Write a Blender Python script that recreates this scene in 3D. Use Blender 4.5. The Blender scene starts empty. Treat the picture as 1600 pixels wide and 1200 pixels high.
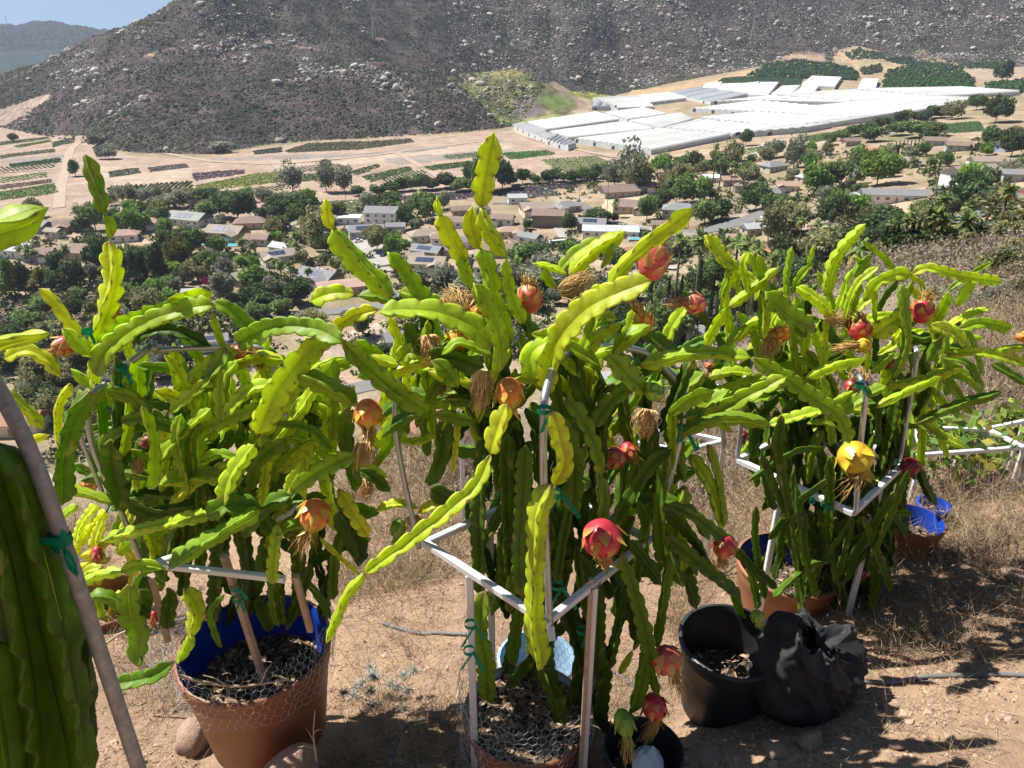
import bpy, math, random
import numpy as np
from mathutils import Vector, Matrix
S = bpy.context.scene
R = math.radians
FPX = 1155.0                                   # focal length in pixels of the 1600 px wide photograph
PITCH = R(25.0)
CP, SP = math.cos(PITCH), math.sin(PITCH)
# ---------------- camera
cam = bpy.data.objects.new('camera', bpy.data.cameras.new('camera'))
S.collection.objects.link(cam)
cam.data.sensor_width = 36.0
cam.data.lens = FPX / 1600 * 36
cam.data.clip_start = 0.05
cam.data.clip_end = 20000
cam.location = (0, 0, 0)
cam.rotation_euler = (R(90) - PITCH, 0, 0)
S.camera = cam
# ---------------- sky and sun
SUN_AZ, SUN_EL = R(-64), R(54)                 # azimuth clockwise from +Y
world = bpy.data.worlds.new('World'); S.world = world; world.use_nodes = True
wn = world.node_tree
bg = wn.nodes['Background']
sky = wn.nodes.new('ShaderNodeTexSky'); sky.sky_type = 'NISHITA'; sky.sun_disc = False
sky.sun_elevation = SUN_EL; sky.sun_rotation = SUN_AZ; sky.air_density = 1.0; sky.dust_density = 0.1; sky.ozone_density = 2.0
tcw = wn.nodes.new('ShaderNodeTexCoord'); vm = wn.nodes.new('ShaderNodeVectorMath'); vm.operation = 'ADD'; vm.inputs[1].default_value = (0, 0, 0.17)
vnrm = wn.nodes.new('ShaderNodeVectorMath'); vnrm.operation = 'NORMALIZE'
wn.links.new(tcw.outputs['Generated'], vm.inputs[0]); wn.links.new(vm.outputs[0], vnrm.inputs[0]); wn.links.new(vnrm.outputs[0], sky.inputs['Vector'])
wn.links.new(sky.outputs[0], bg.inputs[0]); bg.inputs[1].default_value = 0.052
sun = bpy.data.objects.new('sun', bpy.data.lights.new('sun', 'SUN'))
S.collection.objects.link(sun)
sun.data.energy = 5.0; sun.data.angle = R(0.53); sun.data.color = (1.0, 0.955, 0.88)
sd = Vector((math.sin(SUN_AZ) * math.cos(SUN_EL), math.cos(SUN_AZ) * math.cos(SUN_EL), math.sin(SUN_EL)))
sun.rotation_euler = sd.to_track_quat('Z', 'Y').to_euler()
S.view_settings.view_transform = 'Standard'; S.view_settings.look = 'None'
S.view_settings.exposure = 0.92; S.view_settings.gamma = 1
S.render.engine = 'CYCLES'
S.cycles.max_bounces = 8; S.cycles.transmission_bounces = 5; S.cycles.transparent_max_bounces = 6
S.cycles.volume_bounces = 0; S.cycles.use_denoising = True
S.cycles.volume_step_rate = 5
rng = np.random.default_rng(7)
random.seed(7)
# ================= helpers
def link(name, me, mat=None, parent=None):
    o = bpy.data.objects.new(name, me); S.collection.objects.link(o)
    if mat is not None:
        for m in (mat if isinstance(mat, (list, tuple)) else [mat]): me.materials.append(m)
    if parent is not None: o.parent = parent
    return o
def tag(o, label=None, cat=None, group=None, kind=None):
    if label: o['label'] = label
    if cat: o['category'] = cat
    if group: o['group'] = group
    if kind: o['kind'] = kind
    return o
def empty(name, loc, rz=0.0):
    o = bpy.data.objects.new(name, None); S.collection.objects.link(o)
    o.location = loc; o.rotation_euler = (0, 0, rz); o.empty_display_size = 0.1
    return o
def npmesh(name, V, F, col=None, smooth=True, mi=None):
    """V (n,3); F (m,k) array or list of such arrays"""
    Fs = F if isinstance(F, list) else [F]
    me = bpy.data.meshes.new(name)
    V = np.asarray(V, dtype=np.float32)
    me.vertices.add(len(V)); me.vertices.foreach_set('co', V.ravel())
    nl = sum(f.size for f in Fs); npol = sum(len(f) for f in Fs)
    me.loops.add(nl); me.polygons.add(npol)
    me.loops.foreach_set('vertex_index', np.concatenate([f.ravel() for f in Fs]).astype(np.int32))
    tot = np.concatenate([np.full(len(f), f.shape[1]) for f in Fs]).astype(np.int32)
    st = np.concatenate([[0], np.cumsum(tot)[:-1]]).astype(np.int32)
    me.polygons.foreach_set('loop_start', st); me.polygons.foreach_set('loop_total', tot)
    me.polygons.foreach_set('use_smooth', np.full(npol, smooth, dtype=bool))
    if mi is not None: me.polygons.foreach_set('material_index', np.asarray(mi, dtype=np.int32))
    if col is not None:
        c = np.ones((len(V), 4), dtype=np.float32); c[:, :3] = col
        at = me.color_attributes.new('Col', 'FLOAT_COLOR', 'POINT'); at.data.foreach_set('color', c.ravel())
    me.update(); me.validate()
    return me
class MB:
    """collects pieces into one mesh"""
    def __init__(s): s.V = []; s.F = {}; s.C = []; s.n = 0
    def add(s, V, F, c=None):
        V = np.asarray(V, dtype=float).reshape(-1, 3)
        for f in (F if isinstance(F, list) else [F]):
            f = np.atleast_2d(np.asarray(f, dtype=int)); s.F.setdefault(f.shape[1], []).append(f + s.n)
        s.V.append(V); s.n += len(V)
        s.C.append(np.ones((len(V), 3)) * (np.array(c) if c is not None else np.array([1, 1, 1.])))
        return s
    def box(s, lo, hi, c=None, M=None):
        x0, y0, z0 = lo; x1, y1, z1 = hi
        V = np.array([(x0,y0,z0),(x1,y0,z0),(x1,y1,z0),(x0,y1,z0),(x0,y0,z1),(x1,y0,z1),(x1,y1,z1),(x0,y1,z1)], float)
        if M is not None: V = V @ np.array(M[0]).T + np.array(M[1])
        return s.add(V, np.array([(0,3,2,1),(4,5,6,7),(0,1,5,4),(1,2,6,5),(2,3,7,6),(3,0,4,7)]), c)
    def tube(s, P, r, n=8, c=None, cap=True, flat=1.0):
        P = np.asarray(P, float); k = len(P); r = np.ones(k) * np.asarray(r, float)
        T = np.gradient(P, axis=0); T /= np.linalg.norm(T, axis=1)[:, None] + 1e-12
        A = np.cross(T, [0, 0, 1.0]); bad = np.linalg.norm(A, axis=1) < .15
        A[bad] = np.cross(T[bad], [1.0, 0, 0]) if bad.any() else A[bad]
        if bad.any() and not bad.all():
            A = np.cross(T, [0.31, 0.87, 0.38])
        A /= np.linalg.norm(A, axis=1)[:, None] + 1e-12
        B = np.cross(T, A)
        th = np.arange(n) * 2 * np.pi / n + (np.pi/4 if n == 4 else 0)
        V = (P[:, None] + r[:, None, None] * (np.cos(th)[None, :, None] * A[:, None] + flat*np.sin(th)[None, :, None] * B[:, None])).reshape(-1, 3)
        i = np.arange(k - 1)[:, None] * n; j = np.arange(n)[None, :]; j2 = (j + 1) % n
        Q = np.stack([i + j, i + j2, i + n + j2, i + n + j], -1).reshape(-1, 4)
        F = [Q]
        if cap:
            F.append(np.array([list(range(n))[::-1]])); F.append(np.array([[(k-1)*n + q for q in range(n)]]))
        return s.add(V, F, c)
    def lathe(s, prof, n=40, c=None, jit=0.0, org=(0, 0, 0), closed=False):
        prof = np.asarray(prof, float); k = len(prof); th = np.arange(n) * 2*np.pi/n
        V = np.stack([prof[:, 0:1]*np.cos(th), prof[:, 0:1]*np.sin(th), prof[:, 1:2]*np.ones(n)], -1).reshape(-1, 3) + np.array(org)
        i = np.arange(k-1)[:, None]*n; j = np.arange(n)[None, :]; j2 = (j+1) % n
        return s.add(V, np.stack([i+j, i+j2, i+n+j2, i+n+j], -1).reshape(-1, 4), c)
    def mesh(s, name, smooth=False, col=False):
        V = np.concatenate(s.V); F = [np.concatenate(v) for v in s.F.values()]
        return npmesh(name, V, F, np.concatenate(s.C) if col else None, smooth)
    def build(s, name, mat, parent=None, smooth=False, col=False):
        return link(name, s.mesh(name, smooth, col), mat, parent)
def smooth_path(P, n):
    """Catmull-Rom through P, n samples evenly spaced"""
    P = np.asarray(P, float)
    if len(P) == 2: Q = P[0] + (P[1]-P[0]) * np.linspace(0, 1, 40)[:, None]
    else:
        E = np.vstack([2*P[0]-P[1], P, 2*P[-1]-P[-2]]); out = []
        for i in range(1, len(E)-2):
            t = np.linspace(0, 1, 24, endpoint=False)[:, None]
            a, b, c, d = E[i-1], E[i], E[i+1], E[i+2]
            out.append(.5*((2*b) + (c-a)*t + (2*a-5*b+4*c-d)*t**2 + (3*b-a-3*c+d)*t**3))
        Q = np.vstack(out + [P[-1:]])
    L = np.concatenate([[0], np.cumsum(np.linalg.norm(np.diff(Q, axis=0), axis=1))])
    s = np.linspace(0, L[-1], n)
    return np.stack([np.interp(s, L, Q[:, k]) for k in range(P.shape[1])], 1), L[-1]
def _h(xi, yi, seed):
    h = (xi*374761393 + yi*668265263 + seed*1442695041) & 0xffffffff
    h = ((h ^ (h >> 13)) * 1274126177) & 0xffffffff
    h = ((h ^ (h >> 16)) * 2246822519) & 0xffffffff
    return ((h ^ (h >> 15)) & 0xffffff) / float(0xffffff)
def vn(x, y, seed=0):
    x = np.asarray(x, float); y = np.asarray(y, float)
    xi = np.floor(x).astype(np.int64); yi = np.floor(y).astype(np.int64); fx = x-xi; fy = y-yi
    fx = fx*fx*(3-2*fx); fy = fy*fy*(3-2*fy)
    a = _h(xi, yi, seed); b = _h(xi+1, yi, seed); c = _h(xi, yi+1, seed); d = _h(xi+1, yi+1, seed)
    return (a*(1-fx)+b*fx)*(1-fy) + (c*(1-fx)+d*fx)*fy
def fbm(x, y, seed=0, o=4):
    s = 0; a = .5; t = 0
    for k in range(o):
        s = s + a*(vn(x*2**k + 17.3*k, y*2**k - 9.1*k, seed+k) - .5)*2; t += a; a *= .5
    return s/t
# pixel geometry (1600 x 1200 photograph)
def dirp(px, py):
    u = (np.asarray(px, float)-800)/FPX; v = (600-np.asarray(py, float))/FPX
    return u, CP + v*SP, -SP + v*CP
def PY(px, py, Y):
    """world point seen at a pixel, at forward distance Y"""
    dx, dy, dz = dirp(px, py); k = Y/dy
    return np.stack([dx*k, dy*k, dz*k], -1)
def proj(X, Y, Z):
    d = Y*CP - Z*SP; v = (Y*SP + Z*CP)/d
    return 800 + FPX*X/d, 600 - FPX*v
def depth(p): return p[..., 1]*CP - p[..., 2]*SP
def inpoly(px, py, poly):
    poly = np.asarray(poly, float); r = np.zeros(px.shape, bool); n = len(poly)
    for i in range(n):
        x1, y1 = poly[i]; x2, y2 = poly[(i+1) % n]
        if y1 == y2: continue
        c = ((y1 > py) != (y2 > py)) & (px < (x2-x1)*(py-y1)/(y2-y1) + x1)
        r ^= c
    return r
# ================= materials
def mat(name, base=None, rough=.7, attr=False, noise=None, bump=None, metal=0.0, transl=0.0, tcol=None, spec=.3, rnd=0.0, bumpdist=.01, coords='Object', scar=None):
    m = bpy.data.materials.new(name); m.use_nodes = True; nt = m.node_tree; N = nt.nodes; L = nt.links
    b = N['Principled BSDF']; b.inputs['Roughness'].default_value = rough; b.inputs['Metallic'].default_value = metal
    b.inputs['Specular IOR Level'].default_value = spec
    tc = N.new('ShaderNodeTexCoord'); co = tc.outputs[coords]
    if attr:
        a = N.new('ShaderNodeAttribute'); a.attribute_name = 'Col'; c = a.outputs['Color']
    else:
        a = N.new('ShaderNodeRGB'); a.outputs[0].default_value = (*base, 1); c = a.outputs[0]
    for k, (sc, amt, dt) in enumerate(noise or []):
        t = N.new('ShaderNodeTexNoise'); t.inputs['Scale'].default_value = sc; t.inputs['Detail'].default_value = dt
        L.new(co, t.inputs['Vector'])
        mr = N.new('ShaderNodeMapRange'); mr.inputs['From Min'].default_value = .25; mr.inputs['From Max'].default_value = .75
        mr.inputs['To Min'].default_value = 1-amt; mr.inputs['To Max'].default_value = 1+amt
        L.new(t.outputs['Fac'], mr.inputs['Value'])
        mx = N.new('ShaderNodeVectorMath'); mx.operation = 'SCALE'; L.new(c, mx.inputs[0]); L.new(mr.outputs[0], mx.inputs['Scale']); c = mx.outputs[0]
    if rnd:
        oi = N.new('ShaderNodeObjectInfo'); hs = N.new('ShaderNodeHueSaturation')
        m1 = N.new('ShaderNodeMapRange'); m1.inputs['To Min'].default_value = .5-.03*rnd; m1.inputs['To Max'].default_value = .5+.025*rnd
        m2 = N.new('ShaderNodeMapRange'); m2.inputs['To Min'].default_value = 1-.5*rnd; m2.inputs['To Max'].default_value = 1+.5*rnd
        L.new(oi.outputs['Random'], m1.inputs['Value']); L.new(m1.outputs[0], hs.inputs['Hue'])
        fr = N.new('ShaderNodeMath'); fr.operation = 'MULTIPLY'; fr.inputs[1].default_value = 7.31; L.new(oi.outputs['Random'], fr.inputs[0])
        f2 = N.new('ShaderNodeMath'); f2.operation = 'FRACT'; L.new(fr.outputs[0], f2.inputs[0]); L.new(f2.outputs[0], m2.inputs['Value'])
        L.new(m2.outputs[0], hs.inputs['Value']); L.new(c, hs.inputs['Color']); c = hs.outputs[0]
    for (sc_, lo_, hi_, cc_) in (scar or []):
        t = N.new('ShaderNodeTexNoise'); t.inputs['Scale'].default_value = sc_; t.inputs['Detail'].default_value = 5; t.inputs['Roughness'].default_value = .62; L.new(co, t.inputs['Vector'])
        mr = N.new('ShaderNodeMapRange'); mr.inputs['From Min'].default_value = lo_; mr.inputs['From Max'].default_value = hi_; L.new(t.outputs['Fac'], mr.inputs['Value'])
        mx = N.new('ShaderNodeMix'); mx.data_type = 'RGBA'; mx.inputs['B'].default_value = (*cc_, 1); L.new(mr.outputs[0], mx.inputs['Factor']); L.new(c, mx.inputs['A']); c = mx.outputs['Result']
    L.new(c, b.inputs['Base Color'])
    if bump:
        h = None
        for sc, st in bump:
            t = N.new('ShaderNodeTexNoise'); t.inputs['Scale'].default_value = sc; t.inputs['Detail'].default_value = 6; L.new(co, t.inputs['Vector'])
            bp = N.new('ShaderNodeBump'); bp.inputs['Strength'].default_value = st; bp.inputs['Distance'].default_value = bumpdist
            L.new(t.outputs['Fac'], bp.inputs['Height'])
            if h is not None: L.new(h, bp.inputs['Normal'])
            h = bp.outputs[0]
        L.new(h, b.inputs['Normal'])
    if transl:
        tr = N.new('ShaderNodeBsdfTranslucent'); ms = N.new('ShaderNodeMixShader'); ms.inputs[0].default_value = transl
        if tcol is None: L.new(c, tr.inputs[0])
        else:
            mm = N.new('ShaderNodeVectorMath'); mm.operation = 'MULTIPLY'; mm.inputs[1].default_value = tcol; L.new(c, mm.inputs[0]); L.new(mm.outputs[0], tr.inputs[0])
        L.new(b.outputs[0], ms.inputs[1]); L.new(tr.outputs[0], ms.inputs[2]); L.new(ms.outputs[0], N['Material Output'].inputs[0])
    return m
# ================= terrain: every curve is (photo px, photo py, distance) along one line of the land
def curve(lst, w=4):
    L = np.array([l[:3] for l in lst], float); dx, dy, dz = dirp(L[:, 0], L[:, 1])
    a = dx/dy; z = L[:, 2]*dz/dy; o = np.argsort(a)
    ag = np.linspace(-2.6, 2.6, 1300); r = []
    for q in (L[o, 2], z[o]):
        g = np.interp(ag, a[o], q); k = np.hanning(2*w+3)[1:-1]; k /= k.sum()
        r.append(np.convolve(np.pad(g, w, 'edge'), k, 'valid'))
    return ag, r[0], r[1]
EDGE = [(-300,930,4.2),(100,850,5),(300,800,6),(640,715,7.5),(750,655,9),(960,640,11),(1100,600,18),(1200,530,30),(1300,455,50),(1400,400,75),(1500,388,85),(1600,368,100),(1900,330,125)]
VV = {-300:100,100:100,300:99,640:98,750:96,960:92,1100:86,1200:80,1300:74,1400:68,1500:62,1600:58,1900:50}
BASE = [(-300,190,1000),(0,200,970),(60,212,900),(200,240,725),(330,243,725),(450,223,800),(600,216,830),(700,209,850),(780,202,900),(830,192,1000),(900,170,1150),(960,150,1250),(1100,120,1350),(1200,102,1400),(1300,95,1450),(1450,100,1450),(1600,105,1400),(1900,105,1400)]
SPUR = [(-300,150,1100),(0,160,1050),(200,150,880),(450,120,950),(600,92,1000),(675,112,990),(720,142,960),(780,200,925),(830,190,1050),(900,166,1190),(960,145,1290),(1100,112,1400),(1300,88,1500),(1600,95,1450),(1900,95,1450)]
DIP = [(-300,130,1180),(0,140,1130),(200,100,1000),(450,85,1090),(560,75,1120),(600,97,1130),(675,125,1140),(720,152,1140),(780,190,1140),(830,176,1160),(900,155,1230),(960,135,1340),(1100,103,1450),(1300,80,1540),(1600,85,1500),(1900,85,1500)]
RIDGE = [(-300,150,1350),(0,118,1250),(50,103,1230),(100,82,1200),(145,64,1190),(190,45,1180),(225,25,1190),(260,0,1200),(330,-50,1230),(450,-80,1400),(600,-70,1600),(800,-70,1800),(1000,-90,1900),(1300,-110,1900),(1900,-110,1900)]
FAR = [(-300,44,4000),(0,37,4000),(30,40,4000),(60,39,4000),(100,37,4000),(150,44,4000),(185,50,4000),(260,60,4000),(900,90,4000),(1900,90,4000)]
cE = curve(EDGE, 34); cB, cS, cD, cR, cF = map(curve, (BASE, SPUR, DIP, RIDGE, FAR))
_va = dirp(np.array(list(VV)), 500.0); _va = _va[0]/_va[1]; _vv = np.array(list(VV.values()), float)
_vv = np.interp(cE[0], _va, _vv); _va = cE[0]; _vv = np.convolve(np.pad(_vv, 20, 'edge'), np.ones(41)/41, 'valid')
def columns(a):
    I = lambda c, k: np.interp(a, c[0], c[k])
    yE, zE = I(cE, 1), I(cE, 2); V = np.interp(a, _va, _vv)
    T = -zE/yE
    y4 = V/T*1.03; ym = np.sqrt(yE*y4); zm = -ym*(T+.05)
    yB, zB = I(cB, 1), I(cB, 2)
    y5 = np.minimum(700, .86*yB)
    ys = [0*a, yE, ym, y4, y5, yB, I(cS,1), I(cD,1), I(cR,1), I(cR,1)+450, 2600+0*a, I(cF,1), 5200+0*a]
    zs = [0*a-1.7, zE, zm, -V, -V+2, zB, I(cS,2), I(cD,2), I(cR,2), I(cR,2)-110, -150+0*a, I(cF,2), -150+0*a]
    return np.array(ys), np.array(zs)
HILL = PY(803, 188, 1085.0); HILLTOP = PY(803, 108, 1085.0)[2]
def zbase(x, y):
    y = np.maximum(y, 1e-4); a = np.clip(x/y, -2.5, 2.5)
    ys, zs = columns(a); z = np.array(zs[0])
    for k in range(len(ys)-1):
        t = np.clip((y-ys[k])/np.maximum(ys[k+1]-ys[k], 1e-3), 0, 1)
        if 3 <= k <= 8: t = t*.6 + .4*t*t*(3-2*t)
        z = z + t*(zs[k+1]-zs[k])
    return z, ys
def sst(x): x = np.clip(x, 0, 1); return x*x*(3-2*x)
def ground(x, y, detail=True):
    x = np.asarray(x, float); y = np.asarray(y, float); sh = np.broadcast(x, y).shape
    x = np.broadcast_to(x, sh).astype(float); y = np.broadcast_to(y, sh).astype(float)
    z, ys = zbase(x, np.abs(y))
    z = np.where(y < 0, -1.7 - .36*y, z)
    yB = ys[5]
    r = np.hypot((x-HILL[0])/95, (y-HILL[1])/80); hb = np.exp(-r**2.4*1.1)
    z = np.where(hb > .02, np.maximum(z, z*(1-hb) + hb*(HILLTOP + 2.5*fbm(x/14, y/14, 5))), z)
    m = sst((y-yB)/180)
    z = z + m*((26*np.abs(fbm(x/150, y/420, 1, 3))-8)*sst((y-yB)/350)*sst((x+560)/120) + 7*fbm(x/45, y/60, 2, 3) + 2.2*fbm(x/13, y/13, 3, 3))
    z = z + sst((y-2700)/700)*(26*fbm(x/210, y/300, 77, 5) + 7*fbm(x/30, y/60, 78, 2))
    vmask = sst((y-ys[3])/60)*(1-m)
    z = z + vmask*.5*fbm(x/25, y/25, 4, 2)
    hm = (1-sst((y-ys[3])/60))
    g = np.clip(y-6, 0, 60)/60
    z = z + hm*g*(2.2*fbm(x/14, y/14, 6, 3))
    if detail:
        z = z + hm*(.045*fbm(x/.6, y/.6, 8, 4) + .014*fbm(x/.11, y/.11, 9, 3))*np.exp(-np.abs(y)/60)
    return z
def hit(px, py, y0=120.0, y1=5000.0):
    """point of the land seen at a pixel beyond y0"""
    dx, dy, dz = dirp(float(px), float(py)); ys = np.geomspace(y0, y1, 700)
    f = ys*dz/dy - ground(ys*dx/dy, ys, False)
    k = np.nonzero(f <= 0)[0]; k = int(k[0]) if len(k) else len(ys)-1
    if k > 0:
        t = f[k-1]/(f[k-1]-f[k] + 1e-9); y = ys[k-1] + t*(ys[k]-ys[k-1])
    else: y = ys[0]
    x = y*dx/dy
    return np.array([x, y, float(ground(np.array([x]), np.array([y]), False)[0])])
aa = np.concatenate([np.linspace(-2.2, -1.1, 40, endpoint=False), np.linspace(-1.1, 1.1, 820), np.linspace(1.1, 2.2, 41)[1:]])
yy = np.concatenate([np.geomspace(.12, 8, 330, endpoint=False), np.geomspace(8, 200, 170, endpoint=False), np.geomspace(200, 700, 130, endpoint=False),
                     np.linspace(700, 1950, 330, endpoint=False), np.linspace(1950, 4600, 90), [4900, 5200]])
A, Yg = np.meshgrid(aa, yy); Xg = A*Yg
Zg = ground(Xg, Yg)
PXg, PYg = proj(Xg, Yg, Zg)
_, ysg = zbase(Xg, Yg); yEg, y4g, yBg = ysg[1], ysg[3], ysg[5]
n1 = fbm(Xg/60, Yg/60, 21, 4); n2 = fbm(Xg/12, Yg/12, 22, 3); n3 = fbm(Xg/250, Yg/250, 23, 2)
C = np.zeros(Xg.shape + (3,))
def mixc(a, b, t): t = np.clip(t, 0, 1)[..., None]; return np.array(a)*(1-t) + np.array(b)*t
# near ground and hillside soil
near = mixc((.325,.215,.14), (.245,.165,.11), .5+.9*fbm(Xg/.8, Yg/.8, 31, 4))
slope = mixc((.27,.215,.155), (.20,.165,.115), .5+.9*fbm(Xg/2.5, Yg/2.5, 33, 4))
C[:] = near; t = sst((Yg-4.2)/3.5)[..., None]; C = C*(1-t)+slope*t
# valley floor
val = mixc(mixc((.36,.27,.19), (.25,.20,.13), .5+1.2*n2), (.17,.16,.09), .15+.8*n1)
C = np.where((Yg > y4g*.8)[..., None], val, C)
# mountain brush
mt = mixc(mixc((.075,.055,.053), (.038,.042,.034), .5+1.6*n1), (.12,.092,.08), .3+.9*n2)
C = np.where((Yg > yBg+4)[..., None], mt, C)
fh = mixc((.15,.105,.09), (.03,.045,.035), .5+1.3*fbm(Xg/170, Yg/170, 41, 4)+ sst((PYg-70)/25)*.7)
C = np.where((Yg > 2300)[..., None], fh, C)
def paint(poly, col, amt=.18, m0=None, soft=1.0):
    global C
    jx = PXg + 3*fbm(Xg/18, Yg/18, 51, 2); jy = PYg + 1.3*fbm(Xg/18, Yg/18, 52, 2)
    m = inpoly(jx, jy, poly) & (Yg > 150) & (Yg < 2300)
    if m0 is not None: m &= m0
    C[m] = np.array(col)*(1 + amt*n2[m][:, None]*1.5)
front = Yg < ysg[6]+20
SAND = (.33,.245,.19)
paint([(-200,196),(0,198),(60,212),(130,212),(200,243),(330,248),(450,226),(600,218),(780,205),(800,202),(880,232),(1020,245),(1060,262),(960,268),(860,290),(740,292),(560,330),(300,345),(0,330),(-200,330)], SAND, .14, front)
paint([(-100,175),(0,172),(30,160),(75,146),(82,150),(50,172),(10,196),(-100,205)], (.33,.25,.2), .2)
for pl in ([(225,268),(300,262),(300,280),(180,292),(170,275)], [(420,250),(620,238),(800,222),(800,235),(620,252),(430,266)], [(150,262),(190,258),(180,282),(150,285)]): paint(pl, (.38,.30,.23), .1, front)
for pl in ([(0,250),(110,240),(112,246),(0,258)], [(330,246),(400,243),(560,240),(700,226),(700,233),(560,246),(400,250),(330,252)], [(600,248),(640,244),(800,232),(800,240),(620,258)]): paint(pl, (.25,.215,.19), .1, front)
# terraced hill
paint([(697,120),(740,112),(800,108),(830,118),(870,140),(905,165),(895,178),(800,195),(770,178),(740,150)], (.17,.16,.08), .8)
for pl, c in (([(697,121),(735,113),(770,113),(735,118),(718,132)], (.26,.25,.10)), ([(715,128),(722,118),(735,115),(726,132)], (.42,.30,.2)),
              ([(718,135),(735,140),(760,160),(745,160),(725,145)], (.24,.22,.07)), ([(725,145),(745,150),(780,180),(775,185)], (.20,.26,.09)),
              ([(845,152),(870,150),(900,162),(862,174),(850,165)], (.16,.21,.06)), ([(800,158),(830,152),(852,175),(825,184),(800,186)], (.16,.13,.12)),
              ([(768,180),(800,190),(780,198)], (.2,.26,.08)), ([(765,112),(800,108),(830,118),(800,120),(770,118)], (.24,.22,.05)),
              ([(885,142),(915,142),(965,153),(925,158),(900,150)], (.25,.25,.07)), ([(893,150),(920,155),(925,172),(900,190),(860,195),(880,182),(905,168)], (.34,.27,.19)),
              ([(820,186),(870,178),(895,180),(870,195),(820,196)], (.24,.24,.10))): paint(pl, c, .35)
# banks and pads at the foot of the right mountain
for pl, c in (([(978,152),(985,142),(1040,136),(1100,128),(1170,110),(1185,118),(1130,135),(1085,140),(1030,150),(1000,156)], (.38,.26,.15)),
              ([(1200,98),(1240,82),(1290,85),(1290,98),(1230,100)], (.33,.24,.17)),
              ([(1302,92),(1312,78),(1335,71),(1370,78),(1390,92),(1425,100),(1420,112),(1340,112),(1330,96),(1310,96)], (.42,.30,.19)),
              ([(1335,97),(1385,94),(1400,104),(1345,112)], (.30,.26,.15)),
              ([(1425,92),(1430,75),(1440,76),(1470,92),(1500,98),(1490,108),(1460,100)], (.36,.25,.18)),
              ([(1500,106),(1560,106),(1600,108),(1600,125),(1500,125)], (.33,.26,.19)),
              ([(980,235),(1010,243),(1180,225),(1400,190),(1420,200),(1200,240),(1050,262)], (.36,.28,.2)),
              ([(1230,150),(1260,140),(1330,140),(1330,150)], (.30,.26,.14)),
              ([(230,83),(245,80),(240,87),(222,88)], (.36,.25,.17)), ([(225,84),(260,76),(320,70),(340,72),(330,74),(262,80)], (.15,.10,.085)),
              ([(412,62),(430,65),(428,69),(414,68)], (.40,.28,.2)), ([(430,66),(520,80),(522,82),(430,69)], (.2,.15,.12)),
              ([(582,60),(600,58),(606,63),(584,65)], (.38,.26,.19)), ([(1290,83),(1180,78),(1090,80),(1090,82),(1200,83),(1290,87)], (.2,.15,.125))): paint(pl, c, .2)
# lots, yards and bare ground between the houses
for pl, c in (([(420,375),(470,360),(475,395),(430,400)], (.37,.27,.19)), ([(100,440),(280,420),(290,450),(140,470)], (.26,.20,.14)),
              ([(10,470),(60,465),(65,485),(10,490)], (.33,.25,.18)), ([(160,400),(290,430),(270,450),(180,450)], (.31,.23,.17)),
              ([(370,455),(420,450),(440,500),(380,510)], (.34,.26,.19)), ([(540,350),(600,360),(600,425),(560,420)], (.36,.33,.3)),
              ([(950,300),(1010,310),(1060,330),(1000,345),(940,330)], (.40,.32,.22)), ([(900,370),(940,372),(930,400),(890,400)], (.35,.26,.18)),
              ([(1340,300),(1440,320),(1600,330),(1600,350),(1480,355),(1350,335)], (.38,.26,.17)), ([(1480,205),(1600,205),(1600,215),(1480,215)], (.33,.25,.18)),
              ([(1130,325),(1200,315),(1210,340),(1130,360)], (.33,.27,.21)), ([(1570,285),(1600,280),(1600,300),(1560,305)], (.40,.28,.19)),
              ([(1060,355),(1130,345),(1160,350),(1090,372)], (.20,.13,.1)), ([(480,540),(600,500),(610,540),(540,570)], (.36,.28,.22)),
              ([(200,600),(340,560),(360,620),(240,650)], (.30,.23,.18)), ([(150,620),(80,640),(90,660),(160,650)], (.26,.18,.13)),
              ([(1410,185),(1480,180),(1480,190),(1400,196)], (.4,.3,.22)), ([(470,430),(500,430),(500,450),(440,452)], (.1,.2,.04)),
              ([(430,375),(455,370),(455,385),(435,388)], (.16,.17,.08)), ([(620,455),(700,440),(700,455),(600,475)], (.25,.24,.23))): paint(pl, c, .22)
idx = np.arange(Xg.size).reshape(Xg.shape)
Q = np.stack([idx[:-1, :-1], idx[:-1, 1:], idx[1:, 1:], idx[1:, :-1]], -1)
fy = Yg[:-1, :-1]; fB = yBg[:-1, :-1]; f4 = y4g[:-1, :-1]
V = np.stack([Xg, Yg, Zg], -1).reshape(-1, 3); CC = C.reshape(-1, 3)
m_ground = mat('soil', attr=True, rough=.95, noise=[(90, .16, 3), (14, .16, 4), (2.2, .14, 4)], bump=[(60, .5), (9, .5)], bumpdist=.02, spec=.1)
m_valley = mat('valley_soil', attr=True, rough=1, noise=[(.6, .25, 5), (.12, .2, 4)], bump=[(.8, .4)], bumpdist=.5, spec=.05)
m_mount = mat('chaparral', attr=True, rough=1, noise=[(.5, .5, 5), (.09, .3, 4), (.012, .2, 3)], bump=[(.35, 1.0)], bumpdist=2.5, spec=.05)
def part_of_land(name, mask, m):
    f = Q[mask]; u, inv = np.unique(f, return_inverse=True)
    o = link(name, npmesh(name, V[u], inv.reshape(f.shape), CC[u]), m); o['kind'] = 'structure'; return o
part_of_land('ground', fy < f4*.8, m_ground)
part_of_land('valley_ground', (fy >= f4*.8) & (fy < fB), m_valley)
part_of_land('mountain', (fy >= fB) & (fy < 2300), m_mount)
part_of_land('far_hills', fy >= 2300, m_mount)
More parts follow.
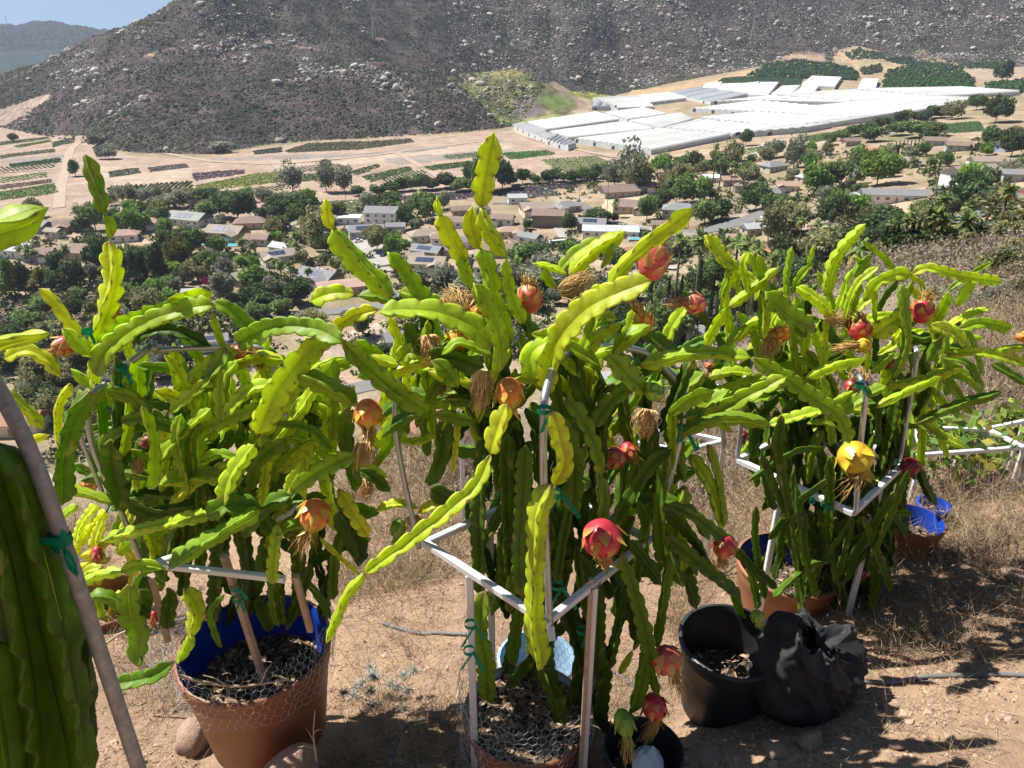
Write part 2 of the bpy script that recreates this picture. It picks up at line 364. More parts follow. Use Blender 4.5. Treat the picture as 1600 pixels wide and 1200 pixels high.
# ground behind and beside the viewer
gx, gy = np.meshgrid(np.linspace(-70, 70, 120), np.linspace(-40, 2.0, 60))
gz = ground(gx, gy, False) - .06
gi = np.arange(gx.size).reshape(gx.shape)
o = link('ground', npmesh('ground', np.stack([gx, gy, gz], -1).reshape(-1, 3), np.stack([gi[:-1, :-1], gi[:-1, 1:], gi[1:, 1:], gi[1:, :-1]], -1).reshape(-1, 4), np.ones((gx.size, 3))*[.33,.23,.165]), m_ground); o['kind'] = 'structure'
# ================= mountain scrub and boulders
def unit_blobs(kind):
    """low dome (10 verts) or rock"""
    th = np.arange(6)*np.pi/3
    V = [(0, 0, 1.0)] + [(.62*math.cos(t+.3), .62*math.sin(t+.3), .78) for t in th[::2]] + [(math.cos(t), math.sin(t), .12) for t in th]
    F = [(0,1,2),(0,2,3),(0,3,1)]
    for k in range(3):
        a, b = 1+k, 1+(k+1) % 3; p, q, r = 4+2*k, 4+(2*k+1), 4+(2*k+2) % 6
        F += [(a, p, q), (a, q, b), (b, q, r)]
    return np.array(V), np.array(F)
BV, BF = unit_blobs(0)
def blobs(P, sx, sz, col, name, m, jit=.25):
    n = len(P); k = len(BV)
    W = BV[None]*(1 + jit*(rng.random((n, k, 1))-.5)*2)
    th = rng.random(n)*6.28; c, s = np.cos(th)[:, None], np.sin(th)[:, None]
    X = W[..., 0]*c - W[..., 1]*s; Y = W[..., 0]*s + W[..., 1]*c
    W = np.stack([X*sx[:, None], Y*sx[:, None], W[..., 2]*sz[:, None] - .15*sz[:, None]], -1) + P[:, None]
    F = (BF[None] + (np.arange(n)*k)[:, None, None]).reshape(-1, 3)
    return link(name, npmesh(name, W.reshape(-1, 3), F, np.repeat(col, k, 0), False), m)
def sample_land(n, pxr, y0, y1):
    a = rng.uniform(*pxr, n); y = np.sqrt(rng.uniform(y0**2, y1**2, n)); return a*y, y
m_scrub = mat('scrub', attr=True, rough=1, spec=.02)
x, y = sample_land(230000, (-.72, .72), 690, 1750)
z, ys = zbase(x, y); yB = ys[5]
keep = (y > yB+3) & ((y < ys[8]+40))
x, y = x[keep], y[keep]; z = ground(x, y, False); px, py = proj(x, y, z)
dens = .55 + .9*fbm(x/40, y/40, 61, 3) + .25*(py > 100)
hillm = inpoly(px, py, [(697,120),(740,112),(800,106),(830,116),(870,138),(905,165),(895,180),(800,196),(770,180),(740,150)])
cut = np.zeros(len(x), bool)
for pl in ([(-100,175),(0,172),(75,146),(82,152),(10,196),(-100,205)], [(978,152),(985,142),(1040,134),(1100,126),(1170,108),(1185,118),(1085,140),(1000,158)],
           [(1302,92),(1312,78),(1335,71),(1370,78),(1425,100),(1420,112),(1310,100)], [(880,142),(965,150),(930,162),(890,158)], [(1190,100),(1240,82),(1290,85),(1290,98)]): cut |= inpoly(px, py, pl)
keep = (rng.random(len(x)) < dens) & ~cut & (py < 260) & (py > -60) & (px > -120) & (px < 1720) & ~(hillm & (rng.random(len(x)) < .55))
x, y, z = x[keep], y[keep], z[keep]; hillm = hillm[keep]
n = len(x); t = rng.random(n)[:, None]; g = np.clip(.5+1.4*fbm(x/70, y/70, 62, 3), 0, 1)[:, None]
col = (np.array([.100,.076,.064])*(1-g) + np.array([.052,.06,.032])*g)*(.6+.9*t)
big = rng.random(n) < .04; col[big] = np.array([.035,.055,.022])*(.7+.6*t[big])
col[hillm] = np.where(t[hillm] < .5, [.2,.18,.04], [.08,.12,.03])
sx = rng.uniform(.8, 2.0, n)*(1+.9*big); blobs(np.stack([x, y, z], -1), sx, sx*rng.uniform(.6, 1.0, n), col, 'mountain_scrub', m_scrub)['kind'] = 'stuff'
x, y = sample_land(26000, (-.72, -.40), 3300, 4150); z = ground(x, y, False); n = len(x)
sx = rng.uniform(3, 9, n); blobs(np.stack([x, y, z], -1), sx, sx*rng.uniform(.4, .9, n), np.array([.05,.055,.04])*rng.uniform(.5, 1.6, (n, 1)), 'ridge_scrub', m_scrub)['kind'] = 'stuff'
# boulders
m_rock = mat('granite', (.40,.36,.31), rough=.9, noise=[(.6, .25, 5), (3, .15, 4)], bump=[(1.2, .6)], bumpdist=.4, rnd=.25)
m_rock2 = mat('granite_small', attr=True, rough=.9, spec=.05)
def rock_mesh(seed, sub=2):
    import bmesh
    bm = bmesh.new(); bmesh.ops.create_icosphere(bm, subdivisions=sub, radius=1); r = random.Random(seed)
    pl = [(Vector([r.gauss(0, 1) for _ in range(3)]).normalized(), r.uniform(.55, .9)) for _ in range(9)]
    for v in bm.verts:
        for nn, d in pl:
            e = v.co.dot(nn) - d
            if e > 0: v.co -= nn*e*.85
        v.co *= 1 + .05*r.uniform(-1, 1)
    me = bpy.data.meshes.new('boulder'); bm.to_mesh(me); bm.free(); return me
rocks = [rock_mesh(k) for k in range(7)]
for me in rocks: me.materials.append(m_rock)
DENS = 2.2
x, y = sample_land(300000, (-.72, .72), 690, 1700); z, ys = zbase(x, y)
ok = (y > ys[5]+6) & (y < ys[8]+30); x, y = x[ok], y[ok]; z = ground(x, y, False); px, py = proj(x, y, z)
w = np.clip(fbm(x/60, y/60, 71, 4)*3.4 - .6, 0, 1)
w = w*(.5+.9*np.exp(-((py-115)/50)**2)*(px < 720)) + .75*np.clip((px-1150)/350, 0, 1)*np.clip(1.15-py/95, 0, 1)*np.clip(.6+1.6*fbm(x/35, y/35, 72, 3), .1, 1.2) + .25*((px > 700) & (px < 1200) & (py < 120))
for cx, cy, rx, ry, q in ((485,105,18,10,1),(130,115,45,18,.8),(215,110,12,8,.8),(345,75,25,12,.9),(270,240,20,6,1),(560,120,30,10,.6),(850,10,40,12,.7),(1400,30,160,28,.8),(940,95,60,25,.5),(1010,120,20,14,.7),(210,50,18,12,1),(250,10,14,8,1),(800,150,60,30,.5),(855,55,40,20,.5),(790,125,20,8,.9)):
    w = np.maximum(w, q*np.exp(-((px-cx)/rx)**2-((py-cy)/ry)**2))
ok = (rng.random(len(x)) < w*.36*DENS) & (py > -50) & (py < 262) & (px > -80) & (px < 1700)
x, y, z = x[ok], y[ok], z[ok]; n = len(x); s = .75 + rng.pareto(3.0, n)*.75; s = np.minimum(s, 5.5)
order = np.argsort(-s/y); x, y, z, s = x[order], y[order], z[order], s[order]; px, py = proj(x, y, z)
vis = (px > 0) & (px < 1600) & (py > 2)
bi = np.nonzero(vis)[0][:280]
for k in bi:
    o = bpy.data.objects.new('boulder', rocks[k % 7]); S.collection.objects.link(o)
    o.location = (x[k], y[k], z[k]+.25*s[k]); o.scale = (s[k]*random.uniform(1, 1.5), s[k]*random.uniform(.8, 1.2), s[k]*random.uniform(.6, .95)); o.rotation_euler = (random.uniform(-.3, .3), random.uniform(-.3, .3), random.uniform(0, 6.3))
    side = ('dark left mountain slope' if px[k] < 760 else 'rocky right mountain slope')
    tag(o, 'pale rounded granite boulder among dark scrub on the '+side, 'boulder', 'boulders on the '+side)
rest = np.ones(n, bool); rest[bi] = False
t = rng.random((rest.sum(), 1))
blobs(np.stack([x, y, z], -1)[rest], s[rest]*1.05, s[rest]*.95, np.array([.40,.355,.30])*(.6+.6*t), 'small_boulders', m_rock2, .35)['kind'] = 'stuff'
# orchard masses at the foot of the right mountain and other far tree cover
def poly_points(poly, n):
    poly = np.array(poly, float); lo, hi = poly.min(0), poly.max(0); out = []
    while len(out) < n:
        p = rng.uniform(lo, hi, (n*3, 2)); p = p[inpoly(p[:, 0], p[:, 1], poly)]; out += list(p)
    return np.array(out[:n])
def hits(pp, y0=120.0):
    """vectorised hit"""
    dx, dy, dz = dirp(pp[:, 0], pp[:, 1]); ys = np.geomspace(y0, 3000, 260)[None, :]
    X = ys*(dx/dy)[:, None]; f = ys*(dz/dy)[:, None] - ground(X, ys+0*X, False)
    k = np.argmax(f <= 0, axis=1); k = np.maximum(k, 1); i = np.arange(len(pp))
    t = np.clip(f[i, k-1]/(f[i, k-1]-f[i, k]+1e-9), 0, 1); yb = np.broadcast_to(ys, f.shape); y = yb[i, k-1] + t*(yb[i, k]-yb[i, k-1]); x = y*dx/dy
    return np.stack([x, y, ground(x, y, False)], -1)
m_leafmass = mat('orchard_leaves', attr=True, rough=.8, spec=.1)
ORCH = [([(1170,118),(1200,100),(1240,94),(1300,100),(1340,112),(1340,126),(1300,124),(1240,122),(1180,122)], 900, (.028,.058,.016)),
        ([(1320,84),(1345,76),(1378,86),(1382,92),(1330,93)], 130, (.035,.075,.018)), ([(1345,108),(1375,102),(1380,114),(1345,118)], 90, (.05,.065,.03)),
        ([(1380,135),(1385,112),(1440,98),(1490,102),(1520,125),(1520,142),(1440,145),(1375,143)], 1000, (.03,.065,.018)),
        ([(1495,104),(1540,98),(1580,100),(1580,108),(1500,108)], 150, (.035,.065,.02)), ([(1540,132),(1600,126),(1600,148),(1545,143)], 240, (.03,.07,.018)),
        ([(1375,92),(1425,90),(1430,104),(1400,100)], 90, (.03,.06,.02))]
for q, (pl, nn, c) in enumerate(ORCH):
    P = hits(poly_points(pl, nn), 500.0); s = rng.uniform(2.0, 4.2, nn)
    W = []; Cc = []
    for k in range(5):
        W.append(P + rng.normal(0, 1.1, P.shape)*[1, 1, .5] + [0, 0, .5*k]); Cc.append(np.array(c)*(.5+.9*rng.random((nn, 1))))
    W = np.concatenate(W); Cc = np.concatenate(Cc)
    blobs(W, np.tile(s, 5)*.6, np.tile(s, 5)*.62, Cc, 'orchard', m_leafmass, .4)['kind'] = 'stuff'
# crop fields in rows
FIELDS = [([(20,228),(78,218),(80,222),(28,231)], (.11,.17,.03)), ([(82,223),(100,216),(120,215),(120,221),(100,226),(82,231)], (.07,.10,.04)),
 ([(0,243),(85,233),(85,238),(0,249)], (.12,.13,.07)), ([(15,256),(95,246),(95,254),(18,263)], (.025,.065,.018)), ([(0,278),(72,269),(75,276),(0,287)], (.09,.15,.035)),
 ([(0,290),(80,280),(82,286),(0,297)], (.16,.11,.09)), ([(0,300),(85,287),(92,302),(0,314)], (.10,.16,.035)), ([(168,292),(230,289),(300,283),(302,304),(172,312)], (.07,.09,.045)),
 ([(305,290),(400,271),(445,268),(445,284),(310,302)], (.17,.20,.04)), ([(300,272),(340,268),(382,265),(382,272),(305,283)], (.11,.075,.09)), ([(445,236),(480,225),(640,217),(648,222),(560,234),(450,239)], (.11,.11,.06)),
 ([(540,270),(590,257),(594,261),(560,275)], (.05,.08,.035)), ([(565,276),(640,260),(645,266),(580,286)], (.05,.10,.03)), ([(590,272),(662,266),(668,274),(600,286)], (.04,.10,.025)),
 ([(655,262),(690,257),(735,251),(735,260),(670,268)], (.05,.09,.03)), ([(780,240),(855,235),(870,241),(800,250)], (.06,.13,.03)), ([(845,250),(930,243),(955,255),(950,267),(870,267)], (.09,.13,.045)),
 ([(620,306),(740,297),(900,286),(905,294),(750,308),(640,322)], (.07,.05,.07)), ([(480,315),(560,312),(600,318),(560,338),(490,335)], (.11,.14,.06)), ([(1110,237),(1200,228),(1200,232),(1160,243)], (.05,.10,.03)),
 ([(1255,214),(1340,200),(1350,208),(1270,224)], (.07,.11,.035)), ([(1470,195),(1530,190),(1540,205),(1475,209)], (.05,.09,.03)), ([(1120,130),(1130,122),(1255,122),(1250,138),(1210,134)], (.045,.075,.035)), ([(780,302),(860,296),(880,306),(800,312)], (.1,.09,.09)),
 ([(1100,250),(1160,246),(1150,262),(1100,268)], (.06,.11,.03)), ([(0,262),(40,258),(85,256),(85,262),(0,271)], (.10,.10,.06)), ([(0,222),(70,214),(78,216),(0,228)], (.12,.13,.07)),
 ([(170,268),(215,262),(220,270),(172,278)], (.07,.09,.05)), ([(455,262),(530,256),(540,262),(460,270)], (.13,.11,.07)), ([(455,274),(530,268),(538,276),(460,286)], (.07,.12,.04)), ([(600,290),(690,280),(735,276),(735,284),(610,298)], (.06,.11,.03)),
 ([(690,244),(770,236),(778,242),(700,250)], (.09,.12,.05)), ([(720,266),(790,258),(800,264),(730,274)], (.05,.09,.03)), ([(230,262),(290,256),(295,262),(236,270)], (.12,.10,.08)), ([(310,306),(440,290),(445,298),(320,314)], (.10,.12,.05)), ([(395,236),(440,230),(442,238),(398,242)], (.05,.06,.04))]
m_crop = mat('crop_leaves', attr=True, rough=.8, spec=.1)
for q, (pl, c) in enumerate(FIELDS):
    W = hits(np.array(pl, float), 250.0)[:, :2]; cc = W.mean(0); e = W[1]-W[0]; e /= np.linalg.norm(e); f = np.array([-e[1], e[0]])
    if q % 3 == 1: e, f = f, e
    U = (W-cc) @ np.stack([e, f], 1); lo, hi = U.min(0), U.max(0)
    ang = .35 if q % 2 else -.2
    g1, g2 = np.meshgrid(np.arange(lo[0], hi[0], 1.25), np.arange(lo[1], hi[1], 3.4)); g = np.stack([g1.ravel(), g2.ravel()], 1) + rng.normal(0, .12, (g1.size, 2))
    g = g[inpoly(g[:, 0], g[:, 1], U)]; g = g[rng.random(len(g)) < .93]
    X = cc + g @ np.stack([e, f]); P = np.stack([X[:, 0], X[:, 1], ground(X[:, 0], X[:, 1], False)], -1); n = len(P)
    if n < 5: continue
    tall = 1.2 if q in (7, 10, 22) else .8
    blobs(P, rng.uniform(.8, 1.25, n), rng.uniform(.8, 1.3, n)*tall, np.array(c)*(.65+.7*rng.random((n, 1))), 'crop_rows', m_crop, .3)['kind'] = 'stuff'
# ================= greenhouses
m_poly = mat('greenhouse_film', (.56,.555,.53), rough=.5, noise=[(.05, .05, 2)], spec=.3, rnd=.16)
m_polyg = mat('shade_cloth', (.25,.265,.285), rough=.8, noise=[(.05, .06, 2)])
for _m, _c in ((m_poly, (.56,.555,.53)), (m_polyg, (.25,.265,.285))):
    _n = _m.node_tree; _a = _n.nodes.new('ShaderNodeAttribute'); _a.attribute_name = 'Col'; _v = _n.nodes.new('ShaderNodeVectorMath'); _v.operation = 'MULTIPLY'; _v.inputs[1].default_value = _c
    _n.links.new(_a.outputs['Color'], _v.inputs[0]); _s = [q for q in _n.nodes if q.type == 'VECT_MATH' and q.operation == 'SCALE'][0]; _n.links.new(_v.outputs[0], _s.inputs[0])
m_ghwall = mat('greenhouse_wall', (.50,.51,.51), rough=.7, noise=[(.3, .2, 2)])
def greenhouse(pl, label, roofm=m_poly, bay=9.0, h=3.4, arch=2.2, swap=False, wallm=m_ghwall):
    P = hits(np.array(pl, float), 400.0)
    if swap: P = np.roll(P, -1, axis=0)
    z0 = P[:, 2].mean(); o0 = P.mean(0)
    root = tag(empty('greenhouse', o0), label, 'greenhouse', 'greenhouses on the valley floor')
    L1 = np.linalg.norm(P[3]-P[0]); nb = max(1, int(L1/bay)); L0 = np.linalg.norm(P[1]-P[0]); nx = max(2, int(L0/12))
    s = np.linspace(0, 1, nx+1)[:, None]; t = np.linspace(0, 1, nb*6+1)[None, :]
    def bil(k): return (P[0][k]*(1-s)+P[1][k]*s)*(1-t) + (P[3][k]*(1-s)+P[2][k]*s)*t
    X, Y, Zb = bil(0), bil(1), bil(2); ph = (t*nb) % 1.0; ph = np.where(t == 1, 0, ph)
    Z = Zb + h + arch*np.sin(np.pi*ph)**.8 + .12*(rng.random((nx+1, 1))-.5)
    Vv = np.stack([X, Y, Z], -1).reshape(-1, 3) - o0; i = np.arange(X.size).reshape(X.shape)
    bt = np.clip(rng.normal(1, .06, nb+1), .8, 1.1)[np.minimum((t[0]*nb).astype(int), nb)][None, :]*np.where(np.abs(((t*nb+.5) % 1)-.5) < .05, .55, 1.0)*np.clip(rng.normal(1, .03, (nx+1, 1)), .85, 1.1)
    gcol = np.clip(bt, .3, 1.12).reshape(-1, 1)*np.ones(3)
    link('roof', npmesh('roof', Vv, np.stack([i[:-1, :-1], i[1:, :-1], i[1:, 1:], i[:-1, 1:]], -1).reshape(-1, 4), col=gcol, smooth=False), roofm, root)
    mb = MB(); top = Vv.reshape(X.shape+(3,))
    for edge in (top[0], top[-1], top[:, 0], top[:, -1]):
        e = np.array(edge); b = e.copy(); b[:, 2] = -1.5 + (z0-o0[2])*0 + (Zb.min()-o0[2]); n = len(e)
        mb.add(np.concatenate([e, b]), np.stack([np.arange(n-1), np.arange(1, n), np.arange(1, n)+n, np.arange(n-1)+n], -1))
    mb.build('wall', wallm, root)
    d = MB()
    for k in range(0, nb, 3):
        p = top[0, min(k*6+3, top.shape[1]-1)]; q = top[0, min(k*6+2, top.shape[1]-1)]
        e = (p-q)/(np.linalg.norm(p-q)+1e-6)*2.0; nrm = np.array([-(top[-1, 0]-top[0, 0])[0], -(top[-1, 0]-top[0, 0])[1], 0]); nrm /= np.linalg.norm(nrm); nrm *= .25
        b = p*1.0; b[2] = Zb[0].mean()-o0[2]
        d.add([b-e+nrm, b+e+nrm, b+e+nrm+[0, 0, 3], b-e+nrm+[0, 0, 3]], [[0, 1, 2, 3]])
    d.build('door', m_dark, root)
m_dark = mat('dark_opening', (.05,.055,.06), rough=.6)
GH = [([(823,197),(930,181),(967,192),(852,208)], 'white greenhouse, upper of the two narrow left ones', 0, 0), ([(858,212),(975,196),(1018,207),(887,221)], 'white greenhouse, lower of the two narrow left ones', 0, 0),
 ([(943,182),(1005,174),(1040,184),(980,192)], 'small off-white greenhouse block in the middle of the left group', 0, 0), ([(981,195),(1062,183),(1082,193),(1030,207)], 'off-white greenhouse block with a notched grassy corner', 0, 0),
 ([(926,158),(1000,154),(1020,171),(965,173)], 'white greenhouse nearest the terraced hill', 0, 0), ([(1000,154),(1045,150),(1072,158),(1012,165)], 'white greenhouse between the hill block and the grey shade house', 0, 0),
 ([(1036,149),(1088,139),(1178,149),(1110,164)], 'flat grey shade house at the foot of the mountain', 1, 0),
 ([(897,224),(1032,208),(1140,217),(1017,242)], 'white front-left corner block of the great greenhouse range', 0, 0), ([(1034,207),(1090,193),(1210,205),(1143,217)], 'white greenhouse block behind the front corner block', 0, 0),
 ([(1144,217),(1212,205),(1300,200),(1262,207)], 'narrow white greenhouse block along the front tree line', 0, 0), ([(1092,190),(1180,182),(1330,192),(1214,205)], 'off-white middle block of the great greenhouse range', 0, 0),
 ([(1080,176),(1180,163),(1330,178),(1182,181)], 'bluish white greenhouse block beside the small car park', 0, 0), ([(1112,165),(1200,155),(1330,165),(1182,163)], 'white greenhouse block in front of the grey shade house', 0, 0),
 ([(1200,154),(1330,146),(1460,158),(1334,165)], 'off-white greenhouse block in the upper middle of the range', 0, 0), ([(1333,166),(1462,158),(1540,160),(1420,182)], 'white greenhouse block right of centre by the tree row', 0, 0),
 ([(1216,205),(1332,192),(1425,181),(1302,199)], 'long white greenhouse block beside the hedge of trees', 0, 0), ([(1332,145),(1500,142),(1592,149),(1462,157)], 'white greenhouse block at the far right end of the range', 0, 0), ([(1184,181),(1333,166),(1420,181),(1332,191)], 'large white greenhouse block in the right middle of the range', 0, 0),
 ([(1098,141),(1103,135),(1128,133),(1122,142)], 'leftmost small glasshouse in the row behind the range', 0, 1), ([(1121,144),(1128,137),(1156,135),(1148,146)], 'second small glasshouse from the left in the back row', 0, 1),
 ([(1146,148),(1156,136),(1186,133),(1175,150)], 'third small glasshouse from the left in the back row', 0, 1), ([(1168,152),(1188,134),(1216,134),(1200,153)], 'fourth small glasshouse from the left in the back row', 0, 1),
 ([(1204,153),(1222,140),(1250,139),(1236,153)], 'low pale glasshouse right of the four in the back row', 0, 1), ([(1238,152),(1255,140),(1280,139),(1272,149)], 'short pale glasshouse at the right end of the back row', 0, 1),
 ([(1252,138),(1268,124),(1314,126),(1304,140)], 'ribbed white tunnel house beside the orchard', 0, 1), ([(1338,146),(1346,129),(1372,129),(1366,146)], 'small detached ribbed white tunnel house by the orchard', 0, 1),
 ([(800,201),(818,197),(868,220),(855,225)], 'long narrow white tunnel at the left end of the range', 0, 0)]
for pl, lb, g, sw in GH: greenhouse(pl, lb, m_polyg if g else m_poly, bay=(40 if g else 9), arch=(.2 if g else 2.2), swap=bool(sw))
greenhouse([(855,226),(869,216),(900,232),(888,236)], 'small grey netted shed at the end of the white tunnel', m_polyg, bay=8)
greenhouse([(924,172),(929,160),(957,168),(948,173)], 'small grey netted shed against the hill greenhouse', m_polyg, bay=8)
# ================= haze
def haze():
    mb = MB(); mb.box((-11900, -200, -900), (11900, 5400, 420)); o = mb.build('haze', None)
    m = bpy.data.materials.new('haze'); m.use_nodes = True; nt = m.node_tree; nt.nodes.clear()
    out = nt.nodes.new('ShaderNodeOutputMaterial'); v = nt.nodes.new('ShaderNodeVolumePrincipled')
    v.inputs['Color'].default_value = (.66,.75,.95,1); v.inputs['Density'].default_value = .00008; v.inputs['Anisotropy'].default_value = .2
    nt.links.new(v.outputs[0], out.inputs['Volume']); o.data.materials.append(m); o['kind'] = 'stuff'
# ================= roads
m_road = mat('asphalt_far', (.17,.165,.16), rough=.9, noise=[(.3, .12, 3)])
m_concrete = mat('concrete_drive', (.34,.31,.28), rough=.9, noise=[(.3, .12, 3)])
m_dirtroad = mat('dirt_track', (.37,.285,.215), rough=1, noise=[(.3, .12, 3)])
ROADS = []
def road(name, pts, w, m, lift=.22):
    ROADS.append(pts)
    P = hits(np.array(pts, float), 100.0); Q2, L = smooth_path(P[:, :2], max(4, int(np.linalg.norm(np.diff(P, axis=0), axis=1).sum()/3)))
    T = np.gradient(Q2, axis=0); T /= np.linalg.norm(T, axis=1)[:, None]; Nn = np.stack([-T[:, 1], T[:, 0]], 1)
    rows = []
    for k in (-.5, -.17, .17, .5):
        q = Q2 + Nn*w*k; rows.append(np.stack([q[:, 0], q[:, 1], ground(q[:, 0], q[:, 1], False)], 1))
    rows = np.array(rows); rows[..., 2] = rows[..., 2].max(0)[None] + lift
    n = len(Q2); V_ = rows.reshape(-1, 3); i = np.arange(4*n).reshape(4, n)
    F = np.stack([i[:-1, :-1], i[:-1, 1:], i[1:, 1:], i[1:, :-1]], -1).reshape(-1, 4)
    o = link(name, npmesh(name, V_, F), m); o['kind'] = 'structure'; return o
road('road', [(885,318),(905,319),(918,330),(945,345),(985,354),(1050,362),(1100,362),(1150,350),(1200,333),(1240,320)], 9, m_road)
road('road', [(640,470),(590,480),(520,487),(460,493),(425,498)], 8, m_road)
road('road', [(605,425),(592,400),(600,380),(592,370)], 12, m_concrete)
road('road', [(1490,352),(1530,335),(1570,318),(1610,300)], 8, m_road)
road('road', [(285,655),(400,640),(500,620),(610,598)], 8, m_road)
road('road', [(-20,700),(20,722),(60,745),(80,770)], 5, m_concrete)
road('road', [(900,338),(870,345),(880,372)], 5, m_concrete)
road('road', [(1060,420),(1000,415),(940,440)], 6, m_concrete)
road('road', [(92,325),(96,290),(104,262),(112,232),(125,215)], 7, m_dirtroad)
road('road', [(112,262),(60,266),(0,270)], 5, m_dirtroad, .3)
road('road', [(260,240),(400,256),(560,245),(780,218)], 6, m_dirtroad, .3)
road('road', [(620,238),(660,262),(700,285)], 6, m_dirtroad, .3)
road('road', [(800,204),(850,222),(940,242),(1010,250)], 7, m_dirtroad)
road('road', [(770,318),(860,318),(885,318)], 5, m_road, .3)
# ================= houses
WALLC = {'tan': (.45,.38,.29), 'white': (.72,.71,.68), 'cream': (.58,.52,.41), 'grey': (.40,.40,.39), 'brown': (.25,.18,.13), 'blue': (.30,.36,.44), 'pink': (.5,.36,.29)}
ROOFC = {'tan': (.30,.25,.20), 'brown': (.23,.17,.135), 'grey': (.22,.22,.225), 'dark': (.10,.10,.105), 'lightgrey': (.40,.41,.42), 'terracotta': (.38,.19,.13), 'orange': (.50,.24,.13), 'green': (.26,.30,.26), 'white': (.72,.72,.71), 'pinkish': (.36,.24,.19)}
MW = {k: mat('stucco_'+k, v, rough=.9, noise=[(.8, .08, 3)]) for k, v in WALLC.items()}
MR = {k: mat('shingles_'+k, v, rough=.85, noise=[(1.2, .14, 4), (.2, .08, 2)]) for k, v in ROOFC.items()}
m_glass = mat('window_glass', (.05,.07,.09), rough=.15, spec=.6); m_trim = mat('white_trim', (.7,.7,.68), rough=.7); m_solar = mat('solar_cells', (.03,.05,.10), rough=.25, spec=.6)
m_pool = mat('pool_water', (.08,.42,.50), rough=.08, spec=.5)
HOUSES = []
m_redwall = mat('red_wall_paint', (.32,.06,.05), rough=.8)
def wing(wall, roof, cx, cy, L, W, h, rise, M, hip=False, along=True):
    """a rectangular wing, ridge along x when along"""
    if not along: L, W = W, L
    ux = (lambda x, y: (cx+x, cy+y)) if along else (lambda x, y: (cx-y, cy+x))
    def P(x, y, z): a, b = ux(x, y); return (a, b, z)
    l, w, o = L/2, W/2, .55
    wall.add([P(-l,-w,-2), P(l,-w,-2), P(l,w,-2), P(-l,w,-2), P(-l,-w,h), P(l,-w,h), P(l,w,h), P(-l,w,h)], np.array([(0,1,5,4),(1,2,6,5),(2,3,7,6),(3,0,4,7),(4,5,6,7)]))
    if rise < .2:
        roof.add([P(-l-o,-w-o,h+.02), P(l+o,-w-o,h+.02), P(l+o,w+o,h+.02), P(-l-o,w+o,h+.02), P(-l-o,-w-o,h+.4), P(l+o,-w-o,h+.4), P(l+o,w+o,h+.4), P(-l-o,w+o,h+.4)], np.array([(0,3,2,1),(4,5,6,7),(0,1,5,4),(1,2,6,5),(2,3,7,6),(3,0,4,7)]))
        return
    i = w if hip else 0; r = l + (o if not hip else 0); sl = rise/w; e = h+.03-o*sl; t = .22
    A = [P(-l-o,-w-o,e), P(l+o,-w-o,e), P(l+o,w+o,e), P(-l-o,w+o,e), P(-r+i*.9,0,h+.03+rise), P(r-i*.9,0,h+.03+rise)]
    B = [(p[0], p[1], p[2]+t) for p in A]
    roof.add(B, [np.array([(0,1,5,4),(2,3,4,5)]), np.array([(1,2,5),(3,0,4)])])
    roof.add(A, [np.array([(4,5,1,0),(5,4,3,2)]), np.array([(5,2,1),(4,0,3)])])
    roof.add(A[:4]+B[:4], np.array([(0,1,5,4),(1,2,6,5),(2,3,7,6),(3,0,4,7)]))
    if not hip: wall.add([P(-l,-w,h), P(-l,w,h), P(-l,0,h+rise*.98), P(l,-w,h), P(l,w,h), P(l,0,h+rise*.98)], np.array([(0,2,1),(3,4,5)]))
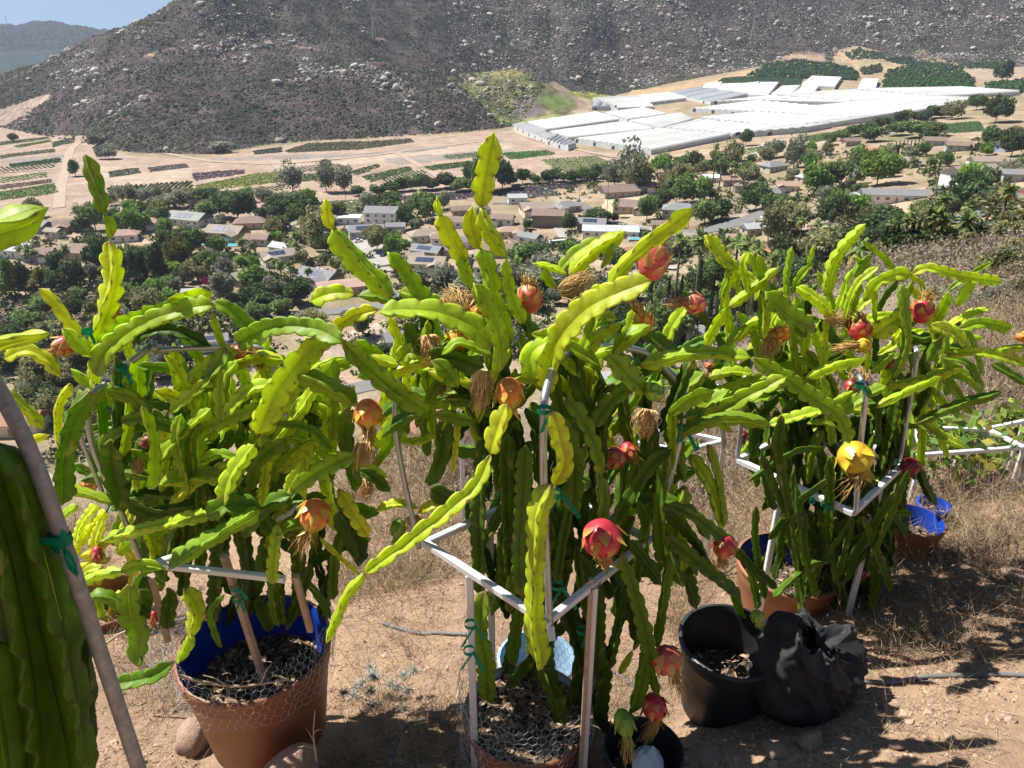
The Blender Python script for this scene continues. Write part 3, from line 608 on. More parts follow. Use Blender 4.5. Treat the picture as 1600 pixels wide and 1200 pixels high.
def house(px, py, wpx, wc, rc, rz, label, storeys=1, hip=False, ell=0, solar=0, name='house', ratio=.62, rise=None, chim=True, y0=60.0, porch=False):
    wpx = wpx*1.13; p = hit(px, py, y0); L = wpx*depth(p)/FPX/max(.55, abs(math.cos(rz))+ratio*.5*abs(math.sin(rz))); W = min(L*ratio, 11 + .1*L); h = 2.9*storeys + .3
    rise = (.23*W if rise is None else rise)
    for ax, ay in ((L/2, W/2), (-L/2, W/2), (L/2, -W/2), (-L/2, -W/2)): pass
    cc = np.array([p[0], p[1]+W*.35]); zz = float(ground(np.array([cc[0]]), np.array([cc[1]]), False)[0])
    root = tag(empty(name, (cc[0], cc[1], zz+.5), rz), label, {'house':'house','shed':'shed','barn':'barn','trailer':'trailer'}.get(name, 'house'), 'houses in the valley' if name == 'house' else None)
    wall, roof = MB(), MB()
    wing(wall, roof, 0, 0, L, W, h, rise, None, hip)
    if ell: wing(wall, roof, ell*L*.30, -W*.55, L*.38, W*.75, h-.02*0-(.0 if storeys == 1 else 2.9)-.05, .19*L*.38, None, hip, along=False)
    wall.build('wall', MW[wc], root); roof.build('roof', MR[rc], root)
    # windows, doors
    nW = max(2, int(L/4)); glass = []
    for st in range(storeys):
        for k in range(nW):
            x = -L/2 + (k+.5)*L/nW; z = 1.0 + 2.9*st
            if ell and abs(x-ell*L*.30) < L*.2 + .8: continue
            if st == 0 and k == nW//2:
                MB().box((x-.5, -W/2-.06, 0), (x+.5, -W/2+.02, 2.1)).build('door', MW['brown'], root); continue
            wd = .6 if (k % 2) else .95
            f = MB().box((x-wd-.1, -W/2-.05, z-.1), (x+wd+.1, -W/2+.02, z+1.3)).build('window', m_trim, root)
            MB().box((x-wd, -W/2-.08, z), (x+wd, -W/2-.04, z+1.2)).build('pane', m_glass, f)
        for sd_ in (-1, 1):
            f = MB().box((sd_*(L/2)-.05, -.9, 1.0+2.9*st), (sd_*(L/2)+.05, .9, 2.3+2.9*st)).build('window', m_glass, root)
    if ell:
        y = -W*.55-L*.38/2*0 - W*.75/2; x = ell*L*.30
        MB().box((x-1.9, y-.07, -.3), (x+1.9, y+.02, 2.1)).build('garage_door', m_trim, root)
    if chim: MB().box((L*.22-.4, W*.1-.3, h), (L*.22+.4, W*.1+.3, h+rise+.9)).build('chimney', MW['pink'], root)
    if solar and rise > .2:
        th = math.atan2(rise, W/2); c_, s_ = math.cos(th), math.sin(th); sp = MB(); n = 3
        for k in range(n):
            x0 = -L*.30 + k*L*.17
            q = [(x0, -W*.40), (x0+L*.16, -W*.40), (x0+L*.16, -W*.12), (x0, -W*.12)]
            sp.add([(a, b, h + rise*(1+2*b/W) + .36) for a, b in q], [[0, 1, 2, 3]])
            sp.add([(a, b, h + rise*(1+2*b/W) + .28) for a, b in q], [[3, 2, 1, 0]])
        sp.build('solar_panel', m_solar, root)
    HOUSES.append((px, py, L, label, root, W)); return root
H = house
H(107,362,42,'tan','brown',.5,'tan gabled house right of the long driveway, upper left', ell=-1)
H(84,372,24,'cream','tan',-.3,'small cream house left of the tan gabled one', chim=False)
H(22,402,50,'white','lightgrey',-.2,'white low house with pale roof at the left edge')
H(60,408,40,'grey','brown',.1,'grey brown-roofed house left of the palm garden', ell=1)
H(120,405,55,'tan','brown',-.15,'long tan house behind the cluster of small palms')
H(192,378,38,'white','pinkish',.2,'white house with pinkish hip roof between tall dark trees', hip=True)
H(293,352,58,'white','green',-.35,'white house with grey-green roof and solar panels', solar=1)
H(352,374,55,'tan','tan',-.25,'tan house with solar roof beside the blue pool', ell=1, solar=1)
H(390,358,45,'tan','brown',.15,'brown-roofed house right of the pool house', hip=True)
H(385,445,42,'tan','tan',.9,'tan barn-like house behind the bushy tree', chim=False)
H(432,412,46,'cream','tan',.5,'cream house with two roof planes of panels above the palms', solar=1, ell=-1)
H(498,446,58,'tan','grey',-.5,'grey gabled house with solar panels by the garden pool', solar=1, ell=1)
H(530,462,66,'pink','pinkish',.35,'low pink-roofed house in front of the solar one', chim=False, rise=1.2)
H(597,350,46,'white','grey',-.1,'white two-storey house with grey roof', storeys=2)
H(572,372,48,'grey','grey',.15,'long blue-grey house with solar roof below the white two-storey one', solar=1)
H(618,364,26,'blue','grey',.1,'small blue gabled house beside the long blue-grey one')
H(545,350,30,'white','white',0,'white flat-roofed carport house left of the two-storey one', rise=.1, chim=False)
H(662,378,44,'cream','tan',.35,'cream house with hip roof facing the cul-de-sac', hip=True, ell=1)
H(692,384,30,'white','brown',-.2,'white brown-roofed cottage behind the cul-de-sac')
H(668,404,44,'tan','grey',-.4,'tan house with two solar panels on its gable', solar=1)
H(668,424,52,'cream','tan',-.15,'cream house with a row of solar panels, lowest by the cul-de-sac', solar=1, ell=1)
H(648,412,24,'white','tan',.2,'small white cottage left of the solar gable house', chim=False)
H(838,335,46,'cream','tan',.2,'cream tan-roofed house above the brown two-storey one', ell=-1)
H(857,355,44,'brown','brown',-.1,'brown two-storey house with deck', storeys=2)
H(828,382,30,'white','grey',-.6,'white grey-roofed house with fenced yard', chim=False)
H(808,318,26,'white','lightgrey',.1,'small white house left of the motorhome')
H(955,372,78,'white','lightgrey',-.1,'long white metal shed beside the small pool', name='shed', rise=1.2, chim=False)
H(925,360,40,'brown','grey',-.2,'brown house with solar roof above the long white shed', solar=1)
H(990,333,52,'tan','brown',-.3,'large brown-roofed house inside the road bend', ell=1)
H(968,308,54,'tan','brown',.25,'long brown house above the road bend')
H(1065,338,50,'cream','grey',-.25,'cream house with grey hip roof right of the road bend', hip=True)
H(1000,408,44,'pink','terracotta',.2,'house with terracotta roof behind the tall fruit stem', chim=False)
H(1248,345,48,'white','tan',.3,'white house with tan hip roof and blue windows', hip=True, ell=-1)
H(1400,316,88,'white','grey',-.12,'very long white ranch house with grey roof', ratio=.3, chim=False)
H(1350,318,30,'white','lightgrey',.1,'white garage left of the ranch house', chim=False)
H(1524,292,78,'white','tan',.35,'big two-storey white house with tan roof behind a round tree', storeys=2, ell=-1)
H(1588,284,36,'grey','grey',-.2,'grey house at the right edge of the picture')
H(1362,243,24,'pink','orange',0,'house with bright orange roof among the orchards', chim=False)
H(1212,448,28,'white','lightgrey',0,'pale flat-roofed house below the palms', rise=.1, chim=False)
H(1183,408,30,'pink','orange',.3,'orange-roofed house left of the pale flat one', chim=False)
H(1142,290,26,'tan','pinkish',.1,'pink-roofed bungalow in the grove of the middle right', chim=False)
H(1462,228,30,'grey','brown',-.2,'brown-roofed house far among the trees at right')
H(1578,236,40,'blue','grey',.4,'pale blue house among far trees at the right edge')
H(1330,228,24,'tan','brown',.2,'small tan house near the row of dark conifers', chim=False)
H(1110,286,22,'white','white',0,'white cottage among trees right of the eucalyptus', chim=False)
H(70,546,34,'grey','grey',.6,'grey gabled house in the trees at lower left')
H(628,545,52,'white','grey',.4,'white grey-roofed house seen through the middle stems', ell=1)
H(780,402,48,'tan','brown',-.1,'brown-roofed house behind the tallest stems')
H(332,548,40,'white','grey',.3,'white solar-roofed house glimpsed above the hoop', solar=1)
H(272,668,60,'white','dark',.5,'white house with dark roof close below the hillside', chim=False)
H(1098,535,44,'grey','grey',-.2,'grey-roofed house below the cypress row')
H(655,722,120,'cream','terracotta',-.5,'terracotta tiled house just below the slope', y0=80, chim=False)
H(20,680,70,'cream','terracotta',.1,'red tiled house at the left edge below the pole', y0=80, chim=False)
H(720,338,30,'pink','brown',.3,'pinkish house behind the leftmost upright stems', chim=False)
H(960,612,60,'white','lightgrey',.2,'white house glimpsed behind the right side of the middle plant', y0=70, chim=False)
H(1195,312,40,'grey','grey',.2,'grey roofed house beside the upper road', chim=False)
_r = random.Random(5)
for px_, py_, lb in ((440,398,'garage with brown roof beside the bare round yard'),(402,384,'tan cottage left of the bare round yard'),(470,362,'low tan house behind the palm clump'),(515,352,'pale bungalow left of the carport house'),(700,402,'brown cottage right of the solar houses'),(730,388,'tan house behind the two upright stems'),(752,366,'brown house beneath the tallest stem'),
  (705,356,'grey cottage behind the dark conifers'),(785,352,'white cottage left of the brown two-storey house'),(798,372,'tan shed by the fenced yard'),(885,332,'brown bungalow left of the road bend'),(1035,362,'tan house below the road bend'),(1150,384,'tan bungalow above the orange roof'),(1180,368,'white bungalow under the palms'),(1085,304,'grey bungalow above the pines'),
  (1165,300,'tan cottage behind the flowering hedge'),(1210,268,'pink house deep in the upper grove'),(1260,286,'small white house in the upper grove'),(1300,268,'brown bungalow left of the red wall'),(1420,262,'tan cottage beside the feather palms'),(1500,236,'white bungalow at the foot of the far orchard'),(1540,262,'tan garage behind the big two-storey house'),(225,358,'brown bungalow under the bright round tree'),
  (155,348,'grey cottage behind the dark thicket'),(60,362,'tan bungalow at the far left edge of town'),(300,470,'brown shed in the dry yard'),(760,430,'grey roofed house behind the withered blooms'),(870,420,'tan house by the magenta bush'),(1010,300,'pale bungalow above the long brown house'),(1230,300,'grey bungalow above the blue-windowed house')):
    H(px_, py_, _r.uniform(24, 38), _r.choice(['tan','cream','white','grey','tan']), _r.choice(['brown','tan','grey','pinkish','lightgrey']), _r.uniform(-.5, .5), lb, hip=_r.random() < .35, chim=False, ell=_r.choice([0, 0, 1, -1]))
# red wall, fences
for pts, lb, cc_, hh in (([(1462,292),(1500,298),(1560,300),(1600,306)],'long dark red wall behind the ranch house yard','pink',2.0),([(980,352),(1050,366),(1100,372)],'pale wall along the road bend','cream',1.5),([(590,420),(640,412),(660,430)],'pale garden wall by the cul-de-sac','cream',1.4),([(790,372),(820,392),(850,388)],'brown board fence round the fenced yard','brown',1.6),([(1210,352),(1260,356),(1300,350)],'white wall below the blue-windowed house','white',1.3)):
    P_ = hits(np.array(pts, float), 100.0); mb = MB()
    for A0, B0 in zip(P_[:-1], P_[1:]):
        d_ = (B0-A0)/np.linalg.norm(B0-A0); n_ = np.array([-d_[1], d_[0], 0])*.12; V4 = [A0-n_-[0,0,.6], B0-n_-[0,0,.6], B0+n_-[0,0,.6], A0+n_-[0,0,.6]]; mb.add(V4+[v+np.array([0,0,hh+.6]) for v in V4], np.array([(4,5,6,7),(0,1,5,4),(1,2,6,5),(2,3,7,6),(3,0,4,7)]))
    tag(mb.build('garden_wall', m_redwall if 'red' in lb else MW[cc_]), lb, 'wall')
# motorhome, trailers, pools, cars, tent
def van(px, py, wpx, rz, c, label, name='parked_car', cat='car', hgt=1.45, length=4.4, group='vehicles parked by the houses'):
    p = hit(px, py); root = tag(empty(name, p + [0, 0, .3], rz), label, cat, group)
    sc = 1.0; L = length; b = MB(); b.box((-L/2, -.9, .35), (L/2, .9, .85 if hgt < 2 else hgt)).build('body', c, root)
    if hgt < 2:
        b = MB(); b.add([(-L*.28,-.75,.85),(L*.25,-.75,.85),(L*.25,.75,.85),(-L*.28,.75,.85),(-L*.18,-.62,hgt),(L*.12,-.62,hgt),(L*.12,.62,hgt),(-L*.18,.62,hgt)], np.array([(4,5,6,7),(0,1,5,4),(1,2,6,5),(2,3,7,6),(3,0,4,7)])); b.build('window', m_glass, root)
        MB().box((-L*.17, -.6, hgt+.003), (L*.11, .6, hgt+.04)).build('roof', c, root)
    else: MB().box((-L*.35, -.93, 1.3), (L*.3, -.9, 2.0)).build('window', m_glass, root)
    for x in (-L*.32, L*.32):
        for y in (-.86, .86): MB().tube([(x, y-.1, .33), (x, y+.1, .33)], .33, 12).build('wheel', m_dark, root)
    return root
m_carw = mat('car_white', (.75,.75,.75), rough=.25, spec=.5); m_carr = mat('car_red', (.5,.03,.05), rough=.25); m_cars = mat('car_silver', (.4,.42,.44), rough=.25, spec=.5); m_card = mat('car_dark', (.04,.05,.07), rough=.25)
van(873,326,0,.1,m_carw,'white motorhome parked beside the tan house','motorhome','motorhome',3.0,8.5)
van(870,384,0,.3,m_carw,'white boat-like trailer with rounded cover behind the fenced yard','camper_trailer','trailer',2.6,8)
van(851,324,0,0,m_carw,'white box truck left of the motorhome','box_truck','truck',2.6,6)
van(1590-395,342,0,.2,m_carw,'white pickup on the upper road','pickup_truck','truck')
van(599,401,0,1.3,m_card,'dark car at the mouth of the cul-de-sac'); van(552,372,0,.2,m_carw,'white van by the blue-grey house'); van(560,378,0,.4,m_carw,'white car in front of the blue-grey house')
van(497,424,0,.3,m_carw,'white car left of the blue one behind the solar house'); van(511,427,0,.3,m_cars,'silver blue car behind the solar house'); van(903,314,0,1.2,m_carw,'white car on the road at the top of the bend')
van(1372,308,0,.2,m_card,'dark car in front of the ranch house'); van(1378,311,0,.2,m_cars,'silver car beside the ranch house'); van(455,426,0,.1,m_carw,'white car under the palms by the garden pool')
van(1060,455,0,.1,m_carw,'white car between the cypresses'); van(1137,334,0,0,m_carr,'dark red car left of the upper road')
def pool(px, py, w, l, label, rz=0.0):
    p = hit(px, py); root = tag(empty('swimming_pool', p, rz), label, 'pool', 'backyard pools')
    z = .55
    MB().box((-w/2-.8, -l/2-.8, -1), (w/2+.8, l/2+.8, z)).build('deck', m_concrete, root); MB().box((-w/2, -l/2, z+.003), (w/2, l/2, z+.03)).build('water', m_pool, root)
pool(318,382,11,6,'blue pool left of the tan solar house'); pool(352,384,12,6,'turquoise pool in front of the tan solar house',.1); pool(440,446,9,4.5,'garden pool behind the palms'); pool(998,374,9,4,'light blue pool right of the long shed'); pool(74,646,7,3.5,'bright blue pool near the left edge')
m_mag = mat('bougainvillea_petals', (.38,.015,.10), rough=.8)
m_tent = mat('red_fabric', (.6,.05,.12), rough=.7)
p = hit(322, 442); mb = MB(); mb.add([(-2.4,-1.6,0),(2.4,-1.6,0),(2.4,1.6,0),(-2.4,1.6,0),(-.6,0,3.0),(1.2,.3,2.6)], [np.array([(0,1,5,4),(2,3,4,5)]), np.array([(1,2,5),(3,0,4)])])
o = mb.build('tent', m_tent); o.location = p + [0, 0, .3]; tag(o, 'crimson pointed tarp tent among the trees', 'tent')
haze()
# power pylons and poles
m_steel = mat('pylon_steel', (.50,.52,.55), rough=.5, metal=.3)
def pylon(px, py, hpx, label):
    p = hit(px, py, 700.0); h = hpx*depth(p)/FPX; root = tag(empty('power_pylon', p), label, 'pylon', 'pylons on the mountain')
    mb = MB(); b = .09*h
    for sx in (-1, 1):
        for sy in (-1, 1): mb.tube([(sx*b, sy*b, 0), (sx*b*.3, sy*b*.3, h*.6), (sx*b*.12, sy*b*.12, h)], .2, 4)
    for k in range(7):
        z = h*k/8; r = b*(1-.8*z/h); r2 = b*(1-.8*(z+h/8)/h)
        for sx in (-1, 1): mb.tube([(sx*r, -r, z), (-sx*r2, -r2, z+h/8)], .12, 4); mb.tube([(-r, sx*r, z), (-r2, -sx*r2, z+h/8)], .12, 4)
    mb.build('tower', m_steel, root)
    for z in (.68, .8, .92): MB().tube([(-.16*h, 0, z*h), (.16*h, 0, z*h)], .2, 4).build('crossarm', m_steel, root)
pylon(585,60,33,'thin pale pylon on the left mountain ridge spur'); pylon(814,78,36,'faint steel pylon on the middle of the mountain'); pylon(1175,62,34,'steel pylon on the right mountain above the orchards')
p = np.array(hit(12, 42, 3000.0)); MB().tube([p, p+[0, 0, 50]], 1.2, 5).build('radio_mast', m_steel).update_tag(); tag(bpy.data.objects['radio_mast'], 'tiny mast on the far blue-grey ridge at the left', 'mast')
m_wood = mat('pole_wood', (.14,.10,.075), rough=.9)
for px, py, hp, lb in ((948,338,55,'wooden power pole inside the road bend'), (1382,250,18,'pole beside the white house wall at the far right'), (905,316,30,'wooden pole at the top of the bend'), (1075,358,30,'wooden pole right of the road bend'), (432,500,90,'slim pole by the lower road'), (543,340,45,'pole behind the scalloped stem'), (1250,412,28,'pole above the pale flat house')):
    p = hit(px, py); h = hp*depth(p)/FPX; root = tag(empty('utility_pole', p), lb, 'pole', 'utility poles'); MB().tube([(0, 0, -1), (0, 0, h)], [.16, .12], 6).build('pole', m_wood, root); MB().box((-1.1, -.06, h-1.0), (1.1, .06, h-.85)).build('crossarm', m_wood, root)
# ================= trees
def leafcloud(P, s, name, m, aspect=.55, col=None, up=0.0):
    n = len(P); a = rng.normal(size=(n, 3)); a[:, 2] = a[:, 2]*(1-up); a /= np.linalg.norm(a, axis=1)[:, None]; b = np.cross(a, rng.normal(size=(n, 3))); b /= np.linalg.norm(b, axis=1)[:, None]
    a = a*s[:, None]; b = b*(s*aspect)[:, None]
    W = np.stack([P-a, P-b*1.0, P+a, P+b], 1).reshape(-1, 3)
    return npmesh(name, W, np.arange(4*n).reshape(n, 4), np.repeat(col, 4, 0) if col is not None else None, False)
def crown_points(n, lobes, seedr):
    """points spread through an uneven crown of unit radius"""
    r = np.random.default_rng(seedr); c = r.normal(size=(lobes, 3)); c /= np.linalg.norm(c, axis=1)[:, None]; c *= r.uniform(.2, .68, (lobes, 1)); c[:, 2] *= .9
    rad = r.uniform(.28, .5, lobes); k = r.integers(0, lobes, n); d = r.normal(size=(n, 3)); d /= np.linalg.norm(d, axis=1)[:, None]
    d *= (r.uniform(.2, 1.0, n)**.45)[:, None]
    return c[k] + d*rad[k][:, None], k, lobes
m_leaf = {}
for k, c in {'dark': (.09,.135,.05), 'mid': (.16,.23,.075), 'bright': (.19,.31,.06), 'olive': (.26,.255,.12), 'grey': (.25,.265,.185), 'yellow': (.16,.15,.04), 'mag': (.38,.02,.12), 'purple': (.12,.08,.10), 'palm': (.17,.23,.07), 'cyp': (.04,.065,.028)}.items():
    m_leaf[k] = mat('leaves_'+k, attr=True, rough=.75, spec=.15, rnd=.35, transl=.38)
    b = m_leaf[k].node_tree; mul = b.nodes.new('ShaderNodeVectorMath'); mul.operation = 'MULTIPLY'; mul.inputs[1].default_value = c
    at = [q for q in b.nodes if q.type == 'ATTRIBUTE'][0]; hs = [q for q in b.nodes if q.type == 'HUE_SAT'][0]
    b.links.new(at.outputs['Color'], mul.inputs[0]); b.links.new(mul.outputs[0], hs.inputs['Color'])
m_bark = mat('bark', (.13,.10,.075), rough=.95)
CR = {}; TR = {}
def mk_broad(kind, seed, n, sz, shape, lob):
    P, k, L = crown_points(n, lob, seed); r = np.random.default_rng(seed+100); P = P*np.array(shape); tone = r.uniform(.65, 1.35, L)[k]*r.uniform(.7, 1.3, n)
    me = leafcloud(P + [0, 0, 1.0], np.full(n, sz)*r.uniform(.7, 1.3, n), 'crown', None, .6, np.ones((n, 3))*tone[:, None]); return me
for seed in range(4): CR[('broad', seed)] = mk_broad('broad', seed, 2200, .10, (1, 1, .85), 18)
for seed in range(3): CR[('tall', seed)] = mk_broad('tall', seed+20, 1900, .095, (.62, .62, 1.25), 20)
for seed in range(2): CR[('wispy', seed)] = mk_broad('wispy', seed+40, 1500, .085, (.95, .95, .95), 24)
def trunk_mesh(seed, h0=-.35, top=1.1):
    r = random.Random(seed); mb = MB(); mb.tube([(0,0,h0-.5), (.02,0,.3), (.05,.03,top)], [.055, .045, .02], 6)
    for k in range(5):
        a = r.uniform(0, 6.3); z = r.uniform(.25, .7); mb.tube([(0,0,z), (.25*math.cos(a), .25*math.sin(a), z+.25), (.5*math.cos(a), .5*math.sin(a), z+.5)], [.028, .02, .01], 5)
    return mb.mesh('trunk', True)
for s_ in range(3): TR[s_] = trunk_mesh(s_); TR[s_].materials.append(m_bark)
def cyp_mesh(seed, n=1500):
    r = np.random.default_rng(seed); z = r.uniform(0, 1, n)**.9; rad = .085*np.minimum(1, (z*6+.35))*np.sqrt(np.clip(1-z, 0, 1))*1.35*(1+.2*np.sin(z*21+seed)); th = r.uniform(0, 6.28, n); q = r.uniform(.75, 1.05, n)
    P = np.stack([rad*q*np.cos(th), rad*q*np.sin(th), z], 1); return leafcloud(P, np.full(n, .02), 'crown', None, .5, np.ones((n, 3))*r.uniform(.6, 1.4, n)[:, None])
CR[('cyp', 0)] = cyp_mesh(1); CR[('cyp', 1)] = cyp_mesh(2)
def palm_mesh(seed, fan=True, nf=26):
    """crown of fronds of unit length"""
    r = np.random.default_rng(seed); V_, F_, C_ = [], [], []; n0 = 0
    for k in range(nf):
        az = r.uniform(0, 6.28); el = r.uniform(-.9, 1.25); dead = el < -.55; u = np.array([math.cos(az), math.sin(az), 0]); t = np.linspace(0, 1, 7); dro = .55 if not fan else .35
        x = t*math.cos(el); z = t*math.sin(el) - dro*t**2.2*(1.1 if el < .8 else .5); C0 = u[None]*x[:, None] + np.array([0, 0, 1])*z[:, None]; s = np.array([-u[1], u[0], 0])
        w = (.30 if fan else .17)*np.sin(np.pi*np.clip(t*.92+.06, 0, 1))**(1.6 if fan else .8); jag = np.where(np.arange(7) % 2, 1.0, .6)
        for sg in (-1, 1):
            E = C0 + s*(w*jag*sg)[:, None] - np.array([0, 0, 1])*(w*.35)[:, None]; V_ += [C0, E]; i = np.arange(6); F_.append(np.stack([i, i+1, i+8, i+7], 1) + n0); n0 += 14
            C_.append(np.ones((14, 3))*(np.array([2.2, 1.2, 1.1]) if dead else r.uniform(.7, 1.4)))
    return npmesh('crown', np.concatenate(V_), np.concatenate(F_), np.concatenate(C_), False)
for s_ in range(3): CR[('palm', s_)] = palm_mesh(s_)
for s_ in range(2): CR[('date', s_)] = palm_mesh(s_+9, False, 34)
mt_ = MB().tube([(0,0,-.05), (.004,0,.5), (0,0,1)], [.014, .010, .009], 7).mesh('trunk', True); mt_.materials.append(m_bark); TR['palm'] = mt_
_cm = {}
def crown_obj(key, leaf, parent):
    kk = (key, leaf)
    if kk not in _cm: me = CR[key].copy(); me.name = 'crown'; me.materials.clear(); me.materials.append(m_leaf[leaf]); _cm[kk] = me
    o = bpy.data.objects.new('crown', _cm[kk]); S.collection.objects.link(o); o.parent = parent; return o
TONE = {'dark': 'dark green', 'mid': 'mid green', 'bright': 'bright green', 'olive': 'olive', 'grey': 'grey-green', 'yellow': 'yellowish', 'mag': 'magenta flowering', 'purple': 'purplish', 'palm': 'green', 'cyp': 'dark'}
WORD = {'broad': ('broadleaf_tree', 'tree', 'round'), 'tall': ('tall_tree', 'tree', 'tall'), 'wispy': ('thin_tree', 'tree', 'loose thin-crowned'), 'palm': ('fan_palm', 'palm', 'fan'), 'date': ('feather_palm', 'palm', 'feathery'), 'cyp': ('cypress_tree', 'cypress', 'columnar')}
PLACED = []; TREES = []
def tree(px, pyb, hpx, wpx, kind, leaf, y0=60.0):
    p = hit(px, pyb, y0); k = depth(p)/FPX; q_ = 1.15 if kind in ('broad', 'wispy') else 1; h = hpx*k*q_; w = wpx*k*q_*1.05; nm, cat, sh = WORD[kind]
    root = empty(nm, p, 0); v = random.randrange({'broad':4,'tall':3,'wispy':2,'palm':3,'date':2,'cyp':2}[kind]); rz = random.uniform(0, 6.28)
    if kind in ('broad', 'tall', 'wispy'):
        c = crown_obj((kind, v), leaf, root); zs = {'broad': .8, 'tall': 1.25, 'wispy': .9}[kind]; ws = {'broad': .95, 'tall': .62, 'wispy': .95}[kind]
        tr = .03 if kind != 'tall' else .04
        if kind == 'wispy': tr = .06
        sz = h*(1-tr)/(2*zs*.93); c.scale = (w/2/ws, w/2/ws, sz); c.location = (0, 0, h*tr - sz*(1-zs*.93)); c.rotation_euler = (0, 0, rz)
        t = bpy.data.objects.new('trunk', TR[v % 3]); t.scale = (h*.35, h*.35, h*.52); t.rotation_euler = (0, 0, rz)
    elif kind == 'cyp':
        c = crown_obj((kind, v), leaf, root); c.scale = (w/.23, w/.23, h*.97); c.location = (0, 0, h*.03); t = bpy.data.objects.new('trunk', TR['palm']); t.scale = (h*.8, h*.8, h*.4)
    else:
        c = crown_obj((kind, v), leaf, root); c.scale = (w/1.4,)*3; c.location = (0, 0, h-w*.25); c.rotation_euler = (0, 0, rz); t = bpy.data.objects.new('trunk', TR['palm']); t.scale = (max(h, 8)*1.3,)*2 + (h-w*.25,)
    S.collection.objects.link(t); t.parent = root
    TREES.append((px, pyb, hpx, nm, cat, sh, TONE[leaf], root, p)); PLACED.append((px, pyb, wpx))
T = tree
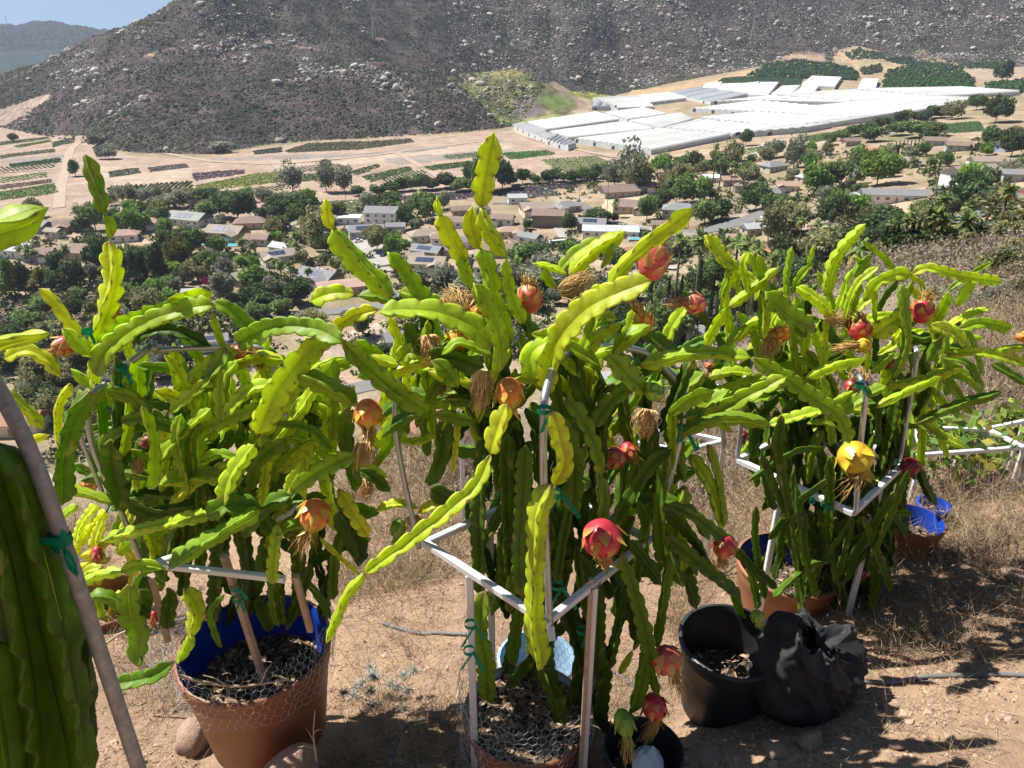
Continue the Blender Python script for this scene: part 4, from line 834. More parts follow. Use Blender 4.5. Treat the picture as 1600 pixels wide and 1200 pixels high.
# prominent trees
for a in [(985,296,66,60,'wispy','grey'),(960,290,42,40,'wispy','grey'),(1000,300,50,44,'wispy','olive'),(1056,320,40,52,'broad','mid'),(1092,318,38,40,'broad','mid'),(1040,300,28,30,'broad','olive'),
 (458,300,42,44,'wispy','grey'),(510,300,46,34,'wispy','grey'),(538,300,40,34,'wispy','grey'),(510,264,14,20,'broad','dark'),(480,318,20,26,'broad','bright'),
 (752,300,52,38,'broad','dark'),(785,295,44,34,'broad','dark'),(735,285,30,26,'broad','dark'),(665,345,42,44,'broad','mid'),(635,358,32,26,'broad','dark'),(610,330,26,44,'broad','dark'),(575,322,22,30,'wispy','grey'),
 (590,392,38,40,'broad','olive'),(620,398,32,38,'broad','bright'),(1487,186,28,38,'wispy','olive'),(1345,216,20,15,'broad','dark'),(1555,192,36,42,'broad','dark'),(1548,232,30,36,'broad','dark'),(1580,245,40,40,'broad','dark'),(1508,300,42,40,'broad','bright'),(1520,330,58,60,'broad','dark'),
 (1165,228,22,20,'broad','dark'),(1140,260,34,34,'wispy','olive'),(1240,262,50,32,'wispy','grey'),(1265,240,16,18,'broad','bright'),(1275,300,40,50,'broad','bright'),(1370,290,50,56,'broad','bright'),(1345,270,36,40,'broad','mid'),(1300,295,40,44,'broad','mid'),
 (1360,222,22,40,'broad','dark'),(1400,212,18,30,'broad','dark'),(1440,215,24,60,'broad','mid'),(1455,226,18,36,'broad','dark'),(1525,172,22,28,'broad','dark'),(1565,128,30,24,'broad','dark'),
 (22,222,12,14,'broad','dark'),(150,228,18,22,'broad','grey'),(118,275,28,20,'tall','dark'),(170,248,20,30,'broad','grey'),(345,238,16,34,'broad','grey'),(372,345,44,52,'broad','dark'),(345,340,36,34,'broad','dark'),(325,345,30,40,'broad','mid'),(310,335,22,30,'wispy','purple'),
 (215,362,36,36,'broad','bright'),(250,350,26,30,'broad','mid'),(265,395,34,34,'broad','dark'),(258,368,24,26,'broad','bright'),(300,398,42,42,'broad','mid'),(250,400,20,24,'broad','bright'),(280,425,50,34,'broad','yellow'),(340,398,26,30,'broad','mid'),
 (160,425,52,40,'broad','dark'),(150,360,40,30,'broad','mid'),(130,362,24,26,'broad','dark'),(25,465,74,30,'tall','mid'),(40,460,60,26,'tall','dark'),(95,440,54,32,'tall','dark'),(115,452,44,36,'broad','dark'),(65,445,30,22,'wispy','yellow'),(10,465,40,30,'broad','bright'),
 (195,440,62,24,'tall','mid'),(215,440,70,24,'tall','mid'),(250,445,74,34,'tall','dark'),(228,440,60,26,'tall','dark'),(350,470,56,36,'tall','grey'),(352,440,40,36,'wispy','grey'),(400,455,36,40,'broad','bright'),(430,468,34,36,'broad','grey'),
 (300,440,30,26,'broad','olive'),(265,480,26,30,'broad','bright'),(230,500,44,50,'broad','olive'),(200,500,40,44,'broad','yellow'),(160,500,34,40,'broad','olive'),(70,490,30,40,'broad','mid'),(125,470,22,30,'wispy','mid'),(90,520,30,40,'wispy','grey'),(50,520,34,50,'broad','mid'),
 (95,540,40,60,'broad','olive'),(40,560,30,60,'broad','mid'),(140,560,34,50,'broad','olive'),(490,380,50,50,'wispy','olive'),(510,395,26,30,'broad','dark'),(465,378,16,16,'broad','mid'),(450,390,16,18,'broad','mid'),(420,350,26,34,'broad','dark'),
 (445,345,36,44,'broad','dark'),(475,345,40,50,'broad','dark'),(505,370,30,40,'broad','dark'),(530,345,26,30,'broad','dark'),(440,360,20,24,'broad','mid'),(470,475,36,40,'broad','dark'),(415,475,30,60,'broad','dark'),(405,500,26,40,'broad','mid'),(440,490,22,34,'broad','mid'),
 (455,472,20,30,'broad','bright'),(545,500,14,24,'broad','grey'),(485,505,18,60,'wispy','olive'),(495,510,16,30,'broad','yellow'),(590,560,24,34,'broad','dark'),(565,560,26,30,'broad','dark'),(610,540,18,30,'wispy','olive'),
 (700,450,34,50,'wispy','grey'),(730,470,40,60,'wispy','grey'),(660,445,26,40,'wispy','grey'),(680,480,16,50,'broad','mid'),(570,500,12,20,'broad','mid'),(890,362,26,26,'broad','dark'),(885,408,30,24,'broad','bright'),(900,400,20,24,'broad','mid'),
 (935,350,22,40,'broad','dark'),(960,348,14,12,'broad','purple'),(1010,345,36,34,'broad','mid'),(1030,325,26,40,'broad','dark'),(1100,350,36,44,'broad','mid'),(1120,345,30,40,'broad','dark'),(1180,330,40,50,'broad','dark'),(1210,345,40,40,'broad','mid'),
 (1300,360,50,44,'broad','dark'),(1330,352,46,44,'broad','bright'),(1375,345,22,30,'broad','mid'),(1240,365,44,46,'broad','olive'),(1215,372,50,50,'broad','olive'),(1290,410,50,70,'broad','olive'),(1320,400,44,50,'broad','dark'),(1225,410,40,50,'broad','dark'),(1250,450,44,60,'broad','dark'),
 (1370,370,40,60,'broad','dark'),(1400,370,36,50,'broad','dark'),(1560,350,50,90,'wispy','olive'),(1530,380,34,60,'wispy','grey'),(1590,370,40,60,'broad','olive'),(1400,425,36,60,'broad','dark'),(1440,415,30,50,'broad','dark'),(1480,395,24,40,'broad','mid'),
 (825,420,40,60,'broad','mid'),(850,440,40,60,'broad','grey'),(880,450,40,60,'broad','grey'),(830,450,30,50,'broad','grey'),(960,420,30,40,'broad','mid'),(900,440,40,50,'wispy','mid'),(940,400,24,44,'broad','mid'),(1050,400,30,40,'broad','grey'),(795,450,40,40,'wispy','grey')]: T(*a)
for a in [(825,406,8,14,'broad','mag'),(868,407,7,12,'broad','mag'),(455,470,6,10,'broad','mag'),(800,415,8,8,'broad','mag')]: T(*a)
for px in range(905, 945, 6): T(px, 352, 15, 8, 'broad', 'dark')
for px in (935,941,947,953,959,965,971): T(px+5, 361, 11, 5, 'cyp', 'cyp')
# cypress row and palms on the right
for px, pt, pb, w in ((1054,425,560,11),(1078,400,575,12),(1096,420,600,11),(1112,410,560,9),(1120,440,590,12),(1144,430,600,11),(1038,430,530,9),(950,418,500,8),(948,440,545,9),(978,430,520,8),(1010,430,540,9),(1382,372,425,9),(1390,368,420,9),(1412,362,418,10),(1366,395,450,9),(1435,345,410,12),(1425,350,400,8),(1440,365,412,9),(1478,280,320,8),(1465,252,275,3),(1458,250,272,3),(1451,250,274,3),(1444,250,276,3),(1396,222,246,3),(1402,221,245,3),(1408,220,244,3),(1414,219,243,3),(1420,219,242,3),(1426,218,240,3),(1432,217,239,3)):
    T(px, pb, pb-pt, w*1.1, 'cyp', 'cyp')
for px, pt, pb, w in ((1050,366,510,22),(1080,362,520,28),(1135,370,520,26),(1150,372,540,26),(1166,380,530,24),(1120,372,500,22),(1197,395,470,22),(1468,303,352,22),(1507,316,362,22),(1550,306,392,22),(1448,340,400,26),(1462,345,395,20),(1415,325,380,18),(1404,350,410,16),(1385,345,395,18),(1433,335,365,20),(1113,228,290,9),(1120,250,320,10),(1140,255,300,9),(1158,263,330,10),(1146,262,300,10),(1175,265,300,9),(1245,340,400,16),(1270,345,395,14),(1240,300,345,10),(1290,255,300,9),(1305,250,290,9),(540,412,438,14),(548,415,440,12),(520,405,430,12),(440,408,440,16),(455,410,440,14),(430,405,430,10),(485,418,450,12),(503,400,425,10),(380,373,402,14),(396,380,405,12),(1360,385,400,14),(420,308,335,8),(428,305,335,8),(436,308,335,8),(330,405,440,14),(343,410,430,10),(50,385,410,18),(108,385,412,16),(150,380,400,14),(35,382,405,14),(985,255,300,6),(1495,350,368,12),(838,395,415,10),(1358,350,378,12),(962,312,340,12),(1008,360,380,10)):
    T(px, pb, pb-pt, w, 'palm', 'palm')
for px, pb, h, w in ((1502,385,46,34),(1490,415,22,36),(1425,262,14,18),(1205,450,40,30),(455,400,18,24),(465,395,16,20),(1330,450,50,40),(1290,460,40,40),(1470,430,26,34),(1430,400,26,30),(865,425,26,26)): T(px, pb, h, w, 'date', 'palm')
# tree belts
def belt(line, n, hr, wr, kinds, leafs):
    L = np.array(line, float)
    s = np.linspace(0, len(L)-1, n)
    for q in s:
        px = np.interp(q, range(len(L)), L[:, 0]) + random.uniform(-5, 5); py = np.interp(q, range(len(L)), L[:, 1]) + random.uniform(-3, 3)
        T(px, py, random.uniform(*hr), random.uniform(*wr), random.choice(kinds), random.choice(leafs))
belt([(560,308),(650,300),(720,296)], 8, (14,22), (24,34), ['broad'], ['dark','dark','mid'])
belt([(800,290),(900,284),(955,280)], 12, (14,22), (18,26), ['broad'], ['dark','dark','mid'])
belt([(240,330),(330,318),(440,318)], 9, (18,28), (26,36), ['broad','wispy'], ['dark','mid','grey'])
belt([(1300,225),(1380,200),(1440,190),(1470,186)], 14, (14,20), (18,26), ['broad'], ['dark','dark','mid'])
belt([(175,318),(240,316),(300,314)], 8, (18,28), (20,28), ['broad','wispy'], ['grey','olive'])
# random fill between houses
def on_road(px, py, m):
    for pts in ROADS:
        for (a, b), (c, d) in zip(pts[:-1], pts[1:]):
            t = np.clip(((px-a)*(c-a)+(py-b)*(d-b))/((c-a)**2+(d-b)**2+1e-6), 0, 1); ex = a+t*(c-a)-px; ey = b+t*(d-b)-py
            r = (np.abs(ex) < m*1.2) & (ey < m*.45+2) & (-ey < m*1.0+3) if False else ((ex/ (m*1.3))**2 + ((ey+m*.45)/(m*.85))**2 < 1)
            if np.ndim(r) == 0:
                if r: return True
            else: out = r if 'out' not in locals() else (out | r)
    return False if np.ndim(px) == 0 else out
def clear(px, py, w):
    if on_road(px, py, w*.55+4): return False
    for hx, hy, L, lb, r_, W in HOUSES:
        k = FPX/np.linalg.norm(np.array(r_.location)); hw = L*k*.55
        if abs(px-hx) < hw + w*.30 and -hw*.6 < py-hy < 14 + .55*w: return False
    return True
POOLZ = [([(0,345),(120,335),(250,330),(560,340),(720,320),(880,320),(900,410),(760,440),(620,470),(560,450),(380,470),(0,470)], 95, (14,30), ['broad','broad','broad','wispy','tall'], ['dark','mid','mid','olive','grey','bright']),
 ([(960,262),(1200,245),(1300,235),(1440,235),(1600,215),(1600,270),(1480,262),(1400,290),(1300,320),(1130,320),(1000,300)], 70, (14,26), ['broad','broad','wispy'], ['dark','mid','olive','bright','grey']),
 ([(1160,330),(1330,330),(1500,340),(1520,400),(1380,440),(1300,420),(1180,420)], 34, (24,40), ['broad','broad','wispy'], ['dark','mid','olive','grey']),
 ([(930,430),(1240,430),(1240,520),(1000,600),(930,560)], 30, (36,60), ['broad','broad','wispy'], ['dark','mid','grey']),
 ([(0,500),(200,490),(360,500),(330,620),(200,600),(150,700),(0,640)], 34, (30,46), ['broad','wispy'], ['dark','mid','olive','grey']),
 ([(560,480),(760,450),(900,450),(900,560),(560,580)], 20, (24,40), ['broad','wispy'], ['dark','mid','grey'])]
for pl, n, hr, ks, ls in POOLZ:
    c_ = 0; tries = 0
    while c_ < n and tries < n*14:
        tries += 1; p = poly_points(pl, 1)[0]; h = random.uniform(*hr); w = h*random.uniform(.8, 1.25)
        if not clear(p[0], p[1], w): continue
        if any(abs(p[0]-q[0]) < (w+q[2])*.22 and abs(p[1]-q[1]) < 5 for q in PLACED): continue
        T(p[0], p[1], h, w, random.choice(ks), random.choice(ls)); c_ += 1
# labels: every tree by its look and by the nearest house
used = {}
# low garden shrubs and weeds between the trees: nobody could count them
zp = [(-60,345),(250,318),(560,330),(760,305),(960,262),(1200,240),(1440,225),(1660,205),(1660,330),(1520,400),(1300,460),(1150,600),(940,600),(560,600),(300,720),(-60,760)]
P2 = hits(poly_points(zp, 52000), 60.0); wn_ = fbm(P2[:, 0]/28, P2[:, 1]/28, 91, 3); P2 = P2[(wn_ + .30 > rng.random(len(P2))*.8)]
ppx, ppy = proj(P2[:, 0], P2[:, 1], P2[:, 2]); ok = np.ones(len(P2), bool)
for h in HOUSES:
    k = FPX/np.linalg.norm(np.array(h[4].location)); ok &= ~((abs(ppx-h[0]) < h[2]*k*.6) & (abs(ppy-h[1]+h[2]*k*.1) < h[2]*k*.35+3))
ok &= ~on_road(ppx, ppy, 7.0); P2 = P2[ok]; P2 = P2[P2[:, 1] > 85]; n = len(P2); s = (rng.uniform(.5, 1.7, n)+(rng.random(n)<.12)*1.3)*np.clip(P2[:, 1]/250, .6, 1.3); W = []; Cc = []; Sz = []
tones = np.array([(.06,.10,.03), (.10,.14,.05), (.16,.16,.08), (.20,.17,.10), (.09,.15,.04), (.13,.13,.09)])[rng.integers(0, 6, n)]
for k in range(13):
    W.append(P2 + rng.normal(0, .42, P2.shape)*s[:, None]*[1, 1, .55] + np.array([0, 0, .35])*s[:, None]); Cc.append(tones*(.55+.9*rng.random((n, 1)))); Sz.append(s*.36*rng.uniform(.6, 1.3, n))
me = leafcloud(np.concatenate(W), np.concatenate(Sz), 'garden_shrubs', None, .7, np.concatenate(Cc)); link('garden_shrubs', me, m_leafmass)['kind'] = 'stuff'
ORD = ['', 'second ', 'third ', 'fourth ', 'fifth ', 'sixth ', 'seventh ', 'eighth ', 'ninth ', 'tenth ', 'eleventh ', 'twelfth ']
def short(lb):
    w = lb.split(); return ' '.join(w[:8]) if len(w) > 8 else lb
TREES.sort(key=lambda t: t[0])
for px, py, hp, nm, cat, sh, tone, root, p in TREES:
    d = [((px-h[0])**2 + (1.6*(py-h[1]))**2, h) for h in HOUSES]; d.sort(key=lambda q: q[0]); h = d[0][1]
    dx, dy = px-h[0], py-h[1]
    rel = ('left of' if dx < 0 else 'right of') if abs(dx) > 1.3*abs(dy) else ('behind' if dy < 0 else 'in front of')
    size = 'large ' if hp > 42 else ('small ' if hp < 18 else '')
    core = f"{size}{tone} {sh} {cat} {rel} the {short(h[3])}"
    k = used.get(core, 0); used[core] = k+1
    if k: core = (ORD[k] if k < 12 else 'further ') + core + ' from the left'
    w = core.split()[:16]; tag(root, ' '.join(w), cat, {'tree': 'trees in the valley', 'palm': 'palms in the valley', 'cypress': 'cypresses in the valley'}[cat])
print('TREES', len(TREES))
# ================= dragon fruit plants
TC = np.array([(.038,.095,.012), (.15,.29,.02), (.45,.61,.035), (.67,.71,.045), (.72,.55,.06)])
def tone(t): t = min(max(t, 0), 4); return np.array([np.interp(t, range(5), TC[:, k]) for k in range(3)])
m_stem = mat('cactus_skin', attr=True, rough=.46, noise=[(70, .16, 5), (11, .2, 3)], bump=[(130, .12), (30, .15)], bumpdist=.004, transl=.42, tcol=(1.3, 1.3, .4), spec=.3, scar=[(14, .60, .72, (.42,.36,.10)), (60, .66, .74, (.22,.15,.07))])
m_fruit = mat('fruit_skin', attr=True, rough=.38, noise=[(40, .1, 3)], bump=[(60, .1)], bumpdist=.003, transl=.12, spec=.4)
m_flower = mat('withered_petals', attr=True, rough=.9, transl=.25)
sr = random.Random(3)
def stem_mesh(P, w, tn, roll, taper=(.22, .45), scal=.28, thick=1.0):
    """three-winged scalloped stem through 3-D points P, half width of a wing w (m)"""
    n0 = max(14, int(np.linalg.norm(np.diff(P, axis=0), axis=1).sum()/.0042)); n0 = min(n0, 190)
    C_, L = smooth_path(P, n0); T_ = np.gradient(C_, axis=0); T_ /= np.linalg.norm(T_, axis=1)[:, None]
    Vd = C_/np.linalg.norm(C_, axis=1)[:, None]; Sx = np.cross(T_, Vd); Sx /= np.linalg.norm(Sx, axis=1)[:, None]+1e-9; Nn = np.cross(Sx, T_); Nn *= np.sign(-(Nn*Vd).sum(1))[:, None]
    t = np.linspace(0, 1, n0); s = t*L
    e = np.minimum(1, (t/min(.3, .028/L+.02))**.6*(1-taper[0]) + taper[0])*np.minimum(1, ((1-t)/min(.3, .022/L+.012))**.55*(1-taper[1]*.6) + taper[1]*.6)
    e *= 1 + .10*np.sin(s*14 + sr.uniform(0, 6)); W = w*e
    twist = roll + sr.uniform(-.35, .35)*(t-.5)*2
    period = sr.uniform(.038, .056); V_ = []; Cc = []; base = tone(tn)*sr.uniform(.88, 1.12)
    rings = []; cols = []
    for k in range(3):
        ph = sr.uniform(0, 1) if k else 0; a = twist + k*2.0944 + (.12 if k == 1 else (-.12 if k == 2 else 0))
        q = (s/period + ph) % 1.0; asy = np.sin(np.pi*q**.66)**.6; sc = 1 - scal*sr.uniform(.75, 1.2)*(1 - asy); lat = .08*W*np.sin(2*np.pi*s/period*.5 + k*2) + .05*W*np.sin(2*np.pi*s/period + k)
        d = np.cos(a)[:, None]*Nn + np.sin(a)[:, None]*Sx; p = -np.sin(a)[:, None]*Nn + np.cos(a)[:, None]*Sx
        av = a - 1.0472; dv = np.cos(av)[:, None]*Nn + np.sin(av)[:, None]*Sx
        R1 = W*sc; c0 = (.20*W+.0012)*thick
        rings += [C_ + dv*c0[:, None]]
        h1 = np.minimum(.13*W+.001, .0065)*thick; h2 = .0016 + .02*W
        av2 = a + 1.0472; dv2 = np.cos(av2)[:, None]*Nn + np.sin(av2)[:, None]*Sx
        rings += [C_ + d*(R1*.50)[:, None] - p*h1[:, None], C_ + d*(R1*.86)[:, None] + p*(lat-h2*1.15)[:, None], C_ + d*R1[:, None] + p*(lat)[:, None], C_ + d*(R1*.86)[:, None] + p*(lat+h2*1.15)[:, None], C_ + d*(R1*.50)[:, None] + p*h1[:, None], C_ + dv2*c0[:, None]]
        ar = np.exp(-(np.minimum(q, 1-q)/.11)**2)[:, None]
        old = np.clip((np.exp(-t/.04)*.8), 0, 1)[:, None]
        b0 = base[None]*(1-old) + np.array([.30,.22,.10])*old
        edge = b0*1.15*(1-ar*.95) + np.array([.09,.06,.025])*ar*.95; eg2 = b0*1.06*(1-ar*.5) + np.array([.13,.10,.04])*ar*.5
        cols += [b0*.78, b0, eg2, edge, eg2, b0, b0*.78]
    m = len(rings); V_ = np.stack(rings, 1).reshape(-1, 3); cc = np.stack([np.broadcast_to(c, (n0, 3)) for c in cols], 1).reshape(-1, 3)
    i = np.arange(n0-1)[:, None]*m; j = np.array([q_ for q_ in range(m) if q_ % 7 != 6])[None]; j2 = j+1
    F = np.stack([i+j, i+j2, i+m+j2, i+m+j], -1).reshape(-1, 4)
    V_ = np.vstack([V_, C_[0]-T_[0]*.004, C_[-1]+T_[-1]*.010]); cc = np.vstack([cc, [.3,.22,.1], base]); a0 = len(V_)-2
    jj = np.arange(m); caps = np.concatenate([np.stack([np.full(m, a0), (jj+1) % m, jj], 1), np.stack([np.full(m, a0+1), (n0-1)*m+jj, (n0-1)*m+(jj+1) % m], 1)])
    return npmesh('stem', V_, [F, caps], cc, True)
PL = {}
def plant(key, X0, Y0, label, group=None):
    z = float(ground(np.array([X0]), np.array([Y0]))[0]); r = tag(empty('dragon_fruit_plant', (X0, Y0, z+.3)), label, 'cactus', group)
    PL[key] = dict(root=r, X=X0, Y=Y0, loc=np.array([X0, Y0, z+.3]), n=0); return r
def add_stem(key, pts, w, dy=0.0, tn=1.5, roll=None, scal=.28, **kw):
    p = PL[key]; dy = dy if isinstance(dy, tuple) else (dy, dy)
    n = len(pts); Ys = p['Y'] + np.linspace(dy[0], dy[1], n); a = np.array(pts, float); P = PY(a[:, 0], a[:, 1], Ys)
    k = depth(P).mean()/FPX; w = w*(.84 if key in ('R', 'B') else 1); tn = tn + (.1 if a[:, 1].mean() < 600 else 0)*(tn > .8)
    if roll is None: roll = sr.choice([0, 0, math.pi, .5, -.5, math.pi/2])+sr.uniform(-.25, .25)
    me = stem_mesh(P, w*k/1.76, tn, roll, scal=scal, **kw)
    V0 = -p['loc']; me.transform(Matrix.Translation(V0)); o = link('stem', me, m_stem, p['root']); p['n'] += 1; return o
# ---- fruit
def fib(n): i = np.arange(n)+.5; ph = np.arccos(1-2*i/n); th = np.pi*(1+5**.5)*i; return ph, th
def fruit(key, px, py, w, h, ang, col='red', fl=0, dy=0.0, flang=None, name='fruit', flw=None, toward=.15):
    p = PL[key]; c = PY(px, py, p['Y']+dy); k = float(depth(c))/FPX; rw, rh = w*k/2*1.02, h*k/2*1.02
    cols = {'red': ((.50,.035,.06), (.60,.10,.06), (.42,.40,.08)), 'orange': ((.72,.20,.05), (.75,.34,.06), (.55,.50,.06)), 'pink': ((.62,.10,.09), (.68,.22,.12), (.5,.45,.10)), 'yellow': ((.68,.40,.03), (.62,.46,.03), (.45,.45,.03)),
            'green': ((.16,.30,.03), (.25,.42,.04), (.30,.48,.05)), 'dark': ((.26,.012,.04), (.3,.04,.04), (.2,.2,.05))}[col]
    mb = MB(); nth, nz = 26, 22; ph = np.linspace(0, np.pi, nz)[:, None]; th = np.linspace(0, 2*np.pi, nth, endpoint=False)[None]
    bump = 1 + .045*np.sin(3*th + 4*np.cos(ph)*1.2) + .03*np.sin(5*th-3*ph)
    r_ = np.sin(ph)**.85*bump*(1-.10*np.cos(ph)); V_ = np.stack([r_*np.cos(th)*rw, r_*np.sin(th)*rw, -np.cos(ph)*rh*np.ones_like(th)], -1).reshape(-1, 3)
    i = np.arange(nz-1)[:, None]*nth; j = np.arange(nth)[None]; j2 = (j+1) % nth
    t_ = np.repeat((np.cos(np.linspace(0, np.pi, nz))*-.5+.5), nth)[:, None]; base = np.array(cols[0])*(1-t_*.25) + np.array(cols[1])*t_*.25
    vv = (.5+.5*np.sin(V_[:, 0:1]/rw*3+V_[:, 2:3]/rh*4)); base = base*(.88+.24*vv)
    me = npmesh(name, V_, np.stack([i+j, i+j2, i+nth+j2, i+nth+j], -1).reshape(-1, 4), base)
    o = link(name, me, m_fruit, p['root'])
    a = R(ang); up = np.array([0, SP, CP]); rt = np.array([1., 0, 0]); fw = -c/np.linalg.norm(c)
    ax = math.cos(a)*rt + math.sin(a)*up + toward*fw; q = Vector(ax).to_track_quat('Z', 'Y'); o.rotation_mode = 'QUATERNION'; o.rotation_quaternion = q; o.location = c - p['loc']
    # bracts
    mb = MB(); n = 19; phs, ths = fib(n)
    for q_ in range(n):
        f = phs[q_]/np.pi; f = .12 + .84*f; phq = f*np.pi; st = math.sin(phq)**.85; zz = -math.cos(phq)*rh; L = rh*(.50+.62*f)*sr.uniform(.8, 1.25)*(1.25 if col == 'green' else 1); bw = rw*(.50 - .20*f)
        rad = np.array([math.cos(ths[q_]), math.sin(ths[q_]), 0]); tan = np.array([-rad[1], rad[0], 0]); pts = []; cc = []
        fl_ = (.28 + 1.15*f**1.3)*sr.uniform(.8, 1.4)
        for s_ in np.linspace(0, 1, 6):
            lat = bw*(1-s_**1.4)*(.75+.6*s_*(1-s_)*2); z_ = zz + L*s_*.9
            rr = rw*math.sin(min(math.pi*.985, math.acos(max(-1, min(1, -z_/rh)))))**.85 if abs(z_) < rh else 0
            ro = max(rr, rw*.25*(1-s_)) + fl_*rw*.55*s_**1.8 + .0012; cen = rad*ro + np.array([0, 0, z_])
            for e in (-1, 0, 1): pts.append(cen + tan*lat*e - rad*abs(e)*lat*.28 + rad*(.0015 if e == 0 else 0)); cc.append(np.array(cols[1])*(1-s_) + np.array(cols[2])*s_)
        pts = np.array(pts); cc = np.array(cc); F_ = []
        for u in range(5):
            for v in range(2): b = u*3+v; F_.append((b, b+1, b+4, b+3))
        F_ = np.array(F_); back = pts - rad*.0016
        mb.add(pts, F_, None); mb.C[-1] = cc; mb.add(back, F_[:, ::-1], None); mb.C[-1] = cc*.9
    b = mb.build('bract', m_fruit, o, True, True)
    if fl:
        mb = MB(); Lf = fl*k; nf = 60; fa = ax if flang is None else (math.cos(R(flang))*rt + math.sin(R(flang))*up + .1*fw)
        fa = np.array(Vector(fa).normalized()); inv = np.array(q.inverted().to_matrix()); fa = inv @ fa; w0 = (flw or w*.55)*k/2
        for _ in range(nf):
            rd = np.array([sr.gauss(0, 1) for _ in range(3)]); L1 = Lf*sr.uniform(.45, 1.05); st = np.array([sr.uniform(-.35, .35)*rw, sr.uniform(-.35, .35)*rw, rh*.86])
            zax = np.array([0, 0, 1.]); pp = []
            for s_ in np.linspace(0, 1, 6):
                dr = zax*(1-s_)*.5 + fa*(s_+.5); pp.append(st + dr/np.linalg.norm(dr)*L1*s_ + rd*w0*.62*s_**.7 + np.array([sr.gauss(0, 1) for _ in range(3)])*w0*.10*s_)
            c_ = np.array((.68,.45,.17) if sr.random() < .8 else (.35,.18,.06))*sr.uniform(.7, 1.25)
            mb.tube(np.array(pp), np.linspace(1, .35, 6)*sr.uniform(.0010, .0024)*max(1, k/.0017), 4, c_, True, flat=.5)
        mb.build('dried_flower', m_flower, o, True, True)
    return o
def flower(key, px, py, w, h, ang, dy=0.0, n=110, col=(.78,.54,.24)):
    """a withered bloom hanging from a stem"""
    p = PL[key]; c = PY(px, py, p['Y']+dy); k = float(depth(c))/FPX; a = R(ang); up = np.array([0, SP, CP]); rt = np.array([1., 0, 0]); ax = math.cos(a)*rt + math.sin(a)*up; sx = np.cross(ax, c/np.linalg.norm(c)); fw = -c/np.linalg.norm(c)
    L = h*k; W_ = w*k/2; mb = MB()
    for _ in range(n):
        u = sr.gauss(0, .5); v = sr.gauss(0, .45); L1 = L*sr.uniform(.5, 1.02); pp = []; cu = sr.uniform(-1, 1)
        for s_ in np.linspace(0, 1, 7):
            sp_ = .25 + .85*math.sin(math.pi*min(1, s_*.75+.1)); pp.append(c - ax*L*.5 + ax*L1*s_ + sx*(u*W_*sp_ + cu*W_*.35*s_**2) + fw*v*W_*sp_ + np.array([sr.gauss(0, 1) for _ in range(3)])*W_*.20*s_)
        mb.tube(np.array(pp)-p['loc'], np.linspace(1.1, .4, 7)*sr.uniform(.0012, .0028), 4, np.array(col)*sr.uniform(.55, 1.25), True, flat=.4)
    return mb.build('dried_flower', m_flower, p['root'], True, True)
plant('L', -.92, 2.0, 'dragon fruit cactus in the brown pot, left of the three big plants', 'large dragon fruit plants')
plant('C', .08, 1.9, 'tallest dragon fruit cactus, in the middle, with the most fruit', 'large dragon fruit plants')
plant('R', 1.31, 2.73, 'dragon fruit cactus at right, behind the big black pot', 'large dragon fruit plants')
